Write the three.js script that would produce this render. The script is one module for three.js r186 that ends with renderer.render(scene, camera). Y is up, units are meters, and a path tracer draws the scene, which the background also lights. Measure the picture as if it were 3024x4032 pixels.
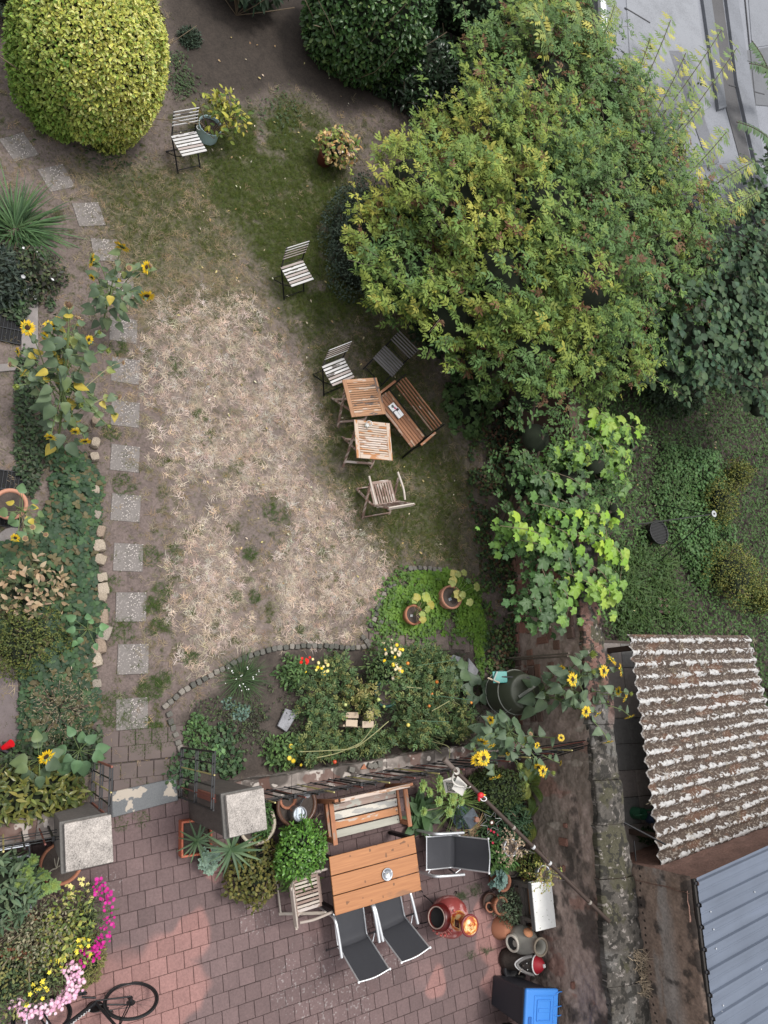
import * as THREE from 'three';
import { RoundedBoxGeometry } from 'three/addons/geometries/RoundedBoxGeometry.js';
import { mergeGeometries } from 'three/addons/utils/BufferGeometryUtils.js';

// ---------------------------------------------------------------- camera, sky, sun, exposure
const scene = new THREE.Scene();
const EYE = 11.3, LENS = 2900, NADIR = [0, 2850];            // height of the window, focal length and plumb point in photo pixels
const CD = new THREE.Vector3(NADIR[0] - 1512, NADIR[1] - 2016, LENS).normalize();
const CX = new THREE.Vector3(1, 0, 0).addScaledVector(CD, -CD.x).normalize();
const CY = CD.clone().negate(), CZ = new THREE.Vector3().crossVectors(CX, CY);
const camera = new THREE.PerspectiveCamera(2 * Math.atan(2016 / LENS) * 180 / Math.PI, 0.75, 0.1, 400);
camera.position.set(0, EYE, 0);
camera.quaternion.setFromRotationMatrix(new THREE.Matrix4().makeBasis(
  new THREE.Vector3(CX.x, CY.x, CZ.x), new THREE.Vector3(-CX.y, -CY.y, -CZ.y), new THREE.Vector3(-CX.z, -CY.z, -CZ.z)));
scene.add(camera);
const SUN = new THREE.Vector3(0.2, 1, -0.22).normalize();
{
  const w = 128, h = 64, d = new Float32Array(w * h * 4), v = new THREE.Vector3();
  for (let j = 0; j < h; j++) for (let i = 0; i < w; i++) {
    const el = ((j + 0.5) / h - 0.5) * Math.PI, az = ((i + 0.5) / w - 0.5) * 2 * Math.PI;
    v.set(Math.cos(el) * Math.cos(az), Math.sin(el), Math.cos(el) * Math.sin(az));
    const up = Math.max(0, v.y), k = 0.44 * (0.42 + 0.95 * up) + 0.85 * Math.pow(Math.max(0, v.dot(SUN)), 3), o = (j * w + i) * 4;
    d[o] = k * 0.99; d[o + 1] = k; d[o + 2] = k * 1.03; d[o + 3] = 1;
  }
  const sky = new THREE.DataTexture(d, w, h, THREE.RGBAFormat, THREE.FloatType);
  sky.mapping = THREE.EquirectangularReflectionMapping; sky.minFilter = sky.magFilter = THREE.LinearFilter; sky.needsUpdate = true;
  scene.background = sky; scene.environment = sky;
}
const sun = new THREE.DirectionalLight(new THREE.Color().setRGB(1, 0.96, 0.9), 1.5);
sun.position.copy(SUN).multiplyScalar(40); sun.castShadow = true; sun.shadow.radius = 24;
sun.shadow.mapSize.set(2048, 2048);
Object.assign(sun.shadow.camera, { left: -25, right: 25, top: 25, bottom: -25, near: 1, far: 90 });
scene.add(sun, sun.target);
const renderer = new THREE.WebGLRenderer({ antialias: true });
renderer.toneMapping = THREE.LinearToneMapping; renderer.toneMappingExposure = 1.5;
renderer.shadowMap.enabled = true;

// ---------------------------------------------------------------- helpers
let seed = 7;
function rnd() { seed = (seed + 0x6D2B79F5) | 0; let t = Math.imul(seed ^ (seed >>> 15), 1 | seed); t = (t + Math.imul(t ^ (t >>> 7), 61 | t)) ^ t; return ((t ^ (t >>> 14)) >>> 0) / 4294967296; }
const R = (a, b) => a + (b - a) * rnd(), RI = n => Math.floor(rnd() * n), pick = a => a[RI(a.length)];
const G1 = () => (rnd() + rnd() + rnd() - 1.5) * 1.15;
const V = (x, y, z) => new THREE.Vector3(x, y, z);
const clamp = (x, a = 0, b = 1) => Math.min(b, Math.max(a, x)), lerp = (a, b, t) => a + (b - a) * t;
const sst = (a, b, x) => { const t = clamp((x - a) / (b - a)); return t * t * (3 - 2 * t); };
const mix3 = (a, b, t) => [lerp(a[0], b[0], t), lerp(a[1], b[1], t), lerp(a[2], b[2], t)];
const rad = d => d * Math.PI / 180;
// where the line of sight through a point of the survey photo meets the height h
function g(px, py, h = 0) {
  const x = px - 1512, y = py - 2016, z = LENS, wy = CY.x * x + CY.y * y + CY.z * z, t = (h - EYE) / wy;
  return V((CX.x * x + CX.y * y + CX.z * z) * t, h, (CZ.x * x + CZ.y * y + CZ.z * z) * t);
}
function toPx(x, y, z) {
  const q = [x, y - EYE, z], c = ['x', 'y', 'z'].map(k => CX[k] * q[0] + CY[k] * q[1] + CZ[k] * q[2]);
  return [c[0] / c[2] * LENS + 1512, c[1] / c[2] * LENS + 2016];
}
function h2(i, j, s) { let n = Math.imul(i, 374761393) + Math.imul(j, 668265263) + Math.imul(s, 1442695041); n = Math.imul(n ^ (n >>> 13), 1274126177); return ((n ^ (n >>> 16)) >>> 0) / 4294967296; }
function vn(x, y, s = 0, per = 0) {
  const i = Math.floor(x), j = Math.floor(y); let u = x - i, v = y - j; u = u * u * (3 - 2 * u); v = v * v * (3 - 2 * v);
  const m = per ? (k => ((k % per) + per) % per) : (k => k), a = m(i), b = m(i + 1), c = m(j), d = m(j + 1);
  return lerp(lerp(h2(a, c, s), h2(b, c, s), u), lerp(h2(a, d, s), h2(b, d, s), u), v);
}
function fbm(x, y, s = 0, oct = 4, per = 0) { let a = 0.5, t = 0, n = 0; for (let o = 0; o < oct; o++) { t += a * vn(x, y, s + o, per); n += a; x *= 2; y *= 2; per *= 2; a *= 0.55; } return t / n; }
const enc = x => { x = clamp(x); return Math.round(255 * (x <= 0.0031308 ? 12.92 * x : 1.055 * Math.pow(x, 1 / 2.4) - 0.055)); };
function tex(w, h, fn, opt = {}) {
  const d = new Uint8Array(w * h * 4);
  for (let j = 0; j < h; j++) for (let i = 0; i < w; i++) {
    const c = fn((i + 0.5) / w, (j + 0.5) / h), o = (j * w + i) * 4, f = opt.data ? (x => Math.round(255 * clamp(x))) : enc;
    d[o] = f(c[0]); d[o + 1] = f(c[1]); d[o + 2] = f(c[2]); d[o + 3] = 255;
  }
  const t = new THREE.DataTexture(d, w, h); t.magFilter = THREE.LinearFilter; t.minFilter = THREE.LinearMipmapLinearFilter; t.generateMipmaps = true;
  t.wrapS = t.wrapT = opt.clamp ? THREE.ClampToEdgeWrapping : THREE.RepeatWrapping;
  if (!opt.data) t.colorSpace = THREE.SRGBColorSpace;
  if (opt.rep) t.repeat.set(...opt.rep);
  t.needsUpdate = true; return t;
}
const rgb = c => new THREE.Color().setRGB(c[0], c[1], c[2]);
function M(c, rough = 0.7, o = {}) {
  const phys = 'transmission' in o || 'clearcoat' in o || 'sheen' in o || 'specularIntensity' in o;
  return new (phys ? THREE.MeshPhysicalMaterial : THREE.MeshStandardMaterial)({ color: rgb(c), roughness: rough, side: THREE.DoubleSide, ...o });
}
// ---- objects
const names = new Map();
function numbered(n) { const k = names.get(n) || 0; names.set(n, k + 1); return k ? n + '_' + String(k).padStart(3, '0') : n; }
function tag(o, label, category, group, kind) {
  if (label) o.userData.label = label; if (category) o.userData.category = category;
  if (group) o.userData.group = group; if (kind) o.userData.kind = kind; return o;
}
function thing(name, label, category, p = [0, 0, 0], turn = 0, group) {
  const o = new THREE.Group(); o.name = numbered(name); scene.add(o);
  if (p.isVector3) o.position.copy(p); else o.position.set(...p); o.rotation.y = turn; return tag(o, label, category, group);
}
function obj(name, geo, mat, parent, label) {
  const m = new THREE.Mesh(Array.isArray(geo) ? merge(geo) : geo, mat); m.castShadow = m.receiveShadow = true;
  m.name = parent ? name : numbered(name); (parent || scene).add(m); if (label) m.userData.label = label; return m;
}
function struct(name, geo, mat) { const o = obj(name, geo, mat); o.userData.kind = 'structure'; return o; }
function merge(list) {
  const keys = ['position', 'normal', 'uv', 'color'].filter(k => list.every(q => q.attributes[k]));
  return mergeGeometries(list.map(q => { const n = q.index ? q.toNonIndexed() : q.clone(); for (const k of Object.keys(n.attributes)) if (!keys.includes(k)) n.deleteAttribute(k); return n; }));
}
function clone(src, label, p, turn) {
  const o = src.clone(); o.name = numbered(src.name.replace(/_\d{3}$/, '')); o.userData = { ...src.userData, label }; scene.add(o);
  if (p) o.position.set(p.x ?? p[0], p.y ?? p[1], p.z ?? p[2]); if (turn !== undefined) o.rotation.y = turn; return o;
}
// ---- geometry
const MX = new THREE.Matrix4();
const at = (geo, x, y, z, rx = 0, ry = 0, rz = 0) => geo.applyMatrix4(MX.makeRotationFromEuler(new THREE.Euler(rx, ry, rz)).setPosition(x, y, z));
const rbox = (w, h, d, r = 0.006, s = 1) => new RoundedBoxGeometry(w, h, d, s, Math.min(r, w / 2.1, h / 2.1, d / 2.1));
// a board or bar from a to b, w across and h thick, its top facing up as far as it can
function bar(a, b, w, h, r = 0.003, up = V(0, 1, 0)) {
  const d = b.clone().sub(a), L = d.length(); d.normalize();
  const x = V().crossVectors(up, d); if (x.lengthSq() < 1e-6) x.set(1, 0, 0); x.normalize(); const y = V().crossVectors(d, x);
  const q = rbox(w, h, L, r); q.applyMatrix4(MX.makeBasis(x, y, d).setPosition(a.clone().add(b).multiplyScalar(0.5))); return q;
}
function tube(pts, r, seg = 0, rs = 6, closed = false) {
  const c = new THREE.CatmullRomCurve3(pts.map(p => p.isVector3 ? p : V(...p)), closed, 'catmullrom', 0.5);
  return new THREE.TubeGeometry(c, seg || Math.max(2, (pts.length - 1) * 4), r, rs, closed);
}
function rod(a, b, r, r2 = r, rs = 8) { const d = b.clone().sub(a), L = d.length(); const q = new THREE.CylinderGeometry(r2, r, L, rs, 1); q.applyMatrix4(MX.makeRotationFromQuaternion(new THREE.Quaternion().setFromUnitVectors(V(0, 1, 0), d.normalize())).setPosition(a.clone().add(b).multiplyScalar(0.5))); return q; }
const lathe = (pts, seg = 28) => new THREE.LatheGeometry(pts.map(p => new THREE.Vector2(p[0], p[1])), seg);
const disc = (r, y, seg = 24) => at(new THREE.CircleGeometry(r, seg), 0, y, 0, -Math.PI / 2);
// slab with a bevelled top over a quadrilateral of (x, z) corners; uv in metres
function slab(q, y0, y1, bev = 0.008, jig = 0) {
  const cx = q.reduce((s, p) => s + p[0], 0) / q.length, cz = q.reduce((s, p) => s + p[1], 0) / q.length, n = q.length, pos = [], uv = [];
  const ring = (f, y, j = 0) => q.map(p => { const dx = p[0] - cx, dz = p[1] - cz, L = Math.hypot(dx, dz), k = Math.max(0.2, 1 - f * 1.4 / L); return [cx + dx * k, y + j * G1(), cz + dz * k]; });
  const a = ring(0, y0), b = ring(0, y1 - bev), c = ring(bev, y1, jig), tri = (...t) => t.forEach(p => { pos.push(...p); uv.push(p[0] + p[1] * 0.7, p[2] + p[1] * 0.3); });
  const flip = q.reduce((s, p, i) => { const r = q[(i + 1) % n]; return s + p[0] * r[1] - r[0] * p[1]; }, 0) > 0;
  const T = (p, r, s) => flip ? tri(p, s, r) : tri(p, r, s);
  for (let i = 0; i < n; i++) { const k = (i + 1) % n; T(a[i], a[k], b[k]); T(a[i], b[k], b[i]); T(b[i], b[k], c[k]); T(b[i], c[k], c[i]); }
  const top = [cx, y1 + jig * 0.5, cz]; for (let i = 0; i < n; i++) T(c[i], c[(i + 1) % n], top);
  const o = new THREE.BufferGeometry(); o.setAttribute('position', new THREE.Float32BufferAttribute(pos, 3)); o.setAttribute('uv', new THREE.Float32BufferAttribute(uv, 2)); o.computeVertexNormals(); return o;
}
const rect = (cx, cz, w, d, t = 0) => [[-1, -1], [1, -1], [1, 1], [-1, 1]].map(([a, b]) => { const x = a * w / 2, z = b * d / 2; return [cx + x * Math.cos(t) + z * Math.sin(t), cz - x * Math.sin(t) + z * Math.cos(t)]; });
function sheet(poly, y, uvs = 1) {            // flat ground sheet over a polygon of [x, z]
  const s = new THREE.ShapeGeometry(new THREE.Shape(poly.map(p => new THREE.Vector2(p[0], -p[1])))); s.rotateX(-Math.PI / 2); s.translate(0, y, 0);
  const p = s.attributes.position, uv = s.attributes.uv; for (let i = 0; i < p.count; i++) uv.setXY(i, p.getX(i) * uvs, p.getZ(i) * uvs); return s;
}
function setUV(geo, f) { const p = geo.attributes.position, u = []; for (let i = 0; i < p.count; i++) u.push(...f(p.getX(i), p.getY(i), p.getZ(i))); geo.setAttribute('uv', new THREE.Float32BufferAttribute(u, 2)); return geo; }
const G = pts => pts.map(p => { const q = g(p[0], p[1], p[2] || 0); return [q.x, q.z]; });   // outline on the ground
function inside(x, z, poly) { let c = false; for (let i = 0, j = poly.length - 1; i < poly.length; j = i++) { const a = poly[i], b = poly[j]; if ((a[1] > z) !== (b[1] > z) && x < (b[0] - a[0]) * (z - a[1]) / (b[1] - a[1]) + a[0]) c = !c; } return c; }
function sdist(x, z, poly) {                  // > 0 inside
  let d = 1e9; for (let i = 0, j = poly.length - 1; i < poly.length; j = i++) { const a = poly[i], b = poly[j], ex = b[0] - a[0], ez = b[1] - a[1], t = clamp(((x - a[0]) * ex + (z - a[1]) * ez) / (ex * ex + ez * ez)); d = Math.min(d, Math.hypot(x - a[0] - t * ex, z - a[1] - t * ez)); }
  return inside(x, z, poly) ? d : -d;
}
function sample(poly) { let x0 = 1e9, x1 = -1e9, z0 = 1e9, z1 = -1e9; for (const p of poly) { x0 = Math.min(x0, p[0]); x1 = Math.max(x1, p[0]); z0 = Math.min(z0, p[1]); z1 = Math.max(z1, p[1]); } for (let k = 0; k < 200; k++) { const x = R(x0, x1), z = R(z0, z1); if (inside(x, z, poly)) return [x, z]; } return [(x0 + x1) / 2, (z0 + z1) / 2]; }

// ---- leaves: base at the origin, tip towards +z, upper side +y, length 1
function leafGeo(W, prof, o = {}) {
  const nL = o.n || 4, fold = o.fold ?? 0.25, curl = o.curl ?? 0.25, e = o.edge || [1, 1, 1], m = o.mid || [1, 1, 1], pos = [], col = [], idx = [];
  for (let i = 0; i <= nL; i++) {
    const t = i / nL, w = W / 2 * prof(t), y = -curl * t * t + (o.wave || 0) * Math.sin(t * 9);
    pos.push(-w, y + fold * w, t, 0, y, t, w, y + fold * w, t); col.push(...e, ...m, ...e);
    if (i) { const a = i * 3 - 3; idx.push(a, a + 3, a + 1, a + 1, a + 3, a + 4, a + 1, a + 4, a + 2, a + 2, a + 4, a + 5); }
  }
  return fin(pos, col, idx);
}
function fin(pos, col, idx) { const q = new THREE.BufferGeometry(); q.setAttribute('position', new THREE.Float32BufferAttribute(pos, 3)); q.setAttribute('color', new THREE.Float32BufferAttribute(col, 3)); q.setIndex(idx); q.computeVertexNormals(); return q; }
const OV = t => Math.pow(Math.sin(Math.PI * Math.pow(clamp(t, 0.01, 0.995), 0.8)), 0.75), OBO = t => Math.pow(Math.sin(Math.PI * Math.pow(clamp(t, 0.02, 0.99), 1.25)), 0.8), LAN = t => Math.sin(Math.PI * Math.pow(clamp(t, 0.03, 1), 0.7)), HEART = t => Math.pow(Math.sin(Math.PI * Math.pow(clamp(t * 0.97 + 0.03), 0.5)), 0.9), STRAP = t => Math.min(1, 0.7 + t) * Math.pow(1 - t * 0.98, 0.5);
function lobeGeo(lobes, depth, o = {}) {       // palmate leaf: stalk at the origin, tip +z
  const n = lobes * 6, pos = [0, 0, 0.3], col = [1.1, 1.1, 1.05], idx = [];
  for (let i = 0; i <= n; i++) {
    const a = (i / n - 0.5) * rad(o.span || 320), k = Math.abs(((i / n * lobes) % 1) - 0.5) * 2, tooth = (i % 2) * (o.tooth ?? 0.04);
    const r = (1 - depth * k - tooth) * (0.72 + 0.28 * Math.cos(a)) * 0.62, y = -(o.curl ?? 0.25) * r * r + (o.wave ?? 0.05) * Math.cos(i / n * lobes * 2 * Math.PI);
    pos.push(Math.sin(a) * r, y, 0.3 + Math.cos(a) * r); const c = 0.92 + 0.12 * (1 - k); col.push(c, c, c);
    if (i) idx.push(0, i + 1, i);
  }
  idx.push(0, 1, n + 1);
  return fin(pos, col, idx.reverse());
}
const TB = new THREE.Matrix4(), tx = V(), ty = V(), tz = V();
function frame(p, d, n, s, ws = 1) {            // matrix that lays a unit leaf at p, tip along d, upper side towards n
  tz.copy(d).normalize(); tx.crossVectors(n, tz); if (tx.lengthSq() < 1e-8) tx.set(1, 0, 0).cross(tz); tx.normalize(); ty.crossVectors(tz, tx);
  return TB.makeBasis(tx.clone().multiplyScalar(s * ws), ty.clone().multiplyScalar(s), tz.clone().multiplyScalar(s)).setPosition(p);
}
class Scatter {
  constructor(geo, mat) { this.geo = geo; this.mat = mat; this.m = []; this.c = []; }
  add(p, d, n, s, c, ws = 1) { frame(p, d, n, s, ws); for (let k = 0; k < 16; k++) this.m.push(TB.elements[k]); this.c.push(c[0], c[1], c[2]); }
  build(name, parent, label) {
    const n = this.m.length / 16; if (!n) return null;
    const I = new THREE.InstancedMesh(this.geo, this.mat, n); I.instanceMatrix.array.set(this.m); I.instanceColor = new THREE.InstancedBufferAttribute(new Float32Array(this.c), 3);
    I.name = parent ? name : numbered(name); I.castShadow = I.receiveShadow = true; I.userData.kind = 'stuff'; if (label) I.userData.label = label; (parent || scene).add(I); return I;
  }
}
const leafM = M([1, 1, 1], 0.5, { vertexColors: true, specularIntensity: 0.35 }), leafGloss = M([1, 1, 1], 0.3, { vertexColors: true, specularIntensity: 0.7 }), leafThin = M([1, 1, 1], 0.6, { vertexColors: true, transmission: 0.3, thickness: 0 });
const L_OVAL = leafGeo(0.5, OV, { n: 4 }), L_ROUND = leafGeo(0.8, OV, { n: 4, fold: 0.15 }), L_LANCE = leafGeo(0.28, LAN, { n: 4 }), L_STRAP = leafGeo(0.06, STRAP, { n: 5, curl: 0.45, fold: 0.5 }), L_BLADE = leafGeo(0.045, STRAP, { n: 3, curl: 0.5, fold: 0.4 }),
  L_OBO = leafGeo(0.5, OBO, { n: 4, fold: 0.3, curl: 0.15 }), L_HEART = leafGeo(0.82, HEART, { n: 6, fold: 0.18, curl: 0.35, wave: 0.02, mid: [1.25, 1.2, 1.15] }), L_VAR = leafGeo(0.55, OV, { n: 3, fold: 0.3, curl: 0.2, edge: [1.3, 1.2, 1.05], mid: [0.5, 0.72, 0.6] }), L_MAPLE = lobeGeo(5, 0.3), L_SQUASH = lobeGeo(5, 0.16, { span: 345, tooth: 0.03 }), L_IVY = lobeGeo(3, 0.3, { tooth: 0, span: 290 });
function pinnate(pairs, W = 0.3, len = 0.42) { // compound leaf, folded into one geometry
  const one = leafGeo(W, LAN, { n: 3, fold: 0.25, curl: 0.3, edge: [1.06, 1.06, 0.96] }), list = [];
  for (let i = 0; i < pairs; i++) for (const s of [-1, 1]) { const q = one.clone(); q.scale(len, len, len); q.rotateY(s * rad(62 - i * 6)); q.translate(0, -0.1 * (i / pairs) ** 2, 0.22 + 0.5 * i / pairs); list.push(q); }
  const e = one.clone(); e.scale(len * 1.1, len * 1.1, len * 1.1); e.translate(0, -0.1, 0.72); list.push(e); return mergeGeometries(list);
}
const L_PIN3 = (() => { const l = []; for (let i = 0; i < 6; i++) { const q = leafGeo(0.46, OV, { n: 3, fold: .3, curl: .3, edge: [1.08, 1.08, .95] }); const s = R(.4, .62); q.scale(s, s, s); q.rotateX(R(-.5, .3)); q.rotateY(R(-1.9, 1.9)); q.translate(R(-.1, .1), R(-.1, .1), R(0, .5)); l.push(q); } return mergeGeometries(l); })(), L_PIN = pinnate(3, 0.4, 0.4), L_PIN2 = pinnate(2, 0.46, 0.46);
const jitter = (c, k) => { const f = 1 + k * G1(); return [c[0] * f * (1 + k * 0.4 * G1()), c[1] * f, c[2] * f * (1 + k * 0.4 * G1())]; };
const onSphere = () => { const z = R(-1, 1), a = R(0, 2 * Math.PI), r = Math.sqrt(1 - z * z); return V(r * Math.cos(a), z, r * Math.sin(a)); };
// ---------------------------------------------------------------- the setting: ground, lawn, paths
const grain = tex(512, 512, (u, v) => { const k = 0.75 + 0.5 * fbm(u * 24, v * 24, 3, 5, 24); return [k * 0.8, k * 0.8, k * 0.8]; });
const soilT = tex(1024, 1024, (u, v) => {
  const a = fbm(u * 6, v * 6, 11, 5, 6), b = vn(u * 220, v * 220, 17, 220), c = vn(u * 90, v * 90, 19, 90), k = 0.6 + 0.55 * a + 0.35 * (b - 0.5) + 0.25 * (c - 0.5);
  const s = b > 0.965 ? 2.4 : 1; return [0.082 * k * s, 0.064 * k * s, 0.054 * k * s];
}, { rep: [0.4, 0.4] });
const soilM = M([1, 1, 1], 0.95, { map: soilT, bumpMap: soilT, bumpScale: 0.02 });
const GY = 0;                                   // ground level
struct('ground', sheet([[-80, -100], [120, -100], [120, 60], [-80, 60]], -0.03), M([1, 1, 1], 0.95, { map: soilT }));

// how the lawn grows: outlines read off the photograph
const Z_STRAW = G([[690, 1180], [900, 1180], [1060, 1320], [1210, 1560], [1260, 1800], [1400, 2060], [1540, 2260], [1500, 2420], [1420, 2500], [1150, 2570], [880, 2610], [760, 2620], [720, 2350], [730, 2000], [640, 1700], [610, 1400]]),
  Z_TAN = G([[330, 660], [760, 640], [880, 800], [900, 1000], [1000, 1250], [620, 1350], [420, 1000]]),
  Z_TAN2 = G([[930, 680], [1260, 700], [1280, 900], [1060, 900]]),
  Z_GREEN = G([[800, 400], [1200, 380], [1400, 560], [1360, 800], [1420, 1000], [1480, 1280], [1240, 1350], [1110, 1180], [1020, 1060], [830, 900], [760, 640]]),
  Z_DULL = G([[1240, 1340], [1560, 1240], [1800, 1700], [1880, 2250], [1560, 2260], [1420, 2060], [1290, 1820], [1250, 1560]]),
  Z_BARE = G([[400, 900], [520, 1150], [640, 1500], [700, 1900], [720, 2350], [760, 2640], [870, 2640], [800, 2880], [410, 2900], [420, 1800], [440, 1300], [330, 960]]),
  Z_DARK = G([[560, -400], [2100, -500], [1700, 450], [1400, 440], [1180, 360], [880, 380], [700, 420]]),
  Z_BED = G([[1290, 2560], [980, 2600], [800, 2720], [700, 2810], [700, 3030], [1000, 3090], [1860, 2960], [1880, 2570]]);
function lawn(x, z) {
  const wx = x + 0.7 * (fbm(x * 1.1, z * 1.1, 31, 3) - 0.5), wz = z + 0.7 * (fbm(x * 1.1 + 9, z * 1.1, 37, 3) - 0.5), f = (P, w) => sst(-w, w, sdist(wx, wz, P));
  const p = fbm(x * 2.3, z * 2.3, 41, 4), q = fbm(x * 5, z * 5, 47, 3);
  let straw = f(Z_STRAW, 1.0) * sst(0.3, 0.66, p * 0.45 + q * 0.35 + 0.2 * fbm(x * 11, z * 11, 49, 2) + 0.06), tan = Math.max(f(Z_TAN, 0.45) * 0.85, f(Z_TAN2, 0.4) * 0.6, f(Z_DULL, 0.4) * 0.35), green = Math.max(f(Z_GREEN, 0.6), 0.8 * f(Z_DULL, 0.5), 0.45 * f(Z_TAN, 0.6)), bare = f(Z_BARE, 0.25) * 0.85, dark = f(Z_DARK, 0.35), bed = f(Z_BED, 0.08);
  green = Math.max(green * sst(0.12, 0.42, p), sst(0.66, 0.74, q) * 0.5 * (1 - dark), sst(0.62, 0.7, vn(x * 1.6, z * 1.6, 51)) * 0.65 * f(Z_TAN, 0.5));
  if (bed > 0.5) { straw = tan = green = bare = 0; }
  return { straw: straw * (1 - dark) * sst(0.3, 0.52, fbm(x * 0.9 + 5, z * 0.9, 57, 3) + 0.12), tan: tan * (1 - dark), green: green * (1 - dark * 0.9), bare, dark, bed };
}
function lawnColor(x, z) {
  const L = lawn(x, z); let c = [0.165, 0.13, 0.115];
  c = mix3(c, [0.165, 0.132, 0.098], L.tan * 0.8); c = mix3(c, [0.29, 0.225, 0.185], L.straw * 0.7); c = mix3(c, [0.055, 0.066, 0.018], L.green * 0.85); c = mix3(c, [0.15, 0.113, 0.103], L.bare * (1 - L.straw) * 0.8);
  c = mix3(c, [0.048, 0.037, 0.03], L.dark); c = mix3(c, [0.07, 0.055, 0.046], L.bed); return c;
}
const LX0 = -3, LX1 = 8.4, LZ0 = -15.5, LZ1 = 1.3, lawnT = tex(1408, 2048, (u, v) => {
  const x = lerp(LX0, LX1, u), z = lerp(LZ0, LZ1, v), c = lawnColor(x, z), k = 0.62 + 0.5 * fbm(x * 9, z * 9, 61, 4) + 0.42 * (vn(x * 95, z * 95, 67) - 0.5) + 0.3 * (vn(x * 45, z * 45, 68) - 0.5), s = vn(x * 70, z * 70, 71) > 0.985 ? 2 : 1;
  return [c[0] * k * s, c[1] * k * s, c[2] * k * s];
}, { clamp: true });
const lawnG = new THREE.PlaneGeometry(LX1 - LX0, LZ1 - LZ0, 90, 130); lawnG.rotateX(-Math.PI / 2); lawnG.translate((LX0 + LX1) / 2, 0, (LZ0 + LZ1) / 2);
{ const p = lawnG.attributes.position; for (let i = 0; i < p.count; i++) p.setY(i, -0.012 + 0.022 * fbm(p.getX(i) * 1.2, p.getZ(i) * 1.2, 5, 3)); lawnG.computeVertexNormals(); }
setUV(lawnG, (x, y, z) => [(x - LX0) / (LX1 - LX0), (z - LZ0) / (LZ1 - LZ0)]);
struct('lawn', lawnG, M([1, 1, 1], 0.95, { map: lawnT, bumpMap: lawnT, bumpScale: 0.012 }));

// grass: green tufts and bleached straw, real blades
function tuftGeo(nb, spread, W, curl) { const l = []; for (let i = 0; i < nb; i++) { const q = leafGeo(W, STRAP, { n: 2, curl: curl * (0.6 + 0.8 * rnd()), fold: 0.3 }); q.rotateX(-rad(R(20, 80))); const s = R(0.6, 1.1); q.scale(s, s, s); q.rotateY(R(0, 6.28)); q.translate(R(-spread, spread), 0, R(-spread, spread)); l.push(q); } return mergeGeometries(l); }
const TUFTS = [0, 1, 2].map(() => tuftGeo(9, 0.35, 0.07, 0.5)), MATS = [0, 1, 2].map(() => { const l = []; for (let i = 0; i < 9; i++) { const q = leafGeo(0.075, STRAP, { n: 3, curl: R(-0.25, 0.25), fold: 0.2 }); q.rotateX(-rad(R(-3, 24))); q.rotateY(R(0, 6.28)); const s = R(0.6, 1.3); q.scale(s, s, s); q.translate(R(-0.6, 0.6), R(0.02, 0.15), R(-0.6, 0.6)); l.push(q); } return mergeGeometries(l); });
const blade = M([1, 1, 1], 0.7, { vertexColors: true, specularIntensity: 0.2 });
{
  const gs = TUFTS.map(t => new Scatter(t, blade)), ss = MATS.map(t => new Scatter(t, blade)), UP = V(0, 1, 0);
  for (let i = 0; i < 190000; i++) {
    const x = R(-1.6, 8.4), z = R(-14, 1.1), px = toPx(x, 0, z); if (px[0] < -40 || px[0] > 3060 || px[1] < -60) continue;
    const L = lawn(x, z), r = rnd(), p = V(x, 0.003, z), d = V(R(-1, 1), 0, R(-1, 1)); if (L.bed > 0.4) continue;
    if (r < L.green * 0.75 + 0.15 * (1 - L.dark) * (1 - L.bare * .6)) gs[i % 3].add(p, d, V(R(-0.2, 0.2), 1, R(-0.2, 0.2)), R(0.025, 0.06) * (0.7 + 0.6 * L.green), jitter(mix3([0.07, 0.105, 0.022], [0.14, 0.13, 0.045], rnd() * (1 - L.green * 0.6)), 0.3));
    else if (rnd() < L.straw * 0.46 + L.tan * 0.3 + 0.04 * (1 - L.bare) * (1 - L.dark)) ss[i % 3].add(p, d, UP, R(0.035, 0.1), jitter(L.straw > 0.3 ? pick([[0.6, 0.5, 0.41], [0.36, 0.285, 0.22], [0.48, 0.385, 0.31]]) : [0.27, 0.215, 0.135], 0.35));
  }
  const G0 = thing('grass', 'short green and dull blades of grass growing over the lawn'); G0.userData.kind = 'stuff'; gs.forEach(s => s.build('blades', G0));
  const S0 = thing('dry_grass', 'bleached straw matted over the parched middle of the lawn'); S0.userData.kind = 'stuff'; ss.forEach(s => s.build('blades', S0));
}
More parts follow.
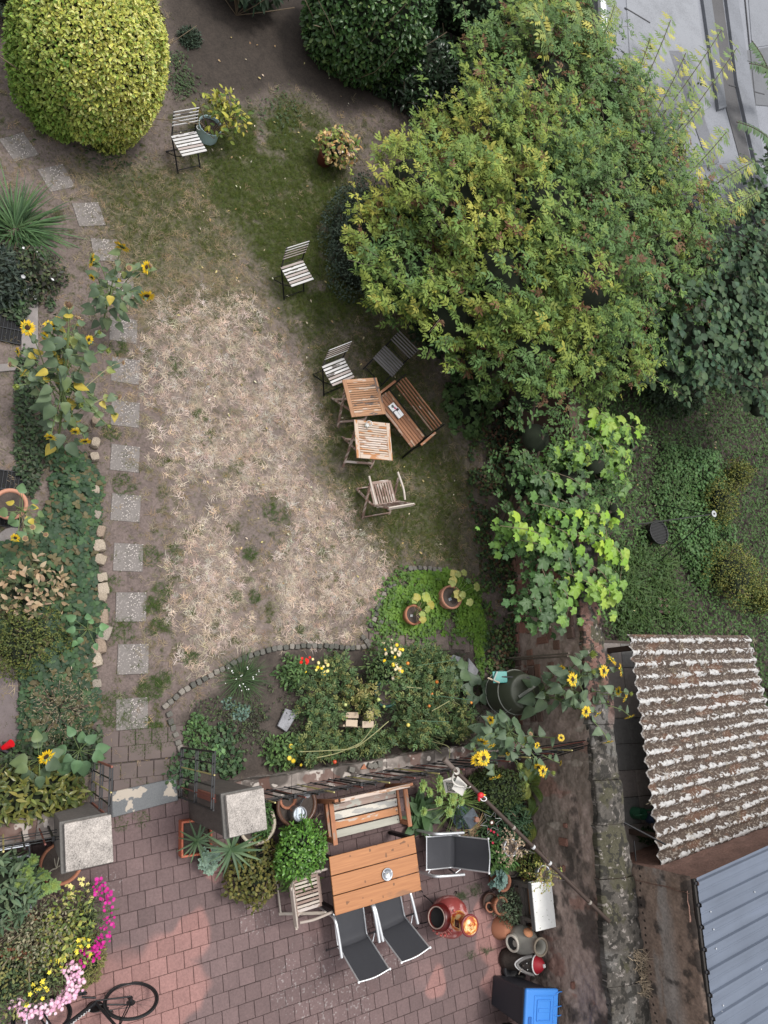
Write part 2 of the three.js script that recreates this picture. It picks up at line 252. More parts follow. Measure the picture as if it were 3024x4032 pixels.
// bare clumps of livelier grass along the slab path and in the straw: [px, py, radius]
{
  const gs = new Scatter(TUFTS[0], blade), gs2 = new Scatter(TUFTS[1], blade);
  for (const [px, py, r, n] of [[490, 1910, .18, 60], [590, 2190, .16, 60], [680, 2185, .16, 45], [640, 2330, .16, 60], [600, 2385, .12, 80], [480, 2480, .2, 70], [600, 2470, .12, 40], [650, 2460, .1, 30], [590, 2720, .2, 150], [640, 2680, .13, 60], [560, 2895, .25, 150], [640, 2890, .2, 90], [450, 2790, .25, 140], [430, 2300, .15, 40], [920, 2350, .11, 50], [790, 1640, .12, 50], [1060, 2010, .14, 40], [985, 2180, .12, 60], [830, 1720, .1, 30], [750, 2590, .12, 40], [470, 1370, .15, 50], [440, 1700, .14, 45], [1100, 2030, .2, 30], [700, 1450, .2, 60], [660, 3010, .05, 14], [555, 3225, .1, 40], [470, 3240, .1, 40], [580, 3100, .06, 12], [1000, 2350, .1, 40], [1180, 2480, .07, 26]])
    for (let i = 0; i < n; i++) { const c = g(px, py), a = R(0, 6.28), q = r * Math.sqrt(rnd()); (i % 2 ? gs : gs2).add(V(c.x + q * Math.cos(a), 0.005, c.z + q * Math.sin(a)), V(R(-1, 1), 0, R(-1, 1)), V(0, 1, 0), R(0.035, 0.075), jitter([0.075, 0.115, 0.035], 0.28)); }
  const G0 = thing('grass', 'livelier green grass clumps between the path slabs and in the straw'); G0.userData.kind = 'stuff'; gs.build('blades', G0); gs2.build('blades', G0);
}
// fallen leaves and daisies scattered on the ground
{
  const s = new Scatter(L_OVAL, leafM);
  for (let i = 0; i < 260; i++) { const p = g(R(700, 1900), R(150, 2300)); if (p.x > 8.2) continue; p.y = 0.03; s.add(p, V(R(-1, 1), R(-.2, .2), R(-1, 1)), V(R(-.4, .4), 1, R(-.4, .4)), R(0.03, 0.065), jitter(pick([[.45, .36, .16], [.5, .42, .3], [.3, .2, .1], [.6, .55, .4]]), 0.25)); }
  for (let i = 0; i < 120; i++) { const p = g(R(2250, 2900), R(1600, 2450)); p.y = 0.13; s.add(p, V(R(-1, 1), R(-.2, .2), R(-1, 1)), V(R(-.4, .4), 1, R(-.4, .4)), R(0.03, 0.07), jitter(pick([[.5, .42, .25], [.55, .4, .2]]), 0.25)); }
  const F = thing('fallen_leaves', 'pale dry leaves lying scattered on lawn and undergrowth'); F.userData.kind = 'stuff'; s.build('leaves', F);
}
// ---- exposed aggregate slabs of the garden path
const aggT = tex(512, 512, (u, v) => {
  let best = 9, id = 0; const X = u * 30, Y = v * 30, i0 = Math.floor(X), j0 = Math.floor(Y);
  for (let a = -1; a < 2; a++) for (let b = -1; b < 2; b++) { const i = (i0 + a + 30) % 30, j = (j0 + b + 30) % 30, dx = i0 + a + h2(i, j, 3) - X, dy = j0 + b + h2(i, j, 4) - Y, d = dx * dx + dy * dy; if (d < best) { best = d; id = h2(i, j, 9); } }
  const du = sst(0.42, 0.62, fbm(u * 4, v * 4, 25, 4, 4)), k0 = best < 0.11 ? (id > 0.7 ? 0.5 : 0.13 + 0.14 * id) : 0.13 + 0.06 * vn(u * 120, v * 120, 8, 120), k = lerp(k0, 0.16 + 0.05 * vn(u * 90, v * 90, 9, 90), du * 0.75); return [k * 1.03, k * 0.92, k * 0.86];
}, { rep: [1.3, 1.3] });
const aggM = M([1, 1, 1], 0.85, { map: aggT, bumpMap: aggT, bumpScale: 0.006 });
{
  const path = thing('garden_path'); path.userData.kind = 'structure';
  for (const [px, py, t, w] of [[75, 580, 40, .42], [222, 702, 34, .42], [350, 845, 22, .42], [415, 985, 14, .4], [476, 1120, 8, .4], [486, 1300, 4, .42], [494, 1460, 3, .42], [493, 1630, 3, .42], [492, 1805, 2, .42], [495, 2000, 2, .42], [505, 2195, 3, .42], [516, 2390, 4, .43], [524, 2595, 4, .43], [520, 2810, 5, .43]]) { const c = g(px, py); const s = obj('paving_slab', slab(rect(0, 0, w, w, 0), -0.03, 0.014, 0.004, 0.001), aggM, path); s.position.copy(c); s.rotation.y = rad(t); s.rotation.z = R(-.01, .01); }
}
// ---- patio: concrete pavers laid in rows
const TH = rad(8.4), E1 = [Math.cos(TH), -Math.sin(TH)], E2 = [Math.sin(TH), Math.cos(TH)], toW = (u, v) => [u * E1[0] + v * E2[0], u * E1[1] + v * E2[1]];
const PINK = [[760, 3690, .3], [640, 3830, .45], [700, 3900, .4], [500, 3900, .5], [350, 3950, .5], [610, 4000, .3], [1720, 3870, .2], [1940, 3720, .35], [1960, 3850, .3], [1900, 3600, .25], [840, 3400, .2], [1830, 3330, .3]].map(([a, b, r]) => { const p = g(a, b); return [p.x, p.z, r]; });
const LICH = [[1500, 3700, .9], [1200, 3850, .8], [1000, 3600, .5], [420, 3480, .3], [1350, 3950, .8]].map(([a, b, r]) => { const p = g(a, b); return [p.x, p.z, r]; });
const PAX0 = -0.5, PAX1 = 9, PAZ0 = 0, PAZ1 = 5.5, patioT = tex(1536, 896, (u, v) => {
  const x = lerp(PAX0, PAX1, u), z = lerp(PAZ0, PAZ1, v), n = fbm(x * 2.2, z * 2.2, 81, 5), m = vn(x * 60, z * 60, 83), f = vn(x * 120, z * 120, 85);
  let pk = 0; for (const [a, b, r] of PINK) pk = Math.max(pk, sst(r * 1.15, r * 0.75, Math.hypot(x - a, z - b) + 0.18 * (vn(x * 5, z * 5, 87) - 0.5)));
  let c = mix3([0.11, 0.074, 0.073], [0.155, 0.103, 0.1], n); c = mix3(c, [0.3, 0.155, 0.138], pk * (0.55 + 0.35 * n) + 0.16 * sst(0.6, 0.8, fbm(x * 1.1, z * 1.1, 91, 3)));
  let k = 0.8 + 0.25 * m + 0.25 * f, lc = 0; for (const [a, b, r] of LICH) lc = Math.max(lc, sst(r, r * 0.4, Math.hypot(x - a, z - b)));
  const sp = vn(x * 46, z * 46, 93) - 0.22 * (1 - lc); if (sp > 0.84 - 0.07 * lc * vn(x * 4, z * 4, 95)) c = mix3(c, [0.26, 0.225, 0.22], 0.7);
  return [c[0] * k, c[1] * k, c[2] * k];
}, { clamp: true });
const patioM = M([1, 1, 1], 0.82, { map: patioT, bumpMap: patioT, bumpScale: 0.004 }), jointM = M([0.072, 0.054, 0.052], 0.95, { map: grain }), uvP = q => setUV(q, (x, y, z) => [(x - PAX0) / (PAX1 - PAX0), (z - PAZ0) / (PAZ1 - PAZ0)]);
{
  const patio = struct('patio', sheet([[-2.5, 1.52], [1.18, 1.02], [2.5, 0.9], [8.36, 0.35], [8.36, 6.5], [-2.5, 6.5]], 0.008, 1), jointM), list = [];
  const region = [[-0.3, 1.5], [0.78, 1.6], [1.22, 1.24], [1.3, 1.08], [2.55, 0.92], [8.36, 0.45], [8.36, 5.2], [-0.3, 5.2]];
  for (let j = 3; j < 34; j++) for (let i = -8; i < 42; i++) {
    const u = (i + (j % 2 ? 0.5 : 0) + (j % 7 === 3 ? 0.2 : 0)) * 0.226, v = 0.25 + j * 0.2175 - 0.2; const c = toW(u + 0.113, v + 0.108); if (!inside(c[0], c[1], region)) continue;
    const px = toPx(c[0], 0, c[1]); if (px[0] < -80 || px[1] > 4110 || px[0] > 2350) continue;
    list.push({ u, v, near: Math.hypot(c[0] - 3.2, c[1] - 2.8) + (px[0] > 1950 ? 3 : 0) + (px[0] < 330 ? 3 : 0) + (px[1] > 4030 ? 3 : 0) });
  }
  list.sort((a, b) => a.near - b.near); const rest = [];
  list.forEach(({ u, v }, k) => {
    const q = [[u + .0025, v + .0025], [u + .2235, v + .0025], [u + .2235, v + .215], [u + .0025, v + .215]].map(p => toW(p[0] + R(-.002, .002), p[1] + R(-.002, .002)));
    const s = uvP(slab(q, -0.01, 0.022 + R(0, 0.005), 0.005, 0.0006)); const h = R(.86, 1.12); s.setAttribute('color', new THREE.Float32BufferAttribute(new Array(s.attributes.position.count * 3).fill(h), 3)); k < 300 ? obj('paver', s, pavM(), patio) : rest.push(s);
  });
  const r = obj('pavers', merge(rest), pavM(), patio); r.userData.kind = 'stuff';
  const moss = new Scatter(TUFTS[2], blade); // weeds in the joints
  for (let i = 0; i < 900; i++) { const j = 3 + RI(24), u = R(1, 8), c = toW(u, 0.25 + j * 0.2175 - 0.2); if (!inside(c[0], c[1], region) || fbm(c[0] * 1.5, c[1] * 1.5, 97, 2) < 0.52) continue; moss.add(V(c[0], 0.014, c[1]), V(R(-1, 1), 0, R(-1, 1)), V(0, 1, 0), R(0.008, 0.022), jitter([.07, .09, .04], .3)); }
  for (const [px, py, n] of [[1815, 3525, 90], [1865, 3510, 50], [1910, 3740, 40], [1870, 3490, 30], [1850, 3760, 30]]) for (let i = 0; i < n; i++) { const c = g(px + G1() * 22, py + G1() * 14); c.y = 0.02; moss.add(c, V(R(-1, 1), 0, R(-1, 1)), V(0, 1, 0), R(0.02, 0.05), jitter([.09, .11, .06], .3)); }
  const W0 = thing('moss', 'moss and small weeds in the joints between the red pavers'); W0.userData.kind = 'stuff'; moss.build('weeds', W0);
}
function pavM() { return pavM.m ||= Object.assign(patioM.clone(), { vertexColors: true }); }
// ---- pavers and the grey painted step between the gate pillars
{
  const t = thing('entrance_path'); t.userData.kind = 'structure'; const base = obj('joint', sheet(G([[405, 2905], [665, 2885], [690, 3080], [440, 3110]]), 0.006), jointM, t);
  for (let j = 0; j < 4; j++) for (let i = 0; i < 5; i++) {
    const o = j % 2 ? 0.11 : 0, c = [1.33 + i * 0.222 - o, 0.21 + j * 0.2175], q = rect(c[0] + 0.1 + (j - 1) * 0.032, c[1] - i * 0.018, 0.212, 0.208, rad(4)); if (c[0] + .1 > 2.38) continue;
    obj('paver', uvP(slab(q, -0.02, 0.022 + R(0, .006), 0.005)), pavM2(), t);
  }
  const stepT = tex(512, 256, (u, v) => { const n = fbm(u * 7, v * 4, 101, 5), f = vn(u * 120, v * 60, 103); const bare = sst(0.50, 0.53, n + 0.22 * sst(0.35, 0.0, Math.hypot((u - 0.22) * 1.5, v - 0.45)) + 0.1 * sst(.3, 0, v) - 0.1); return mix3([0.12 + .04 * f, 0.125 + .04 * f, 0.13 + .04 * f], [0.42, 0.36, 0.3], bare); }, { clamp: true });
  const q = G([[432, 3118], [690, 3062], [700, 3150], [440, 3218]]), s = slab(q, -0.02, 0.06, 0.012); s.computeBoundingBox(); const b = s.boundingBox; setUV(s, (x, y, z) => [(x - b.min.x) / (b.max.x - b.min.x), (z - b.min.z + (x - b.min.x) * 0.2) / (b.max.z - b.min.z)]);
  const st = struct('step', s, M([1, 1, 1], 0.8, { map: stepT }));
}
function pavM2() { return pavM2.m ||= M([0.15, 0.115, 0.105], 0.85, { map: grain, bumpMap: grain, bumpScale: 0.003 }); }
// ---- courtyard slab and light wells beside the house, at the left edge
const concT = tex(512, 512, (u, v) => { const n = fbm(u * 5, v * 5, 111, 5, 5), f = vn(u * 150, v * 150, 113, 150), k = 0.75 + 0.4 * n + 0.2 * (f - 0.5); return [0.24 * k, 0.215 * k, 0.205 * k]; }, { rep: [1, 1] });
const concM = M([1, 1, 1], 0.88, { map: concT, bumpMap: concT, bumpScale: 0.004 });
struct('courtyard', slab(G([[-60, 2620], [70, 2640], [80, 2930], [-60, 2960]]), -0.02, 0.012, 0.006), M([.62, .56, .58], 0.85, { map: concT }));
for (const [y0, y1, lab] of [[1180, 1360, 'black iron grate over the light well beside the sunflowers'], [1850, 2080, 'black iron grate under the large terracotta pot']]) {
  const a = g(-20, y0), b = g(80, y1), t = thing('drain_grate', lab, 'grate', [0, 0.03, 0]), m = M([0.03, 0.032, 0.036], 0.5, { metalness: 0.5 }), x0 = a.x - 0.3, x1 = Math.max(a.x, b.x);
  obj('pit', at(new THREE.BoxGeometry(x1 - x0, 0.02, b.z - a.z), (x0 + x1) / 2, -0.02, (a.z + b.z) / 2), M([0.012, 0.012, 0.013], 0.9), t);
  for (let i = 0; i <= 14; i++) { const x = lerp(x0, x1, i / 14); obj('bar', at(rbox(0.008, 0.03, b.z - a.z, 0.002), x, 0, (a.z + b.z) / 2), m, t); }
  for (let i = 0; i <= 3; i++) obj('cross_bar', at(rbox(x1 - x0, 0.02, 0.012, 0.002), (x0 + x1) / 2, 0.002, lerp(a.z, b.z, i / 3)), m, t);
}
for (const [q, l] of [[[[84, 1160], [150, 1150], [150, 1420], [84, 1430]], 0], [[[-40, 1440], [70, 1430], [70, 1460], [-40, 1470]], 0], [[[84, 2060], [20, 2085], [-40, 2130], [60, 2140]], 0]]) struct('kerb', slab(G(q), -0.02, 0.03, 0.008), concM);
// ---------------------------------------------------------------- walls, pillars, iron fence, sheds
const iron = M([0.022, 0.022, 0.024], 0.55, { metalness: 0.4 }), ironRed = M([0.16, 0.045, 0.035], 0.6), ironYel = M([0.46, 0.4, 0.16], 0.6), rustRed = M([0.24, 0.085, 0.06], 0.75);
const stoneT = tex(512, 512, (u, v) => { const n = fbm(u * 6, v * 6, 121, 5, 6), f = fbm(u * 40, v * 40, 123, 3, 40), k = 0.55 + 0.6 * n + 0.5 * (f - 0.5); return [0.8 * k, 0.76 * k, 0.72 * k]; }, { rep: [2, 2] });
// rough grid surface: fn(a, b) -> [x, y, z, u, v, shade?]
function surf(na, nb, fn, col) {
  const pos = [], uv = [], cs = [], idx = [];
  for (let i = 0; i <= na; i++) for (let j = 0; j <= nb; j++) { const q = fn(i / na, j / nb); pos.push(q[0], q[1], q[2]); uv.push(q[3], q[4]); if (col) cs.push(...q[5]); if (i && j) { const a = (i - 1) * (nb + 1) + j - 1, b = a + nb + 1; idx.push(a, b, a + 1, b, b + 1, a + 1); } }
  const o = new THREE.BufferGeometry(); o.setAttribute('position', new THREE.Float32BufferAttribute(pos, 3)); o.setAttribute('uv', new THREE.Float32BufferAttribute(uv, 2)); if (col) o.setAttribute('color', new THREE.Float32BufferAttribute(cs, 3)); o.setIndex(idx); o.computeVertexNormals(); return o;
}
const WX = 8.36, WH = 1.9, WZ0 = -15, WZ1 = 6.2, WTZ0 = -4;
const wallC = (z, y) => {                        // worn render over rubble
  const n = fbm(z * 1.3, y * 1.3, 131, 4), f = fbm(z * 9, y * 9, 137, 4), s = fbm(z * 3 + 4, y * 1.4, 139, 4);
  let c = mix3([0.23, 0.175, 0.15], [0.5, 0.385, 0.335], 0.25 * n + 0.75 * f);
  c = mix3(c, [0.22, 0.18, 0.15], sst(0.45, 0.6, n) * sst(1.9, 1.1, Math.abs(z - 0.9)) * 0.8);                 // smooth greyer plaster
  c = mix3(c, [0.3, 0.12, 0.085], sst(0.62, 0.7, s) * (0.45 + 0.4 * sst(0, -1.2, z)));                          // brick and sandstone showing
  c = mix3(c, [0.42, 0.36, 0.31], sst(0.66, 0.74, fbm(z * 5, y * 2.2, 141, 4)) * 0.75);                         // lime
  c = mix3(c, [0.035, 0.03, 0.027], sst(0.54, 0.72, fbm(z * 2.6, y * 2.8, 143, 5) + 0.2 * sst(1.2, 1.85, y) * sst(1.4, 2.2, z) - 0.16 * sst(2.6, 0.5, z)) * 0.8); // soot and algae
  return c;
};
const wallT = tex(2048, 448, (u, v) => { const z = lerp(WTZ0, WZ1, u), y = v * WH, c = wallC(z, y), k = 0.72 + 0.5 * fbm(z * 30, y * 30, 145, 3) + 0.1 * (vn(z * 110, y * 110, 147) - .5); return [c[0] * k, c[1] * k, c[2] * k]; }, { clamp: true });
const wallB = tex(1024, 256, (u, v) => { const z = lerp(WTZ0, WZ1, u), y = v * WH, k = fbm(z * 10, y * 10, 137, 5); return [k, k, k]; }, { clamp: true, data: true });
const wdep = (z, y) => 0.05 * (fbm(z * 1.6, y * 1.6, 151, 3) - 0.5) + 0.05 * (fbm(z * 7, y * 7, 137, 4) - 0.5) - 0.04 * sst(0.6, 0.66, fbm(z * 2.3, y * 2.3, 155, 3));
const wall = thing('boundary_wall', 'long old boundary wall with crumbling render and a mossy dark coping', 'wall', [0, 0, 0]);
obj('render', surf(330, 46, (a, b) => { const z = lerp(WTZ0, WZ1, a), y = b * WH; return [WX - wdep(z, y), y - 0.02, z, a, b]; }), M([1, 1, 1], 0.92, { map: wallT, bumpMap: wallB, bumpScale: 0.035 }), wall);
obj('core', at(new THREE.BoxGeometry(0.36, WH, WTZ0 - WZ0 + 0.1), WX + 0.24, WH / 2, (WTZ0 + WZ0) / 2), M([0.16, 0.11, 0.09], 0.95, { map: stoneT }), wall);
const lichen = (x, z, s) => { const n = fbm(x * 3, z * 3, 161 + s, 4), f = fbm(x * 20, z * 20, 163, 3), w = fbm(x * 19, z * 19, 165, 4); let c = mix3([0.018, 0.016, 0.013], [0.13, 0.115, 0.1], f * 0.7 + 0.3 * n); c = mix3(c, [0.05, 0.048, 0.018], sst(0.5, 0.6, n) * 0.6); c = mix3(c, [0.13, 0.125, 0.118], sst(0.52, 0.62, fbm(x * 2, z * 1.2, 171, 3)) * 0.6); c = mix3(c, [0.26, 0.23, 0.21], sst(0.66, 0.74, w) * 0.8); c = mix3(c, [0.2, 0.1, 0.08], sst(.5, .6, fbm(x * 5, z * 5, 177, 3)) * sst(0.3, -.4, z) * .7); c = mix3(c, [0.02, 0.018, 0.015], sst(0.56, 0.62, fbm(x * 14, z * 14, 173, 3)) * 0.85); return c; };
const CT = tex(384, 2048, (u, v) => { const x = lerp(8.3, 9.3, u), z = lerp(WTZ0, WZ1, v), k = 0.7 + 0.6 * vn(x * 120, z * 120, 175); const c = lichen(x, z, 0); return [c[0] * k, c[1] * k, c[2] * k]; }, { clamp: true });
const copM = M([1, 1, 1], 0.95, { map: CT, bumpMap: CT, bumpScale: 0.02 });
{
  let z = WTZ0; const right = z => z < -0.5 ? 8.78 : z < 0.6 ? 8.85 : lerp(8.87, 9.12, sst(0.6, 4.2, z));
  while (z < WZ1) {                              // coping, one mortared length after the other
    const L = R(0.55, 1.05), z1 = Math.min(WZ1, z + L), yo = R(-0.02, 0.035), xo = R(-0.02, 0.03), q0 = z, nA = 22;
    obj('coping_stone', surf(nA, 26, (a, b) => {
      const zz = lerp(q0, z1 - 0.006, a), w = right(zz), e = Math.min(a, 1 - a) * (z1 - q0); let x, y; const ed = 0.05 * Math.exp(-e / 0.03) * 0.5;
      if (b < 0.25) { x = WX - 0.035 + xo; y = WH - 0.09 + b / 0.25 * 0.11; } else if (b < 0.8) { const t = (b - 0.25) / 0.55; x = lerp(WX - 0.035 + xo, w, t); y = WH + 0.02 + 0.045 * Math.sin(Math.PI * t) ; } else { const t = (b - 0.8) / 0.2; x = w; y = WH + 0.02 - t * 0.16; }
      const nse = fbm(x * 6 + y * 3, zz * 6, 181, 4) - 0.5; return [x + nse * 0.05, y + yo - ed + nse * 0.07, zz, (x - 8.3) / 1 + (b < 0.25 ? b * 0.5 - 0.1 : 0), (zz - WTZ0) / (WZ1 - WTZ0)];
    }), copM, wall); z = z1;
  }
  obj('rear_face', at(new THREE.BoxGeometry(0.3, WH - 0.02, WZ1 - WTZ0), 8.66, WH / 2 - 0.03, (WZ1 + WTZ0) / 2), M([0.14, 0.1, 0.085], 0.95, { map: stoneT }), wall);
  // sandstone and brick pieces that stand proud of the render
  const bm = [[0.36, 0.19, 0.15], [0.3, 0.18, 0.145], [0.26, 0.18, 0.155], [0.38, 0.22, 0.17]].map(c => M(c, 0.9, { map: stoneT, bumpMap: stoneT, bumpScale: 0.01 }));
  for (let r = 0; r < 9; r++) { let zz = -3.2 + R(0, 0.2); while (zz < -0.15) { const w = R(0.14, 0.34), h = R(0.12, 0.17), y = 0.12 + r * 0.185; if (rnd() < 0.75 - 0.05 * r && (zz < -1.2 || rnd() < 0.45)) { const b = obj('stone', at(rbox(0.06, h, w, 0.018, 2), 0, 0, 0, R(-.06, .06), R(-.05, .05)), pick(bm), wall); b.position.set(WX - 0.004 + R(-.01, .008), y, zz + w / 2); } zz += w + 0.025; } }
  for (const [px, py, w, h] of [[2225, 3315, .12, .2], [2200, 3250, .07, .09], [2260, 3880, .1, .06], [2240, 3420, .1, .05], [2230, 2520, .12, .3]]) { const c = g(px, py, 1.1), b = obj('stone', rbox(0.07, h, w, 0.02, 2), bm[0], wall); b.position.set(WX - 0.005, clamp(c.y + (c.x - WX) * -0.7, 0.5, 1.7), c.z); }
  // dry wisps on the coping
  const s = new Scatter(MATS[0], blade); for (const [px, py] of [[2510, 3770], [2540, 3900], [2530, 3830]]) for (let i = 0; i < 10; i++) { const p = g(px + G1() * 14, py + G1() * 18, WH + 0.04); s.add(p, V(R(-1, 1), R(0, .6), R(-1, 1)), V(R(-.6, .6), 1, R(-.6, .6)), R(0.1, 0.2), [.35, .28, .2]); } s.build('dry_weeds', wall);
}
// ---- low retaining walls, gate pillars
const granT = tex(512, 512, (u, v) => { const a = vn(u * 70, v * 70, 191, 70), b = vn(u * 150, v * 150, 193, 150), n = fbm(u * 5, v * 5, 195, 4, 5), k = 0.25 + 0.17 * (a - 0.5) + 0.17 * (b - 0.5) + 0.28 * (n - 0.4); return [k * 1.08, k, k * 0.93]; });
const granM = M([1.15, 1.12, 1.1], 0.85, { map: granT, bumpMap: granT, bumpScale: 0.004 }), pilM = M([0.2, 0.175, 0.165], 0.85, { map: grain, bumpMap: grain, bumpScale: 0.006 });
function lowWall(label, x0, x1, zf, th, h) {
  const t = thing('retaining_wall', label, 'wall', [0, 0, 0]), wT = copM2();
  let x = x0; while (x < x1 - 0.05) { const w = Math.min(R(0.6, 0.95), x1 - x), a = x, b = x + w - 0.006; obj('coping_stone', surf(14, 30, (i, j) => { const xx = lerp(a, b, i), z = zf(xx); let y, zz; if (j < .3) { y = lerp(-0.02, h, j / .3); zz = z; } else if (j < .7) { y = h; zz = lerp(z, z + th, (j - .3) / .4); } else { y = lerp(h, -0.02, (j - .7) / .3); zz = z + th; } const n = fbm(xx * 7, y * 7 + zz * 7, 201, 4) - .5; return [xx, y + n * .03, zz + n * .05, xx * .25, (zz + y) * .5]; }), wT, t); x += w; }
  return t;
}
function copM2() { return copM2.m ||= (() => { const T = tex(1024, 512, (u, v) => { const x = u * 4, y = v * 2, f = fbm(x * 12, y * 12, 211, 4), n = fbm(x * 2.5, y * 2.5, 213, 4); let c = mix3([0.1, 0.085, 0.075], [0.34, 0.29, 0.26], f); c = mix3(c, [0.05, 0.04, 0.034], sst(0.5, 0.62, n) * 0.8); c = mix3(c, [0.12, 0.05, 0.035], sst(0.57, 0.63, fbm(x * 4, y * 4, 215, 3)) * 0.6); c = mix3(c, [0.55, 0.49, 0.44], sst(0.62, 0.68, fbm(x * 9, y * 9, 217, 3)) * 0.7); return c; }); return M([1, 1, 1], 0.93, { map: T, bumpMap: T, bumpScale: 0.02 }); })(); }
const zR = x => 0.80 - 0.115 * (x - 3.1), zL = x => 1.16 - 0.11 * x;
lowWall('low mossy retaining wall below the iron railing beside the flower bed', 3.0, 8.3, zR, 0.3, 0.47);
lowWall('low blackened retaining wall left of the left gate pillar', -0.8, 0.86, zL, 0.3, 0.47);
function pillar(label, cx, cz, w, cap, h, dark) {
  const t = thing('gate_pillar', label, 'pillar', [cx, 0, cz], TH);
  obj('body', at(rbox(w, h - 0.12, w, 0.01), 0, (h - 0.12) / 2, 0), dark, t); obj('lower_cap', at(rbox(cap, 0.07, cap, 0.01), 0.015, h - 0.1, 0), M([0.17, 0.16, 0.15], 0.9, { map: grain }), t);
  const c = at(rbox(cap - 0.05, 0.08, cap - 0.04, 0.008), 0.035, h - 0.025, 0); setUV(c, (x, y, z) => [x * 1.6 + cx, z * 1.6 + y]); obj('capstone', c, granM, t); return t;
}
const pilD = M([0.15, 0.13, 0.125], 0.85, { map: stoneT, bumpMap: grain, bumpScale: 0.006 });
pillar('square gate pillar with a pale grey granite cap left of the entrance path', 1.0, 1.262, 0.45, 0.535, 2.0, pilM);
const pr = pillar('square gate pillar right of the path with lichen spots on its pale cap', 2.765, 1.035, 0.47, 0.52, 2.0, pilD);
obj('mortar_patch', at(rbox(0.05, 0.9, 0.1, 0.01), -0.24, 1.2, -0.18), rustRed, pr);
// ---- iron railing on the low walls and the two open gates; rods from [bottom] to [top]
const rodM = [ironYel, iron, ironRed, iron];
function railing(label, x0, x1, zf, y0, y1, rails, step) {
  const t = thing('iron_railing', label, 'railing', [0, 0, 0]); let k = 0;
  for (let x = x0; x < x1; x += step) obj('rod', rod(V(x, y0, zf(x)), V(x, y1 + R(-.03, .03), zf(x)), 0.0105), rodM[k++ % 4], t);
  for (const [y, dz] of rails) for (const o of [-0.014, 0.014]) { const a = x0 - 0.12, b = x1 + 0.05; obj('rail', bar(V(a, y, zf(a) + dz + o), V(b, y, zf(b) + dz + o), 0.009, 0.022, 0.002), iron, t); }
  for (let x = x0 + 0.35; x < x1; x += 0.95) { obj('post', [bar(V(x, 0.42, zf(x) - 0.11), V(x, 0.42, zf(x)), 0.02, 0.02), bar(V(x, 0.42, zf(x)), V(x, rails[rails.length - 1][0], zf(x)), 0.022, 0.022, 0.003, V(1, 0, 0))], iron, t); obj('clamp', at(rbox(0.04, 0.05, 0.06, 0.008), x, rails[rails.length - 1][0], zf(x)), iron, t); }
  return t;
}
railing('black iron railing with red and yellow rods behind the wooden bench', 3.2, 8.2, x => zR(x) + 0.16, 0.5, 1.86, [[0.7, 0], [1.5, 0], [1.62, 0]], 0.2);
railing('black iron railing piece left of the left pillar above the cold frame', -0.6, 0.8, x => zL(x) + 0.16, 0.55, 1.95, [[1.0, 0], [1.6, 0]], 0.2);
function gate(label, hinge, tip, y0, y1, cols) {
  const t = thing('iron_gate', label, 'gate', [0, 0, 0]), d = tip.clone().sub(hinge), n = cols.length;
  const up = (p, y) => V(p.x, y, p.z);
  for (let i = 0; i < n; i++) { const p = hinge.clone().addScaledVector(d, i / (n - 1)); obj(i && i < n - 1 ? 'rod' : 'stile', i && i < n - 1 ? rod(up(p, y0), up(p, y1), 0.009) : bar(up(p, y0), up(p, y1), 0.024, 0.024, 0.003, V(1, 0, 0)), cols[i], t); }
  const side = V(d.z, 0, -d.x).normalize().multiplyScalar(0.013);
  for (const y of [y0 + 0.04, lerp(y0, y1, 0.5), y1 - 0.06]) for (const s of [-1, 1]) obj('rail', bar(up(hinge, y).addScaledVector(side, s), up(tip, y).addScaledVector(side, s), 0.02, 0.008, 0.002), iron, t);
  return t;
}
gate('narrow black iron gate swung open beside the left gate pillar', V(1.235, 0, 1.02), V(1.2, 0, 0.47), 0.08, 2.0, [rustRed, iron, ironYel, iron, rustRed]);
gate('black iron gate with a yellow and a red rod folded against the right pillar', V(2.4, 0, 0.99), V(2.38, 0, 0.33), 0.06, 1.98, [iron, ironRed, iron, ironYel, iron, iron]);
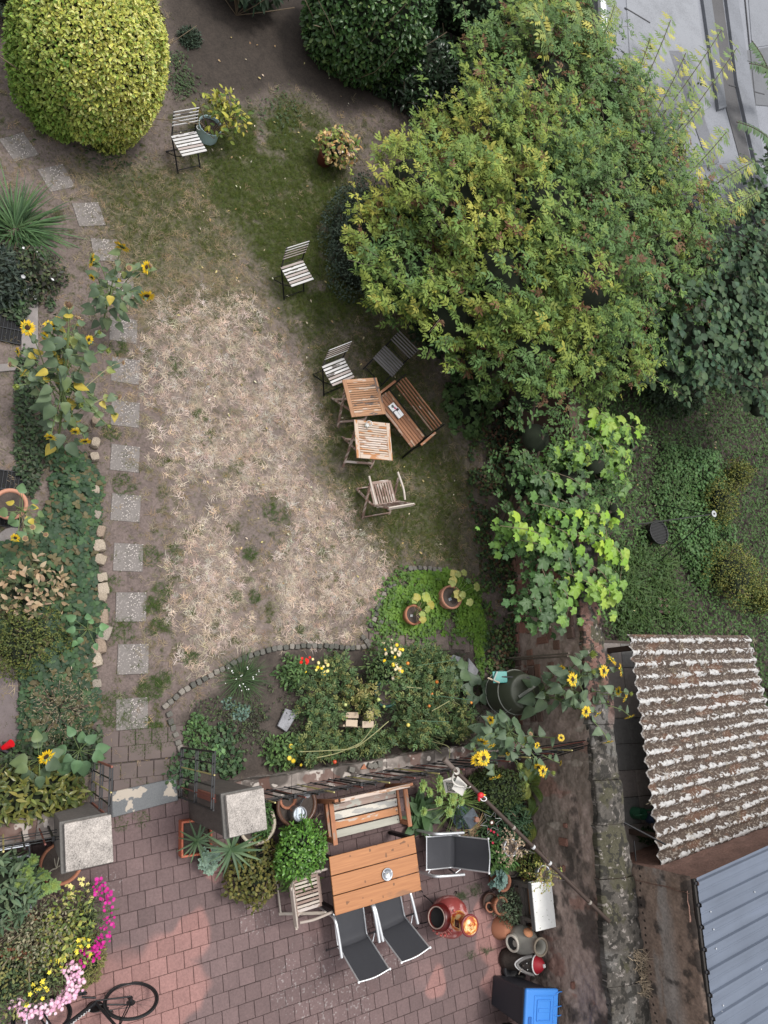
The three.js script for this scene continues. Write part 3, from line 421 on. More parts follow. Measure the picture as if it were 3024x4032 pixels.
// ---- lean-to with the corrugated roof beyond the wall
{
  const t = thing('garden_shed', 'open shed under an old corrugated roof striped with moss and white lichen', 'shed', [0, 0, 0]), h = 1.75;
  const c = [g(2478, 2497, h), V(12.59, h, -1.626), V(13.2, h, 1.66), g(2600, 3425, h)], N = 18, P = (a, b) => c[0].clone().multiplyScalar((1 - a) * (1 - b)).addScaledVector(c[1], a * (1 - b)).addScaledVector(c[2], a * b).addScaledVector(c[3], (1 - a) * b);
  const T = tex(1024, 2048, (u, v) => {
    const ph = v * N, k = Math.cos(2 * Math.PI * (ph - 0.5)), x = u * 3.2, z = v * 3.6, n = fbm(x * 9, z * 16, 221, 4), f = fbm(x * 26, z * 34, 223, 3), big = fbm(x * 1.3, z * 1.3, 225, 3);
    let m = mix3([0.04, 0.028, 0.022], [0.125, 0.09, 0.07], f); m = mix3(m, [0.17, 0.075, 0.04], sst(0.62, 0.7, fbm(x * 2, z * 5, 227, 3)) * 0.4); m = mix3(m, [0.3, 0.26, 0.22], sst(0.70, 0.73, vn(x * 40, z * 55, 229)) * 0.6);
    const w = sst(0.5, 0.62, 0.5 + 0.42 * (k * 0.9 - 0.5) + 1.1 * (n - 0.5) + 0.9 * (f - 0.5) + 0.25 * (big - 0.5)); const e = Math.max(sst(0.015, 0, u), sst(0.975, 1, u)); const g0 = 0.24 + 0.4 * f;
    return mix3(m, [g0, g0 * 0.98, g0 * 0.96], Math.max(w, e * 0.7 * sst(0.35, 0.5, f)));
  }, { clamp: true });
  const m = M([1, 1, 1], 0.92, { map: T, bumpMap: T, bumpScale: 0.012 });
  const sh = (lo) => surf(60, N * 14, (a, b) => { const p = P(a, b), k = Math.cos(2 * Math.PI * (b * N - 0.5)), n = fbm(a * 60, b * 130, 231, 3) - 0.5, e = (Math.min(a, 1 - a) < 0.001) ? n * 0.03 : 0; return [p.x + e, p.y + 0.034 * k + (lo ? -0.012 : 0.012 * n * (1 - k)), p.z, a, b]; });
  const nsheet = 3; for (let s = 0; s < nsheet; s++) { const b0 = s / nsheet, b1 = (s + 1) / nsheet; obj('roof_sheet', surf(60, N / nsheet * 14, (a, q) => { const b = lerp(b0, b1, q), p = P(a, b), k = Math.cos(2 * Math.PI * (b * N - 0.5)), n = fbm(a * 60, b * 130, 231, 3) - 0.5, e = (a < 0.001 || a > 0.999) ? n * 0.035 : 0; return [p.x + e, p.y + 0.034 * k + 0.012 * n * (1 - k) - s * 0.0, p.z, a, b]; }), m, t); }
  obj('roof_underside', sh(true), M([0.1, 0.095, 0.09], 0.95), t);
  obj('barge_board', bar(c[3].clone().add(V(0, -0.06, 0.02)), c[2].clone().add(V(0, -0.06, 0.02)), 0.03, 0.09), M([0.1, 0.1, 0.09], 0.9, { map: stoneT }), t);
  const wd = M([0.09, 0.06, 0.045], 0.85, { map: grain });
  for (const [x, z] of [[9.9, -1.3], [12.2, -1.4], [10.05, 1.8], [12.5, 1.5]]) obj('post', at(rbox(0.09, h - 0.08, 0.09, 0.006), x, (h - 0.08) / 2, z), wd, t);
  for (const z of [-1.2, 0.2, 1.5]) obj('beam', bar(V(9.75, h - 0.09, z + .1), V(12.8, h - 0.09, z - .1), 0.06, 0.1), wd, t);
  obj('back_wall', at(rbox(0.1, 1.6, 3.2, 0.01), 12.5, .8, 0), M([0.2, 0.13, 0.11], 0.9, { map: stoneT }), t);
}
{ // paving between the wall and the shed
  const t = thing('neighbour_path'); t.userData.kind = 'structure'; obj('bank', at(new THREE.BoxGeometry(4, 0.8, 4.0), 10.8, 0.4, .5), soilM, t); obj('bed', sheet([[8.82, -1.45], [12.6, -1.45], [12.6, 2.4], [8.82, 2.4]], 0.806), jointM, t);
  for (let j = 0; j < 8; j++) for (let i = 0; i < 4; i++) { const s = obj('paving_slab', slab(rect(0, 0, 0.44, 0.44), 0.78, 0.83, 0.006), pick([M([.3, .26, .24], .85, { map: grain }), M([.36, .31, .28], .85, { map: grain }), M([.22, .21, .2], .85, { map: grain })]), t); s.position.set(9.08 + i * 0.448 + j * 0.02, R(0, .004), -1.2 + j * 0.448 - i * 0.01); s.rotation.y = rad(1.5); }
}
{ // outbuilding with the blue-grey metal roof
  const t = thing('outbuilding', 'plastered outbuilding with a blue grey ribbed metal roof beside the wall', 'outbuilding', [0, 0, 0]);
  const T = tex(1024, 320, (u, v) => { const z = u * 4.5, y = v * 1.1, n = fbm(z * 1.6, y * 2, 241, 4), f = fbm(z * 16, y * 16, 243, 4); let c = mix3([0.16, 0.115, 0.092], [0.35, 0.255, 0.2], f * 0.7 + n * 0.3); c = mix3(c, [0.3, 0.27, 0.25], sst(0.45, 0.62, fbm(z * 1.1, y * 3.4, 245, 4)) * sst(0.36, 0.1, Math.abs(y - 0.45)) * 0.9); c = mix3(c, [0.03, 0.027, 0.026], 0.8 * sst(0.6, 0.8, fbm(z * 5, y * 5, 247, 5) + 0.3 * sst(0.75, 1.1, y) + 0.15 * sst(0.12, 0, y))); const hole = ((z * 9) % 1 - 0.5) ** 2 + ((y - 0.15 - 0.02 * Math.sin(z * 9)) * 9) ** 2 < 0.03 ? 0.15 : 1; const k = (0.7 + 0.55 * fbm(z * 40, y * 40, 249, 2)) * hole; return [c[0] * k, c[1] * k, c[2] * k]; }, { clamp: true });
  const tw = M([1, 1, 1], 0.92, { map: T, bumpMap: T, bumpScale: 0.02 }), x0 = 9.03, H1 = 2.98, z0 = 2.08;
  obj('side_wall', surf(110, 28, (a, b) => { const z = lerp(z0, 6.2, a), y = lerp(1.85, H1, b), n = fbm(z * 4, y * 4, 251, 4) - 0.5; return [lerp(9.02, 9.16, sst(0, 1, a)) + n * 0.05 - (b > 0.97 ? -0.02 : 0), y, z, a, b]; }), tw, t);
  const fw = M([0.33, 0.2, 0.165], 0.92, { map: stoneT, bumpMap: stoneT, bumpScale: 0.02 });
  obj('front_wall', surf(60, 40, (a, b) => { const x = lerp(9.0, 13, a), y = lerp(0, H1 - 0.03, b), n = fbm(x * 4, y * 4, 253, 4) - 0.5; return [x, y, z0 + 0.22 - 0.16 * (x - 9) + n * 0.05, x * 0.5, y * 0.5]; }), fw, t);
  obj('wall_top', surf(60, 6, (a, b) => { const x = lerp(9.0, 13, a), n = fbm(x * 5, b * 3, 255, 4) - 0.5; return [x, H1 - 0.06 + n * 0.06, z0 + 0.2 - 0.16 * (x - 9) + b * 0.4, x * 0.5, b * 0.5]; }), fw, t);
  const blueT = tex(512, 512, (u, v) => { const s = fbm(u * 3, v * 26, 257, 4), n = fbm(u * 8, v * 8, 259, 4), d = vn(u * 60, v * 60, 260) > .985 ? 1.5 : 1, k = (.72 + .3 * s + .2 * n) * d; return [k * .97, k * .97, k * .95]; }, { rep: [.3, .3] }), blue = M([0.135, 0.16, 0.215], 0.5, { metalness: 0.2, map: blueT, roughnessMap: blueT }), dirx = V(1, 0, -0.178), pitch = 0.278; let k = 0;
  const prof = []; for (let i = 0; i < 5; i++) prof.push([0.0, 0.0], [0.07, 0.0], [0.085, 0.035], [0.125, 0.035], [0.14, 0.0], [0.2, 0.0], [0.205, 0.006], [0.225, 0.006], [0.23, 0]);
  const np = 4, per = 3; for (let s = 0; s < np + 2; s++) {
    const pr2 = []; for (let r = 0; r < per; r++) for (const [a, y] of [[0, 0], [0.035, 0], [0.052, 0.034], [0.088, 0.034], [0.105, 0], [0.17, 0], [0.176, 0.005], [0.196, 0.005], [0.202, 0]]) pr2.push([s * per * pitch + r * pitch + a, y]); pr2.push([(s + 1) * per * pitch + 0.03, 0.002]);
    const L = 6; const p = surf(1, pr2.length - 1, (a, b) => { const q = pr2[Math.round(b * (pr2.length - 1))], x = a * L; return [9.1 + q[0] * 0.02 + x, H1 + 0.05 + q[1] + 0.0 - x * 0.05, 2.10 + q[0] - 0.178 * x, x, q[0]]; });
    obj('roof_panel', p.toNonIndexed(), blue, t).geometry.computeVertexNormals();
    for (let r = 0; r < per; r++) { const z = 2.10 + s * per * pitch + r * pitch; obj('clip', at(rbox(0.05, 0.035, 0.035, 0.006), 9.09 + 0.02 * (z - 2), H1 + 0.035, z + 0.07), M([.03, .03, .035], .6), t); }
  }
  const sc = M([0.5, 0.52, 0.55], 0.4, { metalness: 0.5 }); for (const [px, py] of [[2800, 3590], [2812, 3660], [2822, 3736], [2850, 3960], [2845, 3985], [3010, 3820], [2985, 3515]]) { const c = g(px, py, H1 + 0.06); obj('screw', at(new THREE.CylinderGeometry(0.011, 0.013, 0.012, 8), c.x, H1 + 0.062 - (c.x - 9.1) * 0.05, c.z), sc, t); }
  obj('gutter_edge', bar(V(9.1, H1 + 0.0, 2.12), V(9.2, H1 + 0.0, 6.2), 0.07, 0.06, 0.01), M([0.05, 0.045, 0.042], 0.8, { map: stoneT }), t);
}
{ // garage with the grey felt roof far right
  const t = thing('garage', 'flat garage roof of grey bitumen felt behind the tree', 'garage', [0, 0, 0]), h = 2.6, X = (pts, y) => pts.map(p => { const q = g(p[0], p[1], h); return [q.x, q.z]; });
  const T = tex(512, 512, (u, v) => { const n = fbm(u * 7, v * 7, 261, 5, 7), f = vn(u * 200, v * 200, 263, 200), k = 0.72 + 0.4 * n + 0.3 * (f - 0.5); return [k, k, k]; }, { rep: [0.35, 0.35] });
  const fm = c => M(c, 0.8, { map: T, bumpMap: T, bumpScale: 0.004 }), A = fm([0.235, 0.245, 0.275]), B = fm([0.19, 0.2, 0.225]), C = fm([0.09, 0.088, 0.092]);
  obj('roof_deck', slab(X([[2340, -420], [2385, 300], [2700, 900], [3300, 900], [3600, -500]]), h - 0.25, h, 0.01), A, t);
  const add = (pts, m, y, th = 0.012) => obj('roof_sheet', slab(X(pts), h - 0.005, h + y + th, 0.01), m, t);
  add([[2440, -400], [2690, -400], [2800, 420], [2640, 520], [2480, 260]], fm([.255, .265, .29]), 0.004);
  add([[2700, -400], [2735, -400], [2850, 430], [2820, 440]], fm([.16, .17, .19]), 0.05, 0.03); add([[2740, -400], [2790, -400], [2888, 330], [2955, 640], [2915, 640], [2850, 400]], C, 0.004);
  add([[2800, -400], [2830, -400], [2960, 400], [3000, 640], [2962, 640], [2892, 330]], B, 0.05, 0.03); add([[2905, 205], [3100, 175], [3140, 430], [2975, 415]], fm([.14, .145, .158]), 0.008); add([[2915, -400], [3200, -400], [3150, 160], [2960, 190]], fm([.215, .225, .25]), 0.006); add([[2630, 200], [2680, 200], [2830, 640], [2790, 660]], fm([.16, .165, .185]), 0.006);
  for (const [a, b] of [[[2905, -300], [2975, 415]], [[2460, 30], [2560, 90]], [[2870, 335], [3010, 372]]]) { const p = g(...a, h + 0.02), q = g(...b, h + 0.02); obj('seam', bar(p, q, 0.03, 0.015, 0.004), M([.05, .05, .055], .8), t); }
  const e0 = g(2344, -400, h + 0.03), e1 = g(2388, 300, h + 0.03), e2 = g(2700, 900, h + .03); obj('edge_trim', bar(e0, e1, 0.16, 0.09, 0.01), M([0.62, 0.63, 0.66], 0.5), t); obj('edge_trim', bar(e1, e2, 0.1, 0.09, 0.01), M([0.3, 0.31, 0.33], 0.5), t);
  const bw = [[.2, .065, .05], [.15, .055, .045], [.11, .05, .045], [.24, .09, .07]].map(c => M(c, .9, { map: stoneT })); const d = e1.clone().sub(e0), L = d.length(); d.normalize();
  const wl = obj('side_wall', at(rbox(0.2, h - 0.3, L, 0.01), 0, 0, 0), M([0.1, 0.07, 0.06], 0.9), t); wl.position.set((e0.x + e1.x) / 2 + 0.1, (h - 0.3) / 2, (e0.z + e1.z) / 2); wl.rotation.y = Math.atan2(d.x, d.z);
  const bg = rbox(0.05, 0.065, 0.235, 0.006);
  for (let r = 0; r < 24; r++) for (let i = 0; i < 12; i++) { const s = L - 0.2 - (i + (r % 2) / 2) * 0.25; const p = toPx(e0.x + d.x * s, 2.2, e0.z + d.z * s); if (p[1] < -30) continue; const b = obj('brick', bg, pick(bw), t); b.position.set(e0.x + d.x * s + R(-.005, .005), 0.42 + r * 0.077, e0.z + d.z * s); b.rotation.y = wl.rotation.y; }
}
{ // dry stalks and moss cushions lying on the corrugated roof
  const t = scene.getObjectByName('garden_shed'), s = new Scatter(MATS[1], blade), c = [g(2478, 2497, 1.75), V(13.2, 1.75, 1.66)];
  for (let i = 0; i < 150; i++) { const a = rnd(), b = rnd(), x = lerp(9.6, 12.9, a), z = lerp(-1.55, 1.9, b) - (x - 9.6) * .08; s.add(V(x, 1.785, z), V(G1(), R(0, .3), G1()), V(.3 * G1(), 1, .3 * G1()), R(.04, .1), jitter(pick([[.4, .33, .26], [.28, .22, .16], [.08, .06, .04]]), .2)); } s.build('dry_stalks', t);
}
// ---------------------------------------------------------------- plants
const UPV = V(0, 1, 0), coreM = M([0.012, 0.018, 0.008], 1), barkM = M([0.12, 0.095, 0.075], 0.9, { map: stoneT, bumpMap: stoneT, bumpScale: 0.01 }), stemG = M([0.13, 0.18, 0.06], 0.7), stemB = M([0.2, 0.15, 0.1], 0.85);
const pal = (...cs) => () => jitter(pick(cs), 0.22);
// leaves over a rounded body; o: c, r, n, leaf, mat, size [a, b], col(dir, p), sq (squareness), lo (lowest dir.y), bump, depth, up (how far leaves turn up), droop
function dome(parent, o, name = 'foliage') {
  const s = new Scatter(o.leaf, o.mat || leafM), [rx, ry, rz] = o.r, c = o.c || [0, 0, 0], lo = o.lo ?? -0.2, sq = o.sq || 2, sd = o.seed ?? RI(999);
  for (let k = 0, done = 0; done < o.n && k < o.n * 4; k++) {
    const d = onSphere(); if (d.y < lo) continue; done++;
    const f = Math.pow(Math.abs(d.x) ** sq + Math.abs(d.y) ** sq + Math.abs(d.z) ** sq, -1 / sq), b = 1 + (o.bump ?? 0.15) * 2 * (fbm(d.x * 2.6 + 7, d.z * 2.6 + d.y * 2.1 + 3, sd, 3) - 0.5), q = f * b * (1 - (o.depth ?? 0.25) * rnd() ** 2);
    const p = V(c[0] + d.x * rx * q, c[1] + d.y * ry * q, c[2] + d.z * rz * q); if (p.y < 0.005) p.y = 0.005 + 0.03 * rnd();
    const nrm = V(d.x / rx, d.y / ry, d.z / rz).normalize().lerp(UPV, o.up ?? 0.35); nrm.x += 0.4 * G1(); nrm.y += 0.3 * G1(); nrm.z += 0.4 * G1();
    const t = onSphere().addScaledVector(d, o.out ?? 0.6); t.y += o.rise ?? 0.1; s.add(p, t, nrm, R(...o.size), o.col(d, p), o.ws || 1);
  }
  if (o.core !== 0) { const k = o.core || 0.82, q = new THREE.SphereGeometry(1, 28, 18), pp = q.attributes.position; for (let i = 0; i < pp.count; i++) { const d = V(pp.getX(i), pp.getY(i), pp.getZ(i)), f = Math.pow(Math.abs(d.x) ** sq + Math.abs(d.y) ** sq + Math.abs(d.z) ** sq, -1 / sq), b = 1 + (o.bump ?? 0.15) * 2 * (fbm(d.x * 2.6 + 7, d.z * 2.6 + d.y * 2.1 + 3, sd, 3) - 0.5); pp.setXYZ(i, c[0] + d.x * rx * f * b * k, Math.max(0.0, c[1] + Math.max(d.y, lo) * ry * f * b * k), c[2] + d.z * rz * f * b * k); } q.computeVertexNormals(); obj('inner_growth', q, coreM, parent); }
  return s.build(name, parent);
}
function twigs(parent, n, c, len, r = 0.006, mat = stemB, up = 0.8) { const l = []; for (let i = 0; i < n; i++) { const d = onSphere(); d.y = Math.abs(d.y) + up; d.normalize(); const e = V(...c).addScaledVector(d, len * R(0.6, 1.1)); l.push(tube([V(...c), V(...c).addScaledVector(d, len * 0.45).add(V(G1(), G1(), G1()).multiplyScalar(0.06 * len)), e], r * R(.6, 1.2), 4, 5)); } return obj('stems', l, mat, parent); }
function shrub(name, label, cat, px, py, o) { const t = thing(name, label, cat, g(px, py, o.y0 || 0)); if (o.twigs) twigs(t, o.twigs, [0, 0, 0], Math.min(o.r[0], o.r[1]) * 1.0 + (o.c ? o.c[1] : 0), 0.008, o.stem || stemB); dome(t, o, o.part); return t; }
function strapTuft(parent, n, len, col, o = {}) { const s = new Scatter(o.geo || L_STRAP, leafM); for (let i = 0; i < n; i++) { const a = R(0, 6.28), e = R(o.e0 ?? 0.3, o.e1 ?? 1.3), d = V(Math.cos(a) * Math.cos(e), Math.sin(e), Math.sin(a) * Math.cos(e)); s.add(V(Math.cos(a) * R(0, o.base ?? 0.05), 0.01 + (o.y || 0), Math.sin(a) * R(0, o.base ?? 0.05)), d, V(-d.x * .3 + .2 * G1(), 1, -d.z * .3 + .2 * G1()), len * R(0.6, 1.15), col(), o.ws || 1); } return s.build(o.part || 'blades', parent); }
function flowerGeo(n, W, cup = 0.25) { const l = []; for (let i = 0; i < n; i++) { const q = leafGeo(W, OBO, { n: 2, curl: 0.2, fold: 0.1 }); q.rotateX(-cup); q.rotateY(i / n * 6.283); l.push(q); } return mergeGeometries(l); }
const F5 = flowerGeo(5, 0.75), F12 = flowerGeo(14, 0.3, 0.15), FB = flowerGeo(9, 0.5, 0.8);
function blossoms(parent, geo, n, spot, size, col, tilt = 0.5, name = 'flowers') { const s = new Scatter(geo, leafM); for (let i = 0; i < n; i++) { const p = spot(i); s.add(p, V(R(-1, 1), 0, R(-1, 1)), V(tilt * G1(), 1, tilt * G1()), R(...size), col()); } return s.build(name, parent); }
const spotOn = (r, y0, y1) => () => { const a = R(0, 6.28), q = Math.sqrt(rnd()); return V(Math.cos(a) * q * r[0], lerp(y1, y0, q * q) + 0.02 * G1(), Math.sin(a) * q * r[1]); };
const lm = new Map(); function leafMat(c, geoMat) { const k = c.map(x => x.toFixed(3)).join(); if (!lm.has(k)) lm.set(k, M(c, 0.55, { vertexColors: true, transmission: 0.18, thickness: 0 })); return lm.get(k); }
function leafMesh(parent, geo, c, p, d, n, s, ws = 1, name = 'leaf') { const m = obj(name, geo, leafMat(c), parent); frame(p, d, n, s, ws).decompose(m.position, m.quaternion, m.scale); return m; }
function pot(parent, r, h, mat, o = {}) { const rt = r, rb = r * (o.taper ?? 0.72), w = o.w || 0.018; obj('pot', lathe([[0, 0], [rb, 0], [rt - .004, h - (o.lip ?? 0.05)], [rt + (o.rim ?? 0.012), h - (o.lip ?? 0.05)], [rt + (o.rim ?? 0.012), h], [rt - w, h + .003], [rt - w - .008, h - 0.04]]), mat, parent); obj('soil', disc(rt - w - .004, h - 0.035), soilM, parent); }
const terra = [[0.43, 0.175, 0.1], [0.36, 0.15, 0.09], [0.5, 0.24, 0.16]].map(c => M(c, 0.8, { map: tex(256, 256, (u, v) => { const n = fbm(u * 5, v * 5, 271, 4, 5), k = 0.75 + 0.35 * n; return [k, k * (0.96 + 0.1 * n), k]; }), bumpMap: grain, bumpScale: 0.001 }));

// ---- big clipped hedges at the top of the garden
{
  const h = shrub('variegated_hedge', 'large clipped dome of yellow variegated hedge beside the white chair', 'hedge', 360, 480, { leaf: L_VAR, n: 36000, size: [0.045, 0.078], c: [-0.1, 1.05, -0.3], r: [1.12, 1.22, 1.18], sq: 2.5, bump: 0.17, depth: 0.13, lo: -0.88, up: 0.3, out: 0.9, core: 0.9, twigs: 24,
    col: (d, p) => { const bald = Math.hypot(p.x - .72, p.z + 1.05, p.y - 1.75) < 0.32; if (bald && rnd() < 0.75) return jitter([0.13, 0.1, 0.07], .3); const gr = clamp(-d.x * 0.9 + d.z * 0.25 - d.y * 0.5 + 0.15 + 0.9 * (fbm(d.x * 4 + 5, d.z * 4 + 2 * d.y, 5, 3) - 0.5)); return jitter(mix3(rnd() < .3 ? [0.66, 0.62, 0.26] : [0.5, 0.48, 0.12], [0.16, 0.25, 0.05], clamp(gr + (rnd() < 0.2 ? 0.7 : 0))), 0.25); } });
  shrub('laurel_hedge', 'rounded glossy green laurel hedge behind the red flowerpot', 'hedge', 1340, 320, { leaf: L_OBO, mat: leafGloss, n: 9500, size: [0.08, 0.13], c: [0.1, 1.1, -0.75], r: [1.15, 1.3, 1.1], sq: 2.6, bump: 0.18, depth: 0.15, lo: -0.85, up: 0.35, out: 0.8, core: 0.9, twigs: 16, col: () => jitter(rnd() < 0.1 ? [0.13, 0.2, 0.06] : [0.05, 0.105, 0.032], 0.25) });
  shrub('viburnum', 'dark shrub with long drooping leaves at the top edge', 'shrub', 930, 60, { leaf: L_LANCE, n: 900, size: [0.16, 0.24], ws: 1.3, c: [0, 0.7, -0.6], r: [0.75, 0.7, 0.8], lo: -0.6, out: 1, rise: -0.25, twigs: 12, col: pal([0.045, 0.075, 0.045], [0.06, 0.09, 0.055]) });
  shrub('dark_laurel', 'low dark green laurel shrub right of the rounded laurel hedge', 'shrub', 1570, 400, { leaf: L_LANCE, mat: leafGloss, n: 3600, size: [0.1, 0.15], ws: 1.3, c: [0.35, 0.3, -0.6], r: [1.35, 0.75, 0.95], lo: -0.3, out: .9, core: 0.85, twigs: 12, col: pal([0.022, 0.045, 0.022], [0.03, 0.055, 0.026]) });
  shrub('privet', 'tall dark green shrub between the laurel hedge and the tree', 'shrub', 1700, 230, { leaf: L_OVAL, n: 6500, size: [0.07, 0.11], c: [0.4, 1.3, -1.0], r: [1.7, 1.25, 1.3], lo: -0.7, bump: 0.25, core: 0.85, twigs: 14, col: pal([0.045, 0.08, 0.04], [0.06, 0.1, 0.045], [0.035, 0.065, 0.035]) });
  shrub('cotoneaster', 'low blue grey shrub with fine twigs below the tree edge', 'shrub', 1390, 960, { leaf: L_ROUND, n: 9000, size: [0.026, 0.042], c: [0.2, 0.2, 0], r: [0.95, 0.6, 1.35], lo: -0.2, bump: 0.35, depth: 0.4, core: 0.75, twigs: 30, col: pal([0.05, 0.075, 0.05], [0.075, 0.1, 0.07], [0.035, 0.055, 0.038]) });
  { const t = thing('cotoneaster', 'thin grey leafed sprays arching from under the tree near the dark laurel', 'shrub', g(1640, 640)); const s = new Scatter(L_ROUND, leafM), l = []; for (let i = 0; i < 16; i++) { const a = R(2.2, 5.2), e = V(Math.cos(a) * R(.4, .9), R(.3, .9), Math.sin(a) * R(.4, .9)), c = new THREE.QuadraticBezierCurve3(V(0, 0, 0), V(e.x * .3, e.y, e.z * .3), e); l.push(new THREE.TubeGeometry(c, 8, 0.004, 4)); for (let k = 3; k < 22; k++) { const p = c.getPoint(k / 21); for (const q of [-1, 1]) s.add(p, V(G1(), .3, G1()), UPV, R(.025, .04), jitter([.1, .13, .1], .2)); } } obj('stems', l, stemB, t); s.build('foliage', t); }
  shrub('lavender', 'small grey green lavender bush on bare soil behind the potted hydrangea', 'shrub', 745, 160, { leaf: L_LANCE, n: 420, size: [0.05, 0.09], r: [0.2, 0.22, 0.2], lo: 0, rise: .8, col: pal([0.05, 0.075, 0.05]) });
  shrub('shrub', 'dark leafy shrub in the top left corner', 'shrub', 40, 120, { leaf: L_OVAL, n: 1100, size: [0.08, 0.13], c: [-0.5, 0.6, -0.6], r: [0.75, 0.8, 1.0], lo: -0.5, twigs: 8, col: pal([0.05, 0.065, 0.05], [0.1, 0.12, 0.08]) });
  const dw = thing('weeds', 'low green weeds under the hedge beside the white chair'); dw.userData.kind = 'stuff'; { const s = new Scatter(L_OVAL, leafM); for (const [px, py, r, n] of [[715, 330, .3, 260], [700, 240, .15, 80], [880, 480, .2, 30], [1080, 460, .4, 120], [1150, 420, .3, 60], [430, 620, .4, 120], [230, 500, .3, 90]]) { const c = g(px, py); for (let i = 0; i < n; i++) s.add(V(c.x + r * G1(), R(.01, .06), c.z + r * G1()), V(G1(), .2, G1()), UPV, R(.03, .07), jitter([.045, .07, .028], .3)); } s.build('foliage', dw); }
}
// ---- the elder tree that leans over the wall: lobes [px, py, height, radius]
function lobeTree(name, label, cat, trunks, lobes, o) {
  const t = thing(name, label, cat, [0, 0, 0]), sc = o.leaves.map(l => new Scatter(l, o.mat || leafM)), br = [], centres = lobes.map(([px, py, h, r]) => ({ p: g(px, py, h), r }));
  for (const [b, r0] of trunks) for (let i = 0; i < centres.length; i++) { const q = centres[i], base = V(...b); if (rnd() < 0.5) continue; const m = base.clone().lerp(q.p, 0.5); m.y = q.p.y * 0.72; br.push(tube([base, m, q.p.clone().add(V(0, q.r * 0.2, 0))], r0 * R(0.35, 0.8), 10, 6)); }
  obj('trunk', [...trunks.map(([b, r0]) => rod(V(b[0], 0, b[2]), V(b[0] + .1, 1.2, b[2] + .05), r0, r0 * .8, 10)), ...br], barkM, t);
  const shoots = [];
  for (const { p: c, r } of centres) {
    const n = Math.round(o.dens * r * r);
    for (let k = 0; k < n; k++) {
      const d = onSphere(); if (d.y < -0.35) { k--; continue; } const q = r * (1 - 0.45 * rnd() ** 1.6) * (0.85 + 0.5 * fbm(d.x * 2 + c.x, d.z * 2 + c.z, 301, 2)), p = V(c.x + d.x * q, c.y + d.y * q * (o.flat || 0.7), c.z + d.z * q);
      const dir = d.clone().multiply(V(1, 0.5, 1)).add(V(0.5 * G1(), 0.35, 0.5 * G1())).normalize(), L = R(...o.shoot) * (o.long && rnd() < .12 && d.y > -.1 ? 2.6 : 1), e = p.clone().addScaledVector(dir, L); const base = o.col(p, d); if (rnd() < 0.4) shoots.push(rod(p, e, 0.006, 0.003, 4));
      const m = Math.round(o.per * (L > o.shoot[1] ? 1.9 : 1)); for (let i = 0; i < m; i++) { const f = i / m, x = p.clone().addScaledVector(dir, L * f), side = V().crossVectors(dir, UPV).normalize().multiplyScalar(i % 2 ? 1 : -1), td = side.add(dir.clone().multiplyScalar(0.5)).add(V(.3 * G1(), .1 + .2 * G1() - (o.droop || 0), .3 * G1())); sc[RI(sc.length)].add(x, td, V((o.tip || .35) * G1() + d.x * .4, 1, (o.tip || .35) * G1() + d.z * .4), R(...o.size) * R(.7, 1.15), jitter(rnd() < 0.75 ? base : o.col(p, d), 0.16)); }
    }
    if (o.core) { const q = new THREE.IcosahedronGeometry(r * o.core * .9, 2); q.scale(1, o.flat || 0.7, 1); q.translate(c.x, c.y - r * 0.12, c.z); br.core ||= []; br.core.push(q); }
  }
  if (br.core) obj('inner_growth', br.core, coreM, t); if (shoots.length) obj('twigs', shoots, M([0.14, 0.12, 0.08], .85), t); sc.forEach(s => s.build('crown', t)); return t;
}
const elderCol = (p, d) => { const n = .45 * fbm(p.x * 0.8 + 3, p.z * 0.8, 311, 2) + .55 * fbm(p.x * 3.1, p.z * 3.1, 313, 3), w = clamp((8.6 - p.x) * 0.16 + 0.3) , r = rnd(); const yl = n + 0.3 * w - 0.3 + 0.13 * G1(); if (r < 0.05) return [0.14, 0.075, 0.04]; return yl > 0.6 ? [0.33, 0.33, 0.07] : yl > 0.44 ? [0.19, 0.24, 0.05] : yl > 0.3 ? [0.13, 0.2, 0.05] : [0.085, 0.15, 0.05]; };
const ELDER = [[1990, 560, 2.6, 1.0], [2200, 330, 2.7, 1.0], [2380, 420, 2.9, 0.85], [1850, 800, 2.5, 0.9], [2150, 800, 3.0, 1.1], [2450, 760, 3.0, 1.0], [2000, 1080, 2.7, 1.0], [2300, 1100, 3.0, 1.1], [2600, 1020, 2.8, 0.9], [1620, 700, 1.8, 0.65], [1500, 950, 1.3, 0.55], [1640, 1100, 1.6, 0.75], [1800, 1230, 2.1, 0.75], [2100, 1330, 2.5, 0.8], [2400, 1330, 2.6, 0.8], [2600, 1250, 2.4, 0.7], [1950, 330, 2.1, 0.8], [2080, 180, 2.2, 0.8], [2250, 100, 2.6, 0.55], [2700, 850, 2.8, 0.7], [2560, 580, 3.1, 0.55], [1740, 560, 1.7, 0.6], [1580, 850, 1.4, 0.5], [1900, 1400, 1.5, 0.6], [2300, 1480, 1.9, 0.55], [2150, 560, 2.9, .9], [2780, 1020, 2.6, .6], [1560, 1150, 1.2, 0.45]];
const elder = lobeTree('elder_tree', 'broad yellowing elder tree spreading over the lawn edge and the wall', 'tree', [[[7.5, 0, -9.2], 0.13], [[7.9, 0, -8.2], 0.1], [[7.0, 0, -7.4], 0.07]], ELDER, { leaves: [L_PIN, L_PIN2, L_PIN2, L_PIN3], tip: .75, long: 1, dens: 250, shoot: [0.12, 0.36], per: 4, size: [0.12, 0.21], col: elderCol, droop: 0.1, core: 0.62 });
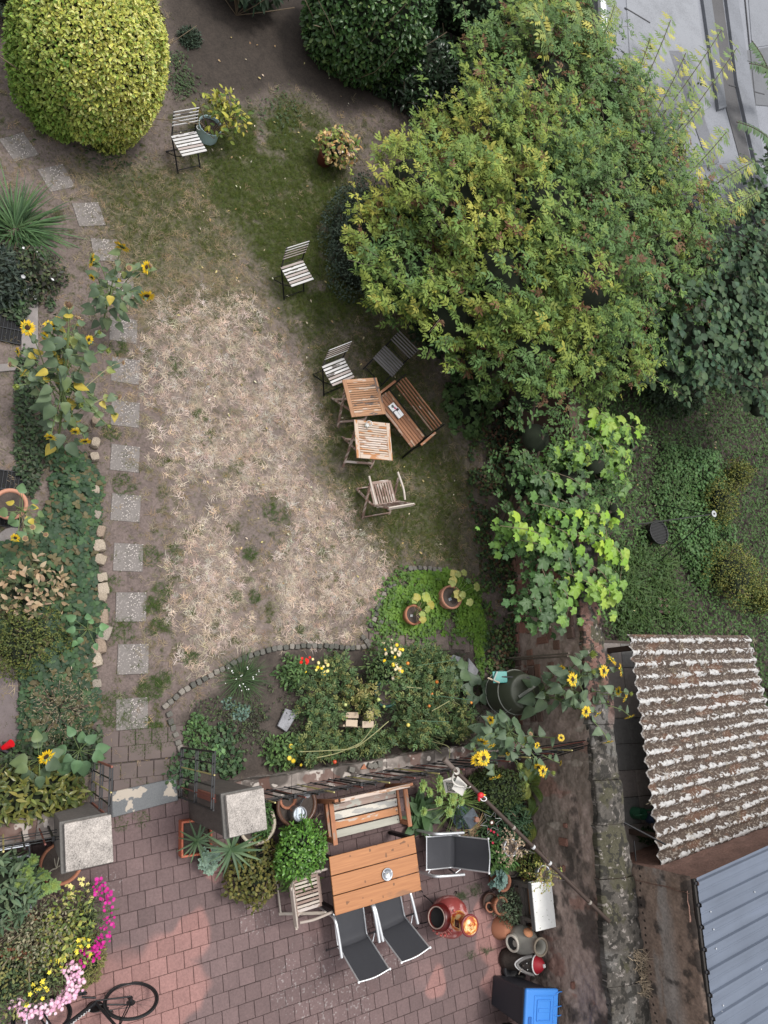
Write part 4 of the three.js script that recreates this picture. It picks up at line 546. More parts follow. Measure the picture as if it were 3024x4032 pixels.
{ // sparse long shoots over the felt roof, and the dark berry umbels
  const s = new Scatter(L_PIN, leafM), l = []; for (const [a, b] of [[[2350, 480], [2330, 60]], [[2400, 520], [2560, 150]], [[2420, 560], [2640, 80]], [[2480, 620], [2700, 210]], [[2560, 520], [2840, 120]], [[2600, 600], [2900, 190]], [[2640, 760], [2860, 520]], [[2300, 300], [2420, 20]], [[2700, 800], [2960, 640]], [[2280, 250], [2260, 20]], [[2450, 500], [2480, 250]], [[2740, 900], [2980, 760]], [[2520, 700], [2760, 420]], [[2160, 250], [2100, 40]], [[2360, 700], [2560, 330]], [[2480, 820], [2700, 560]]]) {
    const p = g(...a, 2.9), q = g(...b, 3.4), c = new THREE.QuadraticBezierCurve3(p, p.clone().lerp(q, .5).add(V(0, .25, 0)), q); l.push(new THREE.TubeGeometry(c, 10, 0.009, 5)); const n = 15;
    for (let i = 2; i <= n; i++) { const x = c.getPoint(i / n), t = c.getTangent(i / n); const side = V().crossVectors(t, UPV).normalize(); for (const k of [-1, 1]) if (rnd() < .92) s.add(x, side.clone().multiplyScalar(k).add(t.clone().multiplyScalar(.6)).add(V(0, -.15 + .2 * G1(), 0)), V(.3 * G1(), 1, .3 * G1()), R(.28, .4) * (1.15 - .45 * i / n), jitter(pick([[.15, .21, .07], [.22, .26, .08], [.12, .18, .07], [.36, .34, .08]]), .2)); s.add(x, t, UPV, .2, jitter([.17, .23, .08], .2)); }
  }
  obj('branch', l, barkM, elder); s.build('shoots', elder);
  const bs = new Scatter(new THREE.SphereGeometry(1, 6, 4).applyMatrix4(new THREE.Matrix4()), M([1, 1, 1], 0.4)), st = []; const berry = [];
  for (const q of ELDER) for (let k = 0; k < 6; k++) { const c = g(q[0], q[1], q[2]), d = onSphere(); d.y = Math.abs(d.y) * .8 + .2; const o = c.add(d.multiply(V(q[3], q[3] * .7, q[3]))); for (let i = 0; i < 22; i++) { const p = o.clone().add(V(G1() * .09, G1() * .05, G1() * .09)); bs.add(p, V(0, 0, 1), UPV, R(.006, .01), rnd() < .7 ? [.03, .012, .02] : [.22, .05, .04]); if (i % 3 === 0) st.push(rod(o.clone().add(V(0, -.09, 0)), p, .0025, .0025, 3)); } }
  bs.build('berries', elder); obj('berry_stalks', st, M([.25, .09, .07], .8), elder);
}
lobeTree('hazel_tree', 'dark green round leaved tree at the right edge beyond the elder', 'tree', [[[15.4, 0, -8.2], 0.12]], [[2720, 1300, 2.8, 0.8], [2640, 1400, 2.4, 0.6], [2960, 1180, 3.0, 1.1], [2850, 1300, 2.6, 0.9], [3010, 1000, 3.0, 0.9], [2700, 1380, 2.2, 0.7], [2980, 1420, 2.3, 0.8], [2860, 1150, 2.9, .8], [3060, 800, 3, .9], [2990, 1600, 1.6, .45]], { leaves: [L_ROUND], dens: 150, shoot: [0.2, 0.5], per: 5, size: [0.11, 0.165], col: pal([0.05, 0.09, 0.045], [0.065, 0.11, 0.05], [0.035, 0.07, 0.035]), droop: 0.15, core: 0.55 });
{ const t = thing('hazel_branch', 'two long arching leafy branches reaching in over the felt roof', 'branch', [0, 0, 0]), s = new Scatter(L_OVAL, leafM), l = []; for (const [a, b] of [[[3060, 480], [2960, 160]], [[3070, 620], [2900, 480]], [[3080, 350], [2950, 250]]]) { const p = g(...a, 3.3), q = g(...b, 3.6), c = new THREE.QuadraticBezierCurve3(p, p.clone().lerp(q, .5).add(V(0, .3, 0)), q); l.push(new THREE.TubeGeometry(c, 10, 0.01, 5)); for (let i = 1; i < 26; i++) { const x = c.getPoint(i / 26), n = V().crossVectors(c.getTangent(i / 26), UPV).normalize(); for (const k of [-1, 1]) s.add(x, n.clone().multiplyScalar(k).add(V(.3 * G1(), -.2, .3 * G1())), UPV, R(.12, .18), jitter([.08, .13, .06], .2)); } } obj('branch', l, barkM, t); s.build('foliage', t); }
// ---- undergrowth, ground cover
function cover(name, label, polys, leaf, n, size, hgt, col, o = {}) { const t = thing(name, label); t.userData.kind = 'stuff'; const s = new Scatter(leaf, o.mat || leafM), P = polys.map(p => Array.isArray(p[0]) && p[0].length === 2 ? G(p) : p), A = P.map(p => { let a = 0; p.forEach((q, i) => { const r = p[(i + 1) % p.length]; a += q[0] * r[1] - r[0] * q[1]; }); return Math.abs(a / 2); }), S = A.reduce((a, b) => a + b, 0); P.forEach((p, k) => { const m = Math.round(n * A[k] / S); for (let i = 0; i < m; i++) { const [x, z] = sample(p), e = clamp(sdist(x, z, p) / (o.fade || 0.15)), d = fbm(x * (o.f || 2.2), z * (o.f || 2.2), 321, 3); if (o.gap && d < o.gap) continue; const y = (hgt * (0.25 + 0.75 * rnd()) * (0.35 + 1.2 * d)) * (0.3 + 0.7 * e); if (o.three) { const a = R(0, 6.28), c = jitter(col(x, z), .15); for (let q = 0; q < 3; q++) s.add(V(x, y, z), V(Math.cos(a + q * 2.1), .12 + .15 * G1(), Math.sin(a + q * 2.1)), V(.25 * G1(), 1, .25 * G1()), R(...size), c); } else s.add(V(x, y, z), V(G1(), .1 + .3 * G1() + (o.rise || 0), G1()), V(.45 * G1(), 1, .45 * G1()), R(...size), jitter(col(x, z), 0.25)); } }); s.build('leaves', t); return t; }
const yardP = [[2330, 1500], [2560, 1480], [3100, 1250], [3100, 2900], [2960, 2880], [2900, 2540], [2490, 2540], [2360, 2560], [2340, 2200]];
cover('undergrowth', 'dark green nettles and ivy covering the neighbouring garden ground', [yardP], L_OVAL, 21000, [0.05, 0.1], 0.28, (x, z) => mix3([0.035, 0.066, 0.018], [0.06, 0.115, 0.032], fbm(x * 1.4, z * 1.4, 331, 3)), { f: 1.3 });
cover('ground_ivy', 'pale green ground ivy patches in the middle of the neighbouring garden', [[[2600, 1750], [2800, 1780], [2880, 2150], [2750, 2330], [2640, 2150], [2560, 1950]]], L_ROUND, 4500, [0.045, 0.085], 0.3, () => [0.07, 0.14, 0.045]);
{ const t = thing('tall_grass', 'tufts of broad green grass in the neighbouring garden beside the kettle grill'); t.userData.kind = 'stuff'; const s = new Scatter(L_STRAP, leafM); for (let k = 0; k < 130; k++) { const [x, z] = sample(G([[2400, 2130], [2640, 2200], [2700, 2450], [2420, 2500]])); for (let i = 0; i < 12; i++) { const a = R(0, 6.28), e = R(.2, 1.2); s.add(V(x + .05 * G1(), .05, z + .05 * G1()), V(Math.cos(a) * Math.cos(e), Math.sin(e), Math.sin(a) * Math.cos(e)), UPV, R(.2, .38), jitter([.06, .105, .03], .25), 1.3); } } s.build('blades', t); }
for (const [px, py, r, h, lab] of [[2830, 2270, [0.75, 0.6, 0.7], 0.3, 'large golden green shrub in the neighbouring garden above the shed roof'], [2790, 1990, [0.4, 0.45, 0.6], 0.25, 'golden shrub beside the disc of the tripod'], [2960, 2360, [0.5, 0.5, 0.4], 0.25, 'golden green shrub at the right edge above the shed'], [2870, 1880, [0.35, 0.4, 0.4], 0.2, 'small yellowish shrub at the shady end of the neighbouring garden']]) shrub('golden_shrub', lab, 'shrub', px, py, { leaf: L_OVAL, n: 2600 * r[0] / 0.6, size: [0.03, 0.055], c: [0, h, 0], r, lo: -0.3, bump: 0.5, depth: 0.5, core: 0.5, twigs: 18, rise: .6, col: () => jitter(pick([[0.2, 0.2, 0.045], [0.15, 0.165, 0.045], [0.1, 0.13, 0.04]]), .2) });
cover('wall_foot_ivy', 'ivy and seedlings growing along the foot of the boundary wall', [[[1880, 1500], [2020, 1560], [2040, 2250], [2030, 2600], [1950, 2700], [1900, 2560], [1890, 2250], [1830, 1900]]], L_IVY, 4200, [0.05, 0.09], 0.22, () => pick([[.05, .085, .035], [.035, .06, .03], [.075, .12, .04], [.09, .06, .035]]), { gap: .38 });
cover('clover', 'bright green clover patch around the two terracotta pots', [[[1500, 2400], [1560, 2260], [1760, 2240], [1880, 2330], [1910, 2480], [1900, 2640], [1880, 2640], [1860, 2510], [1480, 2500]]], L_ROUND, 3600, [0.026, 0.055], 0.2, (x, z) => mix3([0.05, 0.11, 0.016], [0.14, 0.25, 0.035], fbm(x * 4, z * 4, 341, 3)), { three: 1, fade: .5, gap: .3, f: 3 });
cover('clover_fringe', 'loose clover and weeds spreading round the edge of the clover patch', [[[1440, 2440], [1500, 2280], [1580, 2210], [1780, 2200], [1920, 2290], [1950, 2480], [1940, 2720], [1860, 2700], [1870, 2540], [1460, 2540]]], L_ROUND, 1500, [0.02, 0.045], 0.12, () => pick([[.07, .14, .03], [.06, .1, .03], [.1, .17, .04]]), { three: 1, gap: .42, f: 4 });
const bedL = [[190, 1760], [330, 1790], [400, 1900], [385, 2080], [375, 2200], [395, 2340], [420, 2420], [380, 2560], [365, 2650], [390, 2760], [360, 2850], [200, 2920], [80, 2960], [90, 2680], [40, 2560], [-40, 2550], [-40, 2160], [130, 2100], [210, 1960]];
cover('strawberry_plants', 'dense dark green strawberry leaves covering the left border', [bedL], L_ROUND, 4200, [0.055, 0.09], 0.24, () => pick([[.035, .072, .03], [.05, .095, .038], [.028, .055, .028], [.028, .055, .028], [.1, .085, .04]]), { three: 1, f: 2.6, fade: .2 });
cover('low_plants', 'mixed low green plants on the soil of the left border', [[[-40, 1150], [160, 1080], [230, 1250], [150, 1180], [90, 1300], [-40, 1200]], [[90, 1360], [140, 1400], [200, 1760], [120, 2000], [60, 1850], [60, 1480]], [[120, 2900], [400, 2860], [400, 3000], [200, 3140], [-40, 3130], [-40, 2960]]], L_OVAL, 3800, [0.04, 0.09], 0.22, () => pick([[.05, .085, .035], [.06, .075, .045], [.035, .055, .03]]), { gap: .4 });
// ---- single plants of the left border
{
  const t = thing('daylily', 'large tuft of long arching daylily leaves at the left edge', 'plant', g(60, 900)); strapTuft(t, 260, 0.62, pal([.07, .13, .05], [.09, .16, .07], [.055, .1, .045]), { base: 0.3, e0: .15, e1: 1.25, ws: .8 });
  shrub('rose_bush', 'dark rose bush with white flowers below the daylily', 'shrub', 110, 1090, { leaf: L_OVAL, n: 900, size: [.05, .08], r: [.5, .45, .45], lo: -.1, core: .6, bump: .4, depth: .5, twigs: 20, col: pal([.045, .065, .035], [.07, .09, .04], [.05, .05, .04]) });
  blossoms(thing('roses', 'white rose blooms on the bush at the left edge', 'flowers', g(110, 1090)), FB, 10, spotOn([.55, .4], .1, .5), [.025, .045], () => [.8, .8, .8], 1, 'flower').userData.kind = 'stuff';
  shrub('ornamental_shrub', 'grey green feathery shrub beside the upper light well', 'shrub', 30, 1080, { leaf: L_LANCE, n: 1300, size: [.07, .12], c: [-.2, .1, .2], r: [.5, .5, .5], lo: 0, rise: .4, twigs: 10, col: pal([.055, .075, .055], [.04, .055, .045]) });
  shrub('withered_hydrangea', 'half withered brown green hydrangea in the strawberry border', 'shrub', 110, 2330, { leaf: L_OVAL, n: 700, size: [.07, .12], r: [.55, .42, .45], lo: -.05, core: .6, bump: .35, twigs: 14, col: pal([.09, .1, .05], [.3, .22, .13], [.38, .28, .18], [.07, .09, .04]) });
  shrub('boxwood', 'olive green fine leaved bush in the lower strawberry border', 'shrub', 110, 2520, { leaf: L_OVAL, n: 3400, size: [.025, .045], r: [.55, .45, .5], lo: -.05, core: .65, bump: .45, depth: .4, twigs: 20, col: pal([.085, .105, .028], [.06, .08, .025], [.12, .13, .035]) });
  shrub('dried_shrub', 'dried out pale brown twiggy shrub by the low end of the border', 'shrub', 235, 2790, { leaf: L_LANCE, n: 1700, size: [.025, .05], r: [.5, .5, .55], lo: 0, core: 0, depth: .5, bump: .4, twigs: 70, stem: M([.17, .13, .1], .9), rise: .5, col: pal([.2, .17, .11], [.14, .13, .07], [.27, .23, .16]) });
  shrub('rhododendron', 'yellow green rhododendron left of the left pillar', 'shrub', 80, 3130, { leaf: L_LANCE, mat: leafGloss, n: 900, size: [.1, .15], ws: 1.15, c: [0, .2, 0], r: [.75, .45, .35], lo: -.1, up: .5, rise: .35, core: .7, twigs: 14, col: pal([.14, .15, .035], [.1, .12, .035], [.2, .19, .05], [.07, .09, .03]) });
}
// ---- sunflowers
const petalY = M([0.85, 0.56, 0.015], 0.55, { vertexColors: true, transmission: .15, thickness: 0 }), petalDry = M([0.42, 0.3, 0.14], .8, { vertexColors: true }), discM = M([0.05, 0.025, 0.012], 0.9, { map: grain, bumpMap: grain, bumpScale: .004 }), discG = M([0.16, 0.17, 0.05], 0.9), discDry = M([0.2, 0.12, 0.075], 0.9, { bumpMap: grain, bumpScale: .01 }), sepalM = M([0.16, 0.24, 0.07], .7, { vertexColors: true });
const PET = [0, 1].map(k => { const l = []; for (let i = 0; i < 24; i++) { const q = leafGeo(0.36, LAN, { n: 3, curl: R(0.05, .35), fold: .2 }); const s = R(.65, .85); q.scale(s, s, s); q.rotateX(-R(-.05, .35)); q.translate(0, 0, .36); q.rotateY(i / 24 * 6.283 + R(-.06, .06)); l.push(q); } return mergeGeometries(l); });
const SEP = (() => { const l = []; for (let i = 0; i < 16; i++) { const q = leafGeo(0.4, LAN, { n: 3, curl: -.3, fold: .2 }); q.scale(.5, .5, .5); q.rotateX(-R(.0, .5)); q.translate(0, -.08, .25); q.rotateY(i / 16 * 6.283); l.push(q); } return mergeGeometries(l); })(), DISC = new THREE.SphereGeometry(0.36, 18, 8).applyMatrix4(new THREE.Matrix4().makeScale(1, 0.3, 1)), BUD = (() => { const l = []; for (let i = 0; i < 26; i++) { const q = leafGeo(0.35, LAN, { n: 3, curl: -.5, fold: .2 }); q.scale(.7, .7, .7); q.rotateX(-R(.3, 1.2)); q.translate(0, 0, .2); q.rotateY(i * 2.4); l.push(q); } return mergeGeometries(l); })();
function head(parent, p, face, r, kind) {
  const h = new THREE.Group(); h.name = kind === 'bud' ? 'flower_bud' : kind === 'dry' ? 'dried_flower_head' : 'flower_head'; frame(p, V(face.z + .01, 0, -face.x).cross(face), face, r * R(1.05, 1.3)).decompose(h.position, h.quaternion, h.scale); parent.add(h);
  if (kind === 'bloom') { obj('petals', pick(PET), petalY, h); obj('disc', DISC, discM, h); obj('sepals', SEP, sepalM, h); } else if (kind === 'bud') { obj('sepals', BUD, M([.28, .34, .08], .7, { vertexColors: true }), h); obj('disc', DISC, discG, h).scale.setScalar(.7); } else { obj('petals', SEP, petalDry, h); obj('disc', DISC, discDry, h).scale.set(1.25, 1.5, 1.25); }
}
const SUNC = [[.07, .115, .058], [.085, .135, .068], [.06, .098, .052], [.115, .165, .065], [.1, .15, .075]];
// heads: [px, py, height, radius, kind, face x, y, z]; every head sits on its own side stem off the main stem
function sunflower(label, base, topP, h, heads, nl, o = {}) {
  const t = thing('sunflower_plant', label, 'sunflower', base), loc = q => q.clone().sub(t.position), top = loc(g(topP[0], topP[1], h)), cv = new THREE.QuadraticBezierCurve3(V(0, 0, 0), V(top.x * .3, top.y * .6, top.z * .3), top);
  obj('main_stem', new THREE.TubeGeometry(cv, 14, o.r || 0.013, 7), stemG, t);
  const lf = (x, d, s, c) => leafMesh(t, L_HEART, c || (rnd() < (o.yel ?? .05) ? [.42, .34, .05] : pick(o.cols || SUNC)), x, d.add(V(0, -.12 + .2 * G1(), 0)), V(.3 * G1(), 1, .3 * G1()), s, R(.85, 1.05));
  for (let i = 0; i < nl; i++) { const f = (o.l0 ?? .15) + (1 - (o.l0 ?? .15)) * Math.pow((i + 1) / nl, 0.8), x = cv.getPoint(f), a = i * 2.4 + R(-.4, .4), d = V(Math.cos(a), R(.05, .5), Math.sin(a)), e = x.clone().addScaledVector(d, R(.07, .24)); obj('stalk', rod(x, e, .004, .003, 5), stemG, t); lf(e, V(d.x, -.1, d.z), R(...(o.ls || [.13, .22])) * R(.75, 1.2) * (1.1 - .3 * f)); }
  heads.forEach(([px, py, hh, r, kind, fx, fy, fz], i) => {
    const p = loc(g(px, py, hh)), f = V(fx ?? R(-.4, .6), fy ?? .8, fz ?? R(-.5, .5)).normalize(), b = cv.getPoint(clamp(R(.3, .75))), back = p.clone().addScaledVector(f, -.09), c = new THREE.CubicBezierCurve3(b, b.clone().lerp(back, .5).add(V(0, .1, 0)), back.clone().addScaledVector(f, -.08), p.clone().addScaledVector(f, -.015)); obj('side_stem', new THREE.TubeGeometry(c, 10, 0.0065, 6), kind === 'dry' ? M([.3, .26, .15], .8) : stemG, t);
    for (let k = 0; k < (o.sl ?? 4); k++) { const q = .3 + .65 * (k + .5) / (o.sl ?? 4), x = c.getPoint(q), a = R(0, 6.28); lf(x, V(Math.cos(a), .1, Math.sin(a)), R(.1, .18), k % 3 === 2 && kind === 'dry' ? [.2, .24, .06] : null); }
    head(t, p, f, r, kind);
  }); return t;
}
sunflower('tall branching sunflower with withered heads in the middle of the left border', g(222, 1800), [270, 1290], 1.9, [[270, 1200, 1.95, .085, 'dry', -.3, .4, .8], [310, 1255, 1.9, .08, 'dry', .3, .5, -.6], [108, 1290, 1.7, .075, 'bloom', -.2, .7, .5], [190, 1275, 1.75, .055, 'bloom'], [212, 1285, 1.72, .05, 'bloom'], [228, 1262, 1.7, .05, 'bloom', .3, .9, .2], [176, 1325, 1.6, .055, 'bloom', -.5, .3, .6], [350, 1338, 1.6, .055, 'bloom', .5, .5, .5], [387, 1310, 1.6, .045, 'bud'], [420, 1380, 1.5, .06, 'bud', .6, .5, .3], [70, 1385, 1.4, .06, 'bloom', -.8, .2, .4], [40, 1435, 1.3, .06, 'dry', -.8, .4, .2], [92, 1468, 1.3, .06, 'bloom', -.8, .2, -.3], [72, 1520, 1.2, .07, 'bud', -.6, .4, .5], [262, 1412, 1.5, .055, 'dry'], [485, 1428, 1.1, .055, 'dry', .8, .5, .2], [470, 1562, 1.0, .06, 'dry', .8, .4, .4], [265, 1530, 1.3, .06, 'bud', 0, .5, .8], [315, 1590, 1.1, .06, 'bud', .3, .6, .6], [425, 1675, .8, .05, 'bud', .7, .3, .6], [296, 1700, .8, .055, 'bloom', 0, .15, .9], [198, 1722, .9, .07, 'bloom', -.1, .12, 1], [335, 1738, .7, .07, 'bloom', .2, .12, 1], [455, 1630, .7, .04, 'bud']], 74, { yel: .1, sl: 5, ls: [.14, .24], r: .016 });
sunflower('smaller sunflower with golden heads above the slab path', g(400, 1290), [440, 1130], 1.5, [[481, 972, 1.8, .105, 'bloom', .25, .25, -.95], [361, 1025, 1.6, .08, 'bloom', -.95, .2, .1], [577, 1052, 1.5, .075, 'bloom', .6, .5, .3], [592, 1045, 1.5, .065, 'dry', .5, .6, -.3], [508, 1055, 1.5, .06, 'dry', .2, .6, .3], [362, 1093, 1.3, .05, 'bloom', -.5, .15, .8], [578, 1165, 1.3, .085, 'bloom', .15, .1, 1], [533, 1160, 1.2, .035, 'bud']], 46, { yel: .03, sl: 4, ls: [.12, .2] });
sunflower('young sunflower with one yellow flower between courtyard and pillar', g(150, 2995), [155, 2990], .8, [[182, 2980, .85, .085, 'bloom', .4, .55, .4]], 12, { l0: .5, ls: [.2, .27], sl: 0, yel: 0 });
sunflower('young flowerless sunflower with broad leaves above the left gate', g(310, 2960), [312, 2952], .7, [], 12, { l0: .5, ls: [.19, .26], yel: 0, cols: [[.1, .19, .09], [.085, .16, .08]] });
sunflower('small sunflower seedling among the strawberry leaves', g(345, 2480), [345, 2478], .4, [], 10, { l0: .7, ls: [.13, .18], yel: 0, cols: [[.12, .24, .1], [.1, .2, .09]] });
sunflower('drooping sunflower growing from the terracotta pot at the left edge', g(65, 2000, .38), [100, 2020], .9, [[60, 2118, .8, .055, 'bloom', -.2, .5, .6], [128, 2075, .95, .05, 'dry'], [100, 2120, .9, .05, 'dry'], [180, 2105, .85, .05, 'dry']], 12, { yel: .25, sl: 2, ls: [.12, .18], cols: [[.1, .18, .08], [.13, .2, .08]] });
sunflower('large sunflower in front of the wall with flowers reaching above the coping', g(1990, 2770), [2290, 2660], 2.3, [[2255, 2675, 2.4, .085, 'bloom', .2, 1, .1], [2378, 2642, 2.5, .085, 'bloom', .1, 1, .15], [2410, 2598, 2.5, .075, 'bloom', .3, .6, -.5], [2444, 2638, 2.4, .085, 'bloom', .6, .7, -.1], [2328, 2575, 2.4, .09, 'bud', -.1, 1, .2], [2330, 2645, 2.4, .07, 'bud'], [2210, 2632, 2.0, .06, 'bloom', -.2, .3, .5], [2238, 2650, 2.0, .075, 'bloom', .1, .25, .9], [2435, 2722, 2.3, .065, 'bloom', .9, .2, .1], [2462, 2750, 2.3, .07, 'bloom', .5, .6, .4], [2480, 2730, 2.3, .06, 'bud', .4, .7, .3], [2480, 2822, 2.2, .08, 'bloom', .3, .15, .9], [2308, 2802, 2.3, .08, 'bloom', .1, .9, .2], [2355, 2812, 2.2, .06, 'bloom', .3, .4, .7], [2395, 2922, 2.1, .08, 'bloom', .1, .15, 1], [2392, 2765, 2.2, .03, 'bud']], 44, { yel: .01, sl: 4, ls: [.17, .31], r: .017, cols: [[.085, .135, .07], [.075, .12, .065], [.1, .155, .08]] });
sunflower('second sunflower leaning out over the patio corner beside the railing', g(1880, 2890), [2010, 2880], 1.9, [[1900, 2920, 1.8, .08, 'bloom', -.3, .15, .8], [1885, 2990, 1.9, .1, 'bloom', -.2, .75, .5], [1905, 2985, 1.95, .09, 'bloom', .1, .95, .1], [1935, 2938, 1.8, .05, 'bloom', .2, .4, .8], [1932, 2835, 1.9, .05, 'bloom', -.7, .2, .2], [1865, 2950, 1.8, .05, 'bud'], [1950, 3062, 1.7, .08, 'bloom', .2, .3, .9], [2042, 3008, 1.8, .08, 'bud', .2, .6, .6], [2138, 3036, 1.9, .075, 'bloom', .2, .95, .2], [2120, 3020, 1.85, .06, 'bloom', -.3, .3, .6], [2172, 3042, 1.8, .065, 'bud', .5, .7, .2], [2208, 3005, 1.7, .04, 'bloom', .8, .3, .2], [2072, 3085, 1.7, .065, 'bud', 0, .5, .8], [2210, 2905, 1.8, .045, 'bloom'], [2115, 2935, 1.7, .045, 'bloom'], [2090, 2890, 1.7, .05, 'dry'], [2000, 2968, 1.6, .025, 'bloom']], 44, { yel: .01, sl: 4, ls: [.16, .28], cols: [[.085, .14, .07], [.07, .115, .06]] });
// ---- vine on the wall: the leaves that show largest are single leaves
{
  const t = thing('climbing_vine', 'bright green climbing vine with lobed leaves sprawling over the boundary wall', 'vine', [0, 0, 0]), s = new Scatter(L_MAPLE, leafM), l = [], LIGHT = [[.2, .34, .04], [.16, .29, .04], [.28, .4, .05]], MID = [[.12, .225, .045], [.09, .175, .045]], DARK = [[.065, .13, .04], [.05, .1, .035]];
  let single = 0; const strands = [[[2330, 1620], [2360, 1720], 0], [[2360, 1700], [2500, 1700], 0], [[2400, 1720], [2430, 1900], 0], [[2180, 1770], [2280, 1830], 0], [[2340, 1800], [2390, 1920], 1], [[2260, 1880], [2420, 1990], 2], [[2180, 1950], [2380, 2080], 2], [[2330, 1960], [2380, 2250], 1], [[2250, 1950], [2330, 2150], 2], [[1970, 2070], [2150, 2150], 0], [[2020, 2120], [2200, 2200], 1], [[2150, 2120], [2350, 2120], 1], [[2350, 2100], [2440, 2290], 0], [[2280, 2200], [2400, 2330], 1], [[2220, 2250], [2370, 2400], 0], [[2180, 2280], [2230, 2440], 1], [[2080, 2320], [2140, 2440], 2], [[2330, 2280], [2370, 2400], 0], [[2120, 2200], [2190, 2440], 2], [[2200, 2100], [2260, 2280], 2], [[2080, 1830], [2200, 1990], 2], [[2420, 1800], [2440, 1980], 1], [[2300, 1700], [2380, 1850], 1], [[2150, 1850], [2320, 1960], 1], [[2230, 2020], [2400, 2060], 0], [[2100, 1980], [2250, 2060], 1], [[2290, 2080], [2360, 2200], 0], [[2140, 2060], [2260, 2160], 1], [[2250, 1760], [2350, 1880], 2]];
  for (const [a, b, k] of strands) {
    const p = g(...a, 2.05), q = g(...b, 2.05), n = 15, h = k === 0 ? .3 : k === 1 ? .2 : .05; l.push(tube([p, p.clone().lerp(q, .5).add(V(0, h, 0)), q], .006, 8, 5));
    for (let i = 0; i < n; i++) { const f = i / n, x = p.clone().lerp(q, f).add(V(.17 * G1(), h * Math.sin(3 * f) + .08 * G1(), .17 * G1())), d = q.clone().sub(p).normalize().add(V(.9 * G1(), -.1, .9 * G1())), c = jitter(pick(k === 0 ? LIGHT : k === 1 ? [...MID, LIGHT[1]] : DARK), .1), nr = V(.3 * G1() - .15, 1, .3 * G1() + .05); if (i % 4 !== 3 && single < 296) { single++; leafMesh(t, L_MAPLE, pick(k === 0 ? LIGHT : k === 1 ? [...MID, LIGHT[1]] : DARK), x, d, nr, R(.18, .29) * (1.1 - .4 * f)); } else s.add(x, d, nr, R(.15, .25), c); }
    for (let i = 0; i < 60; i++) { const f = rnd(), x = p.clone().lerp(q, f).add(V(.24 * G1(), -.08 - .25 * rnd(), .24 * G1())); s.add(x, V(G1(), -.2, G1()), V(.4 * G1(), 1, .4 * G1()), R(.1, .18), jitter(pick(k ? DARK : MID), .25)); }
  }
  obj('stems', l, stemB, t); s.build('foliage', t);
  const u = lobeTree('apple_tree', 'grey green leafy shrub growing through the vine on the wall', 'tree', [[[7.9, 0, -3.2], .05]], [[2120, 1720, 1.9, .65], [2250, 1900, 2.0, .6], [2350, 1820, 2.2, .5], [2050, 1900, 1.4, .6], [2150, 2050, 1.7, .55], [2430, 2010, 2.1, .35], [2090, 1560, 1.9, .6], [2420, 2150, 2.0, .2], [2500, 1760, 2.2, .22], [2300, 2300, 1.9, .3]], { leaves: [L_OVAL], dens: 170, shoot: [.12, .3], per: 6, size: [.06, .1], col: pal([.06, .115, .035], [.085, .15, .045], [.04, .08, .025]), core: .45 });
  shrub('wild_maple', 'lobed green leaves of a seedling shrub at the wall foot beside the wooden bench', 'shrub', 1830, 1600, { leaf: L_MAPLE, n: 260, size: [.12, .2], r: [.5, .4, .65], lo: -.1, up: .7, core: .6, twigs: 8, col: pal([.055, .1, .035], [.075, .13, .045]) });
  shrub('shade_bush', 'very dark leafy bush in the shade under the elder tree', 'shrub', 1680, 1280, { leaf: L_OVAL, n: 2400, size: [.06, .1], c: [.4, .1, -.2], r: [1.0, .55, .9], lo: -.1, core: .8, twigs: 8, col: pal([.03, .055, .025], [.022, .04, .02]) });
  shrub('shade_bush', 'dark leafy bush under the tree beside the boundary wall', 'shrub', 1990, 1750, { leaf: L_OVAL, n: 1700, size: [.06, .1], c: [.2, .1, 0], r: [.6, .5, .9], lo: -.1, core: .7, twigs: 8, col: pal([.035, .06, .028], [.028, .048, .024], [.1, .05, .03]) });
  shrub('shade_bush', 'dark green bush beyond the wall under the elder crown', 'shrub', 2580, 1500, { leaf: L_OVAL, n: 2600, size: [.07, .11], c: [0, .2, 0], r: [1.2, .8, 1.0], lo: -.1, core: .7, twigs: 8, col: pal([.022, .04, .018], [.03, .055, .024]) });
}
// ---------------------------------------------------------------- flower bed, kerb stones, pots on the lawn
const settM = [[.2, .2, .185], [.26, .255, .235], [.15, .155, .14], [.36, .34, .31]].map(c => M(c, .88, { map: stoneT, bumpMap: stoneT, bumpScale: .008 })), sandM = [[.6, .52, .42], [.52, .47, .41], [.66, .58, .48], [.5, .4, .32]].map(c => M(c, .9, { map: stoneT, bumpMap: stoneT, bumpScale: .015 })), slateM = M([.36, .38, .43], .7, { map: stoneT, bumpMap: grain, bumpScale: .003 });
function rough(w, h, d, k = .2, s = 0) { const q = new THREE.BoxGeometry(w, h, d, 3, 3, 3), p = q.attributes.position; for (let i = 0; i < p.count; i++) { const x = p.getX(i), y = p.getY(i), z = p.getZ(i), e = 1 - k * .55 * ((2 * x / w) ** 4 + (2 * y / h) ** 4 + (2 * z / d) ** 4) / 3, n = q2 => 1 + k * (vn(x * 9 + q2, z * 9 + y * 7, 401 + s) - .5); p.setXYZ(i, x * e * n(1), y * e * n(5), z * e * n(9)); } q.computeVertexNormals(); return q; }
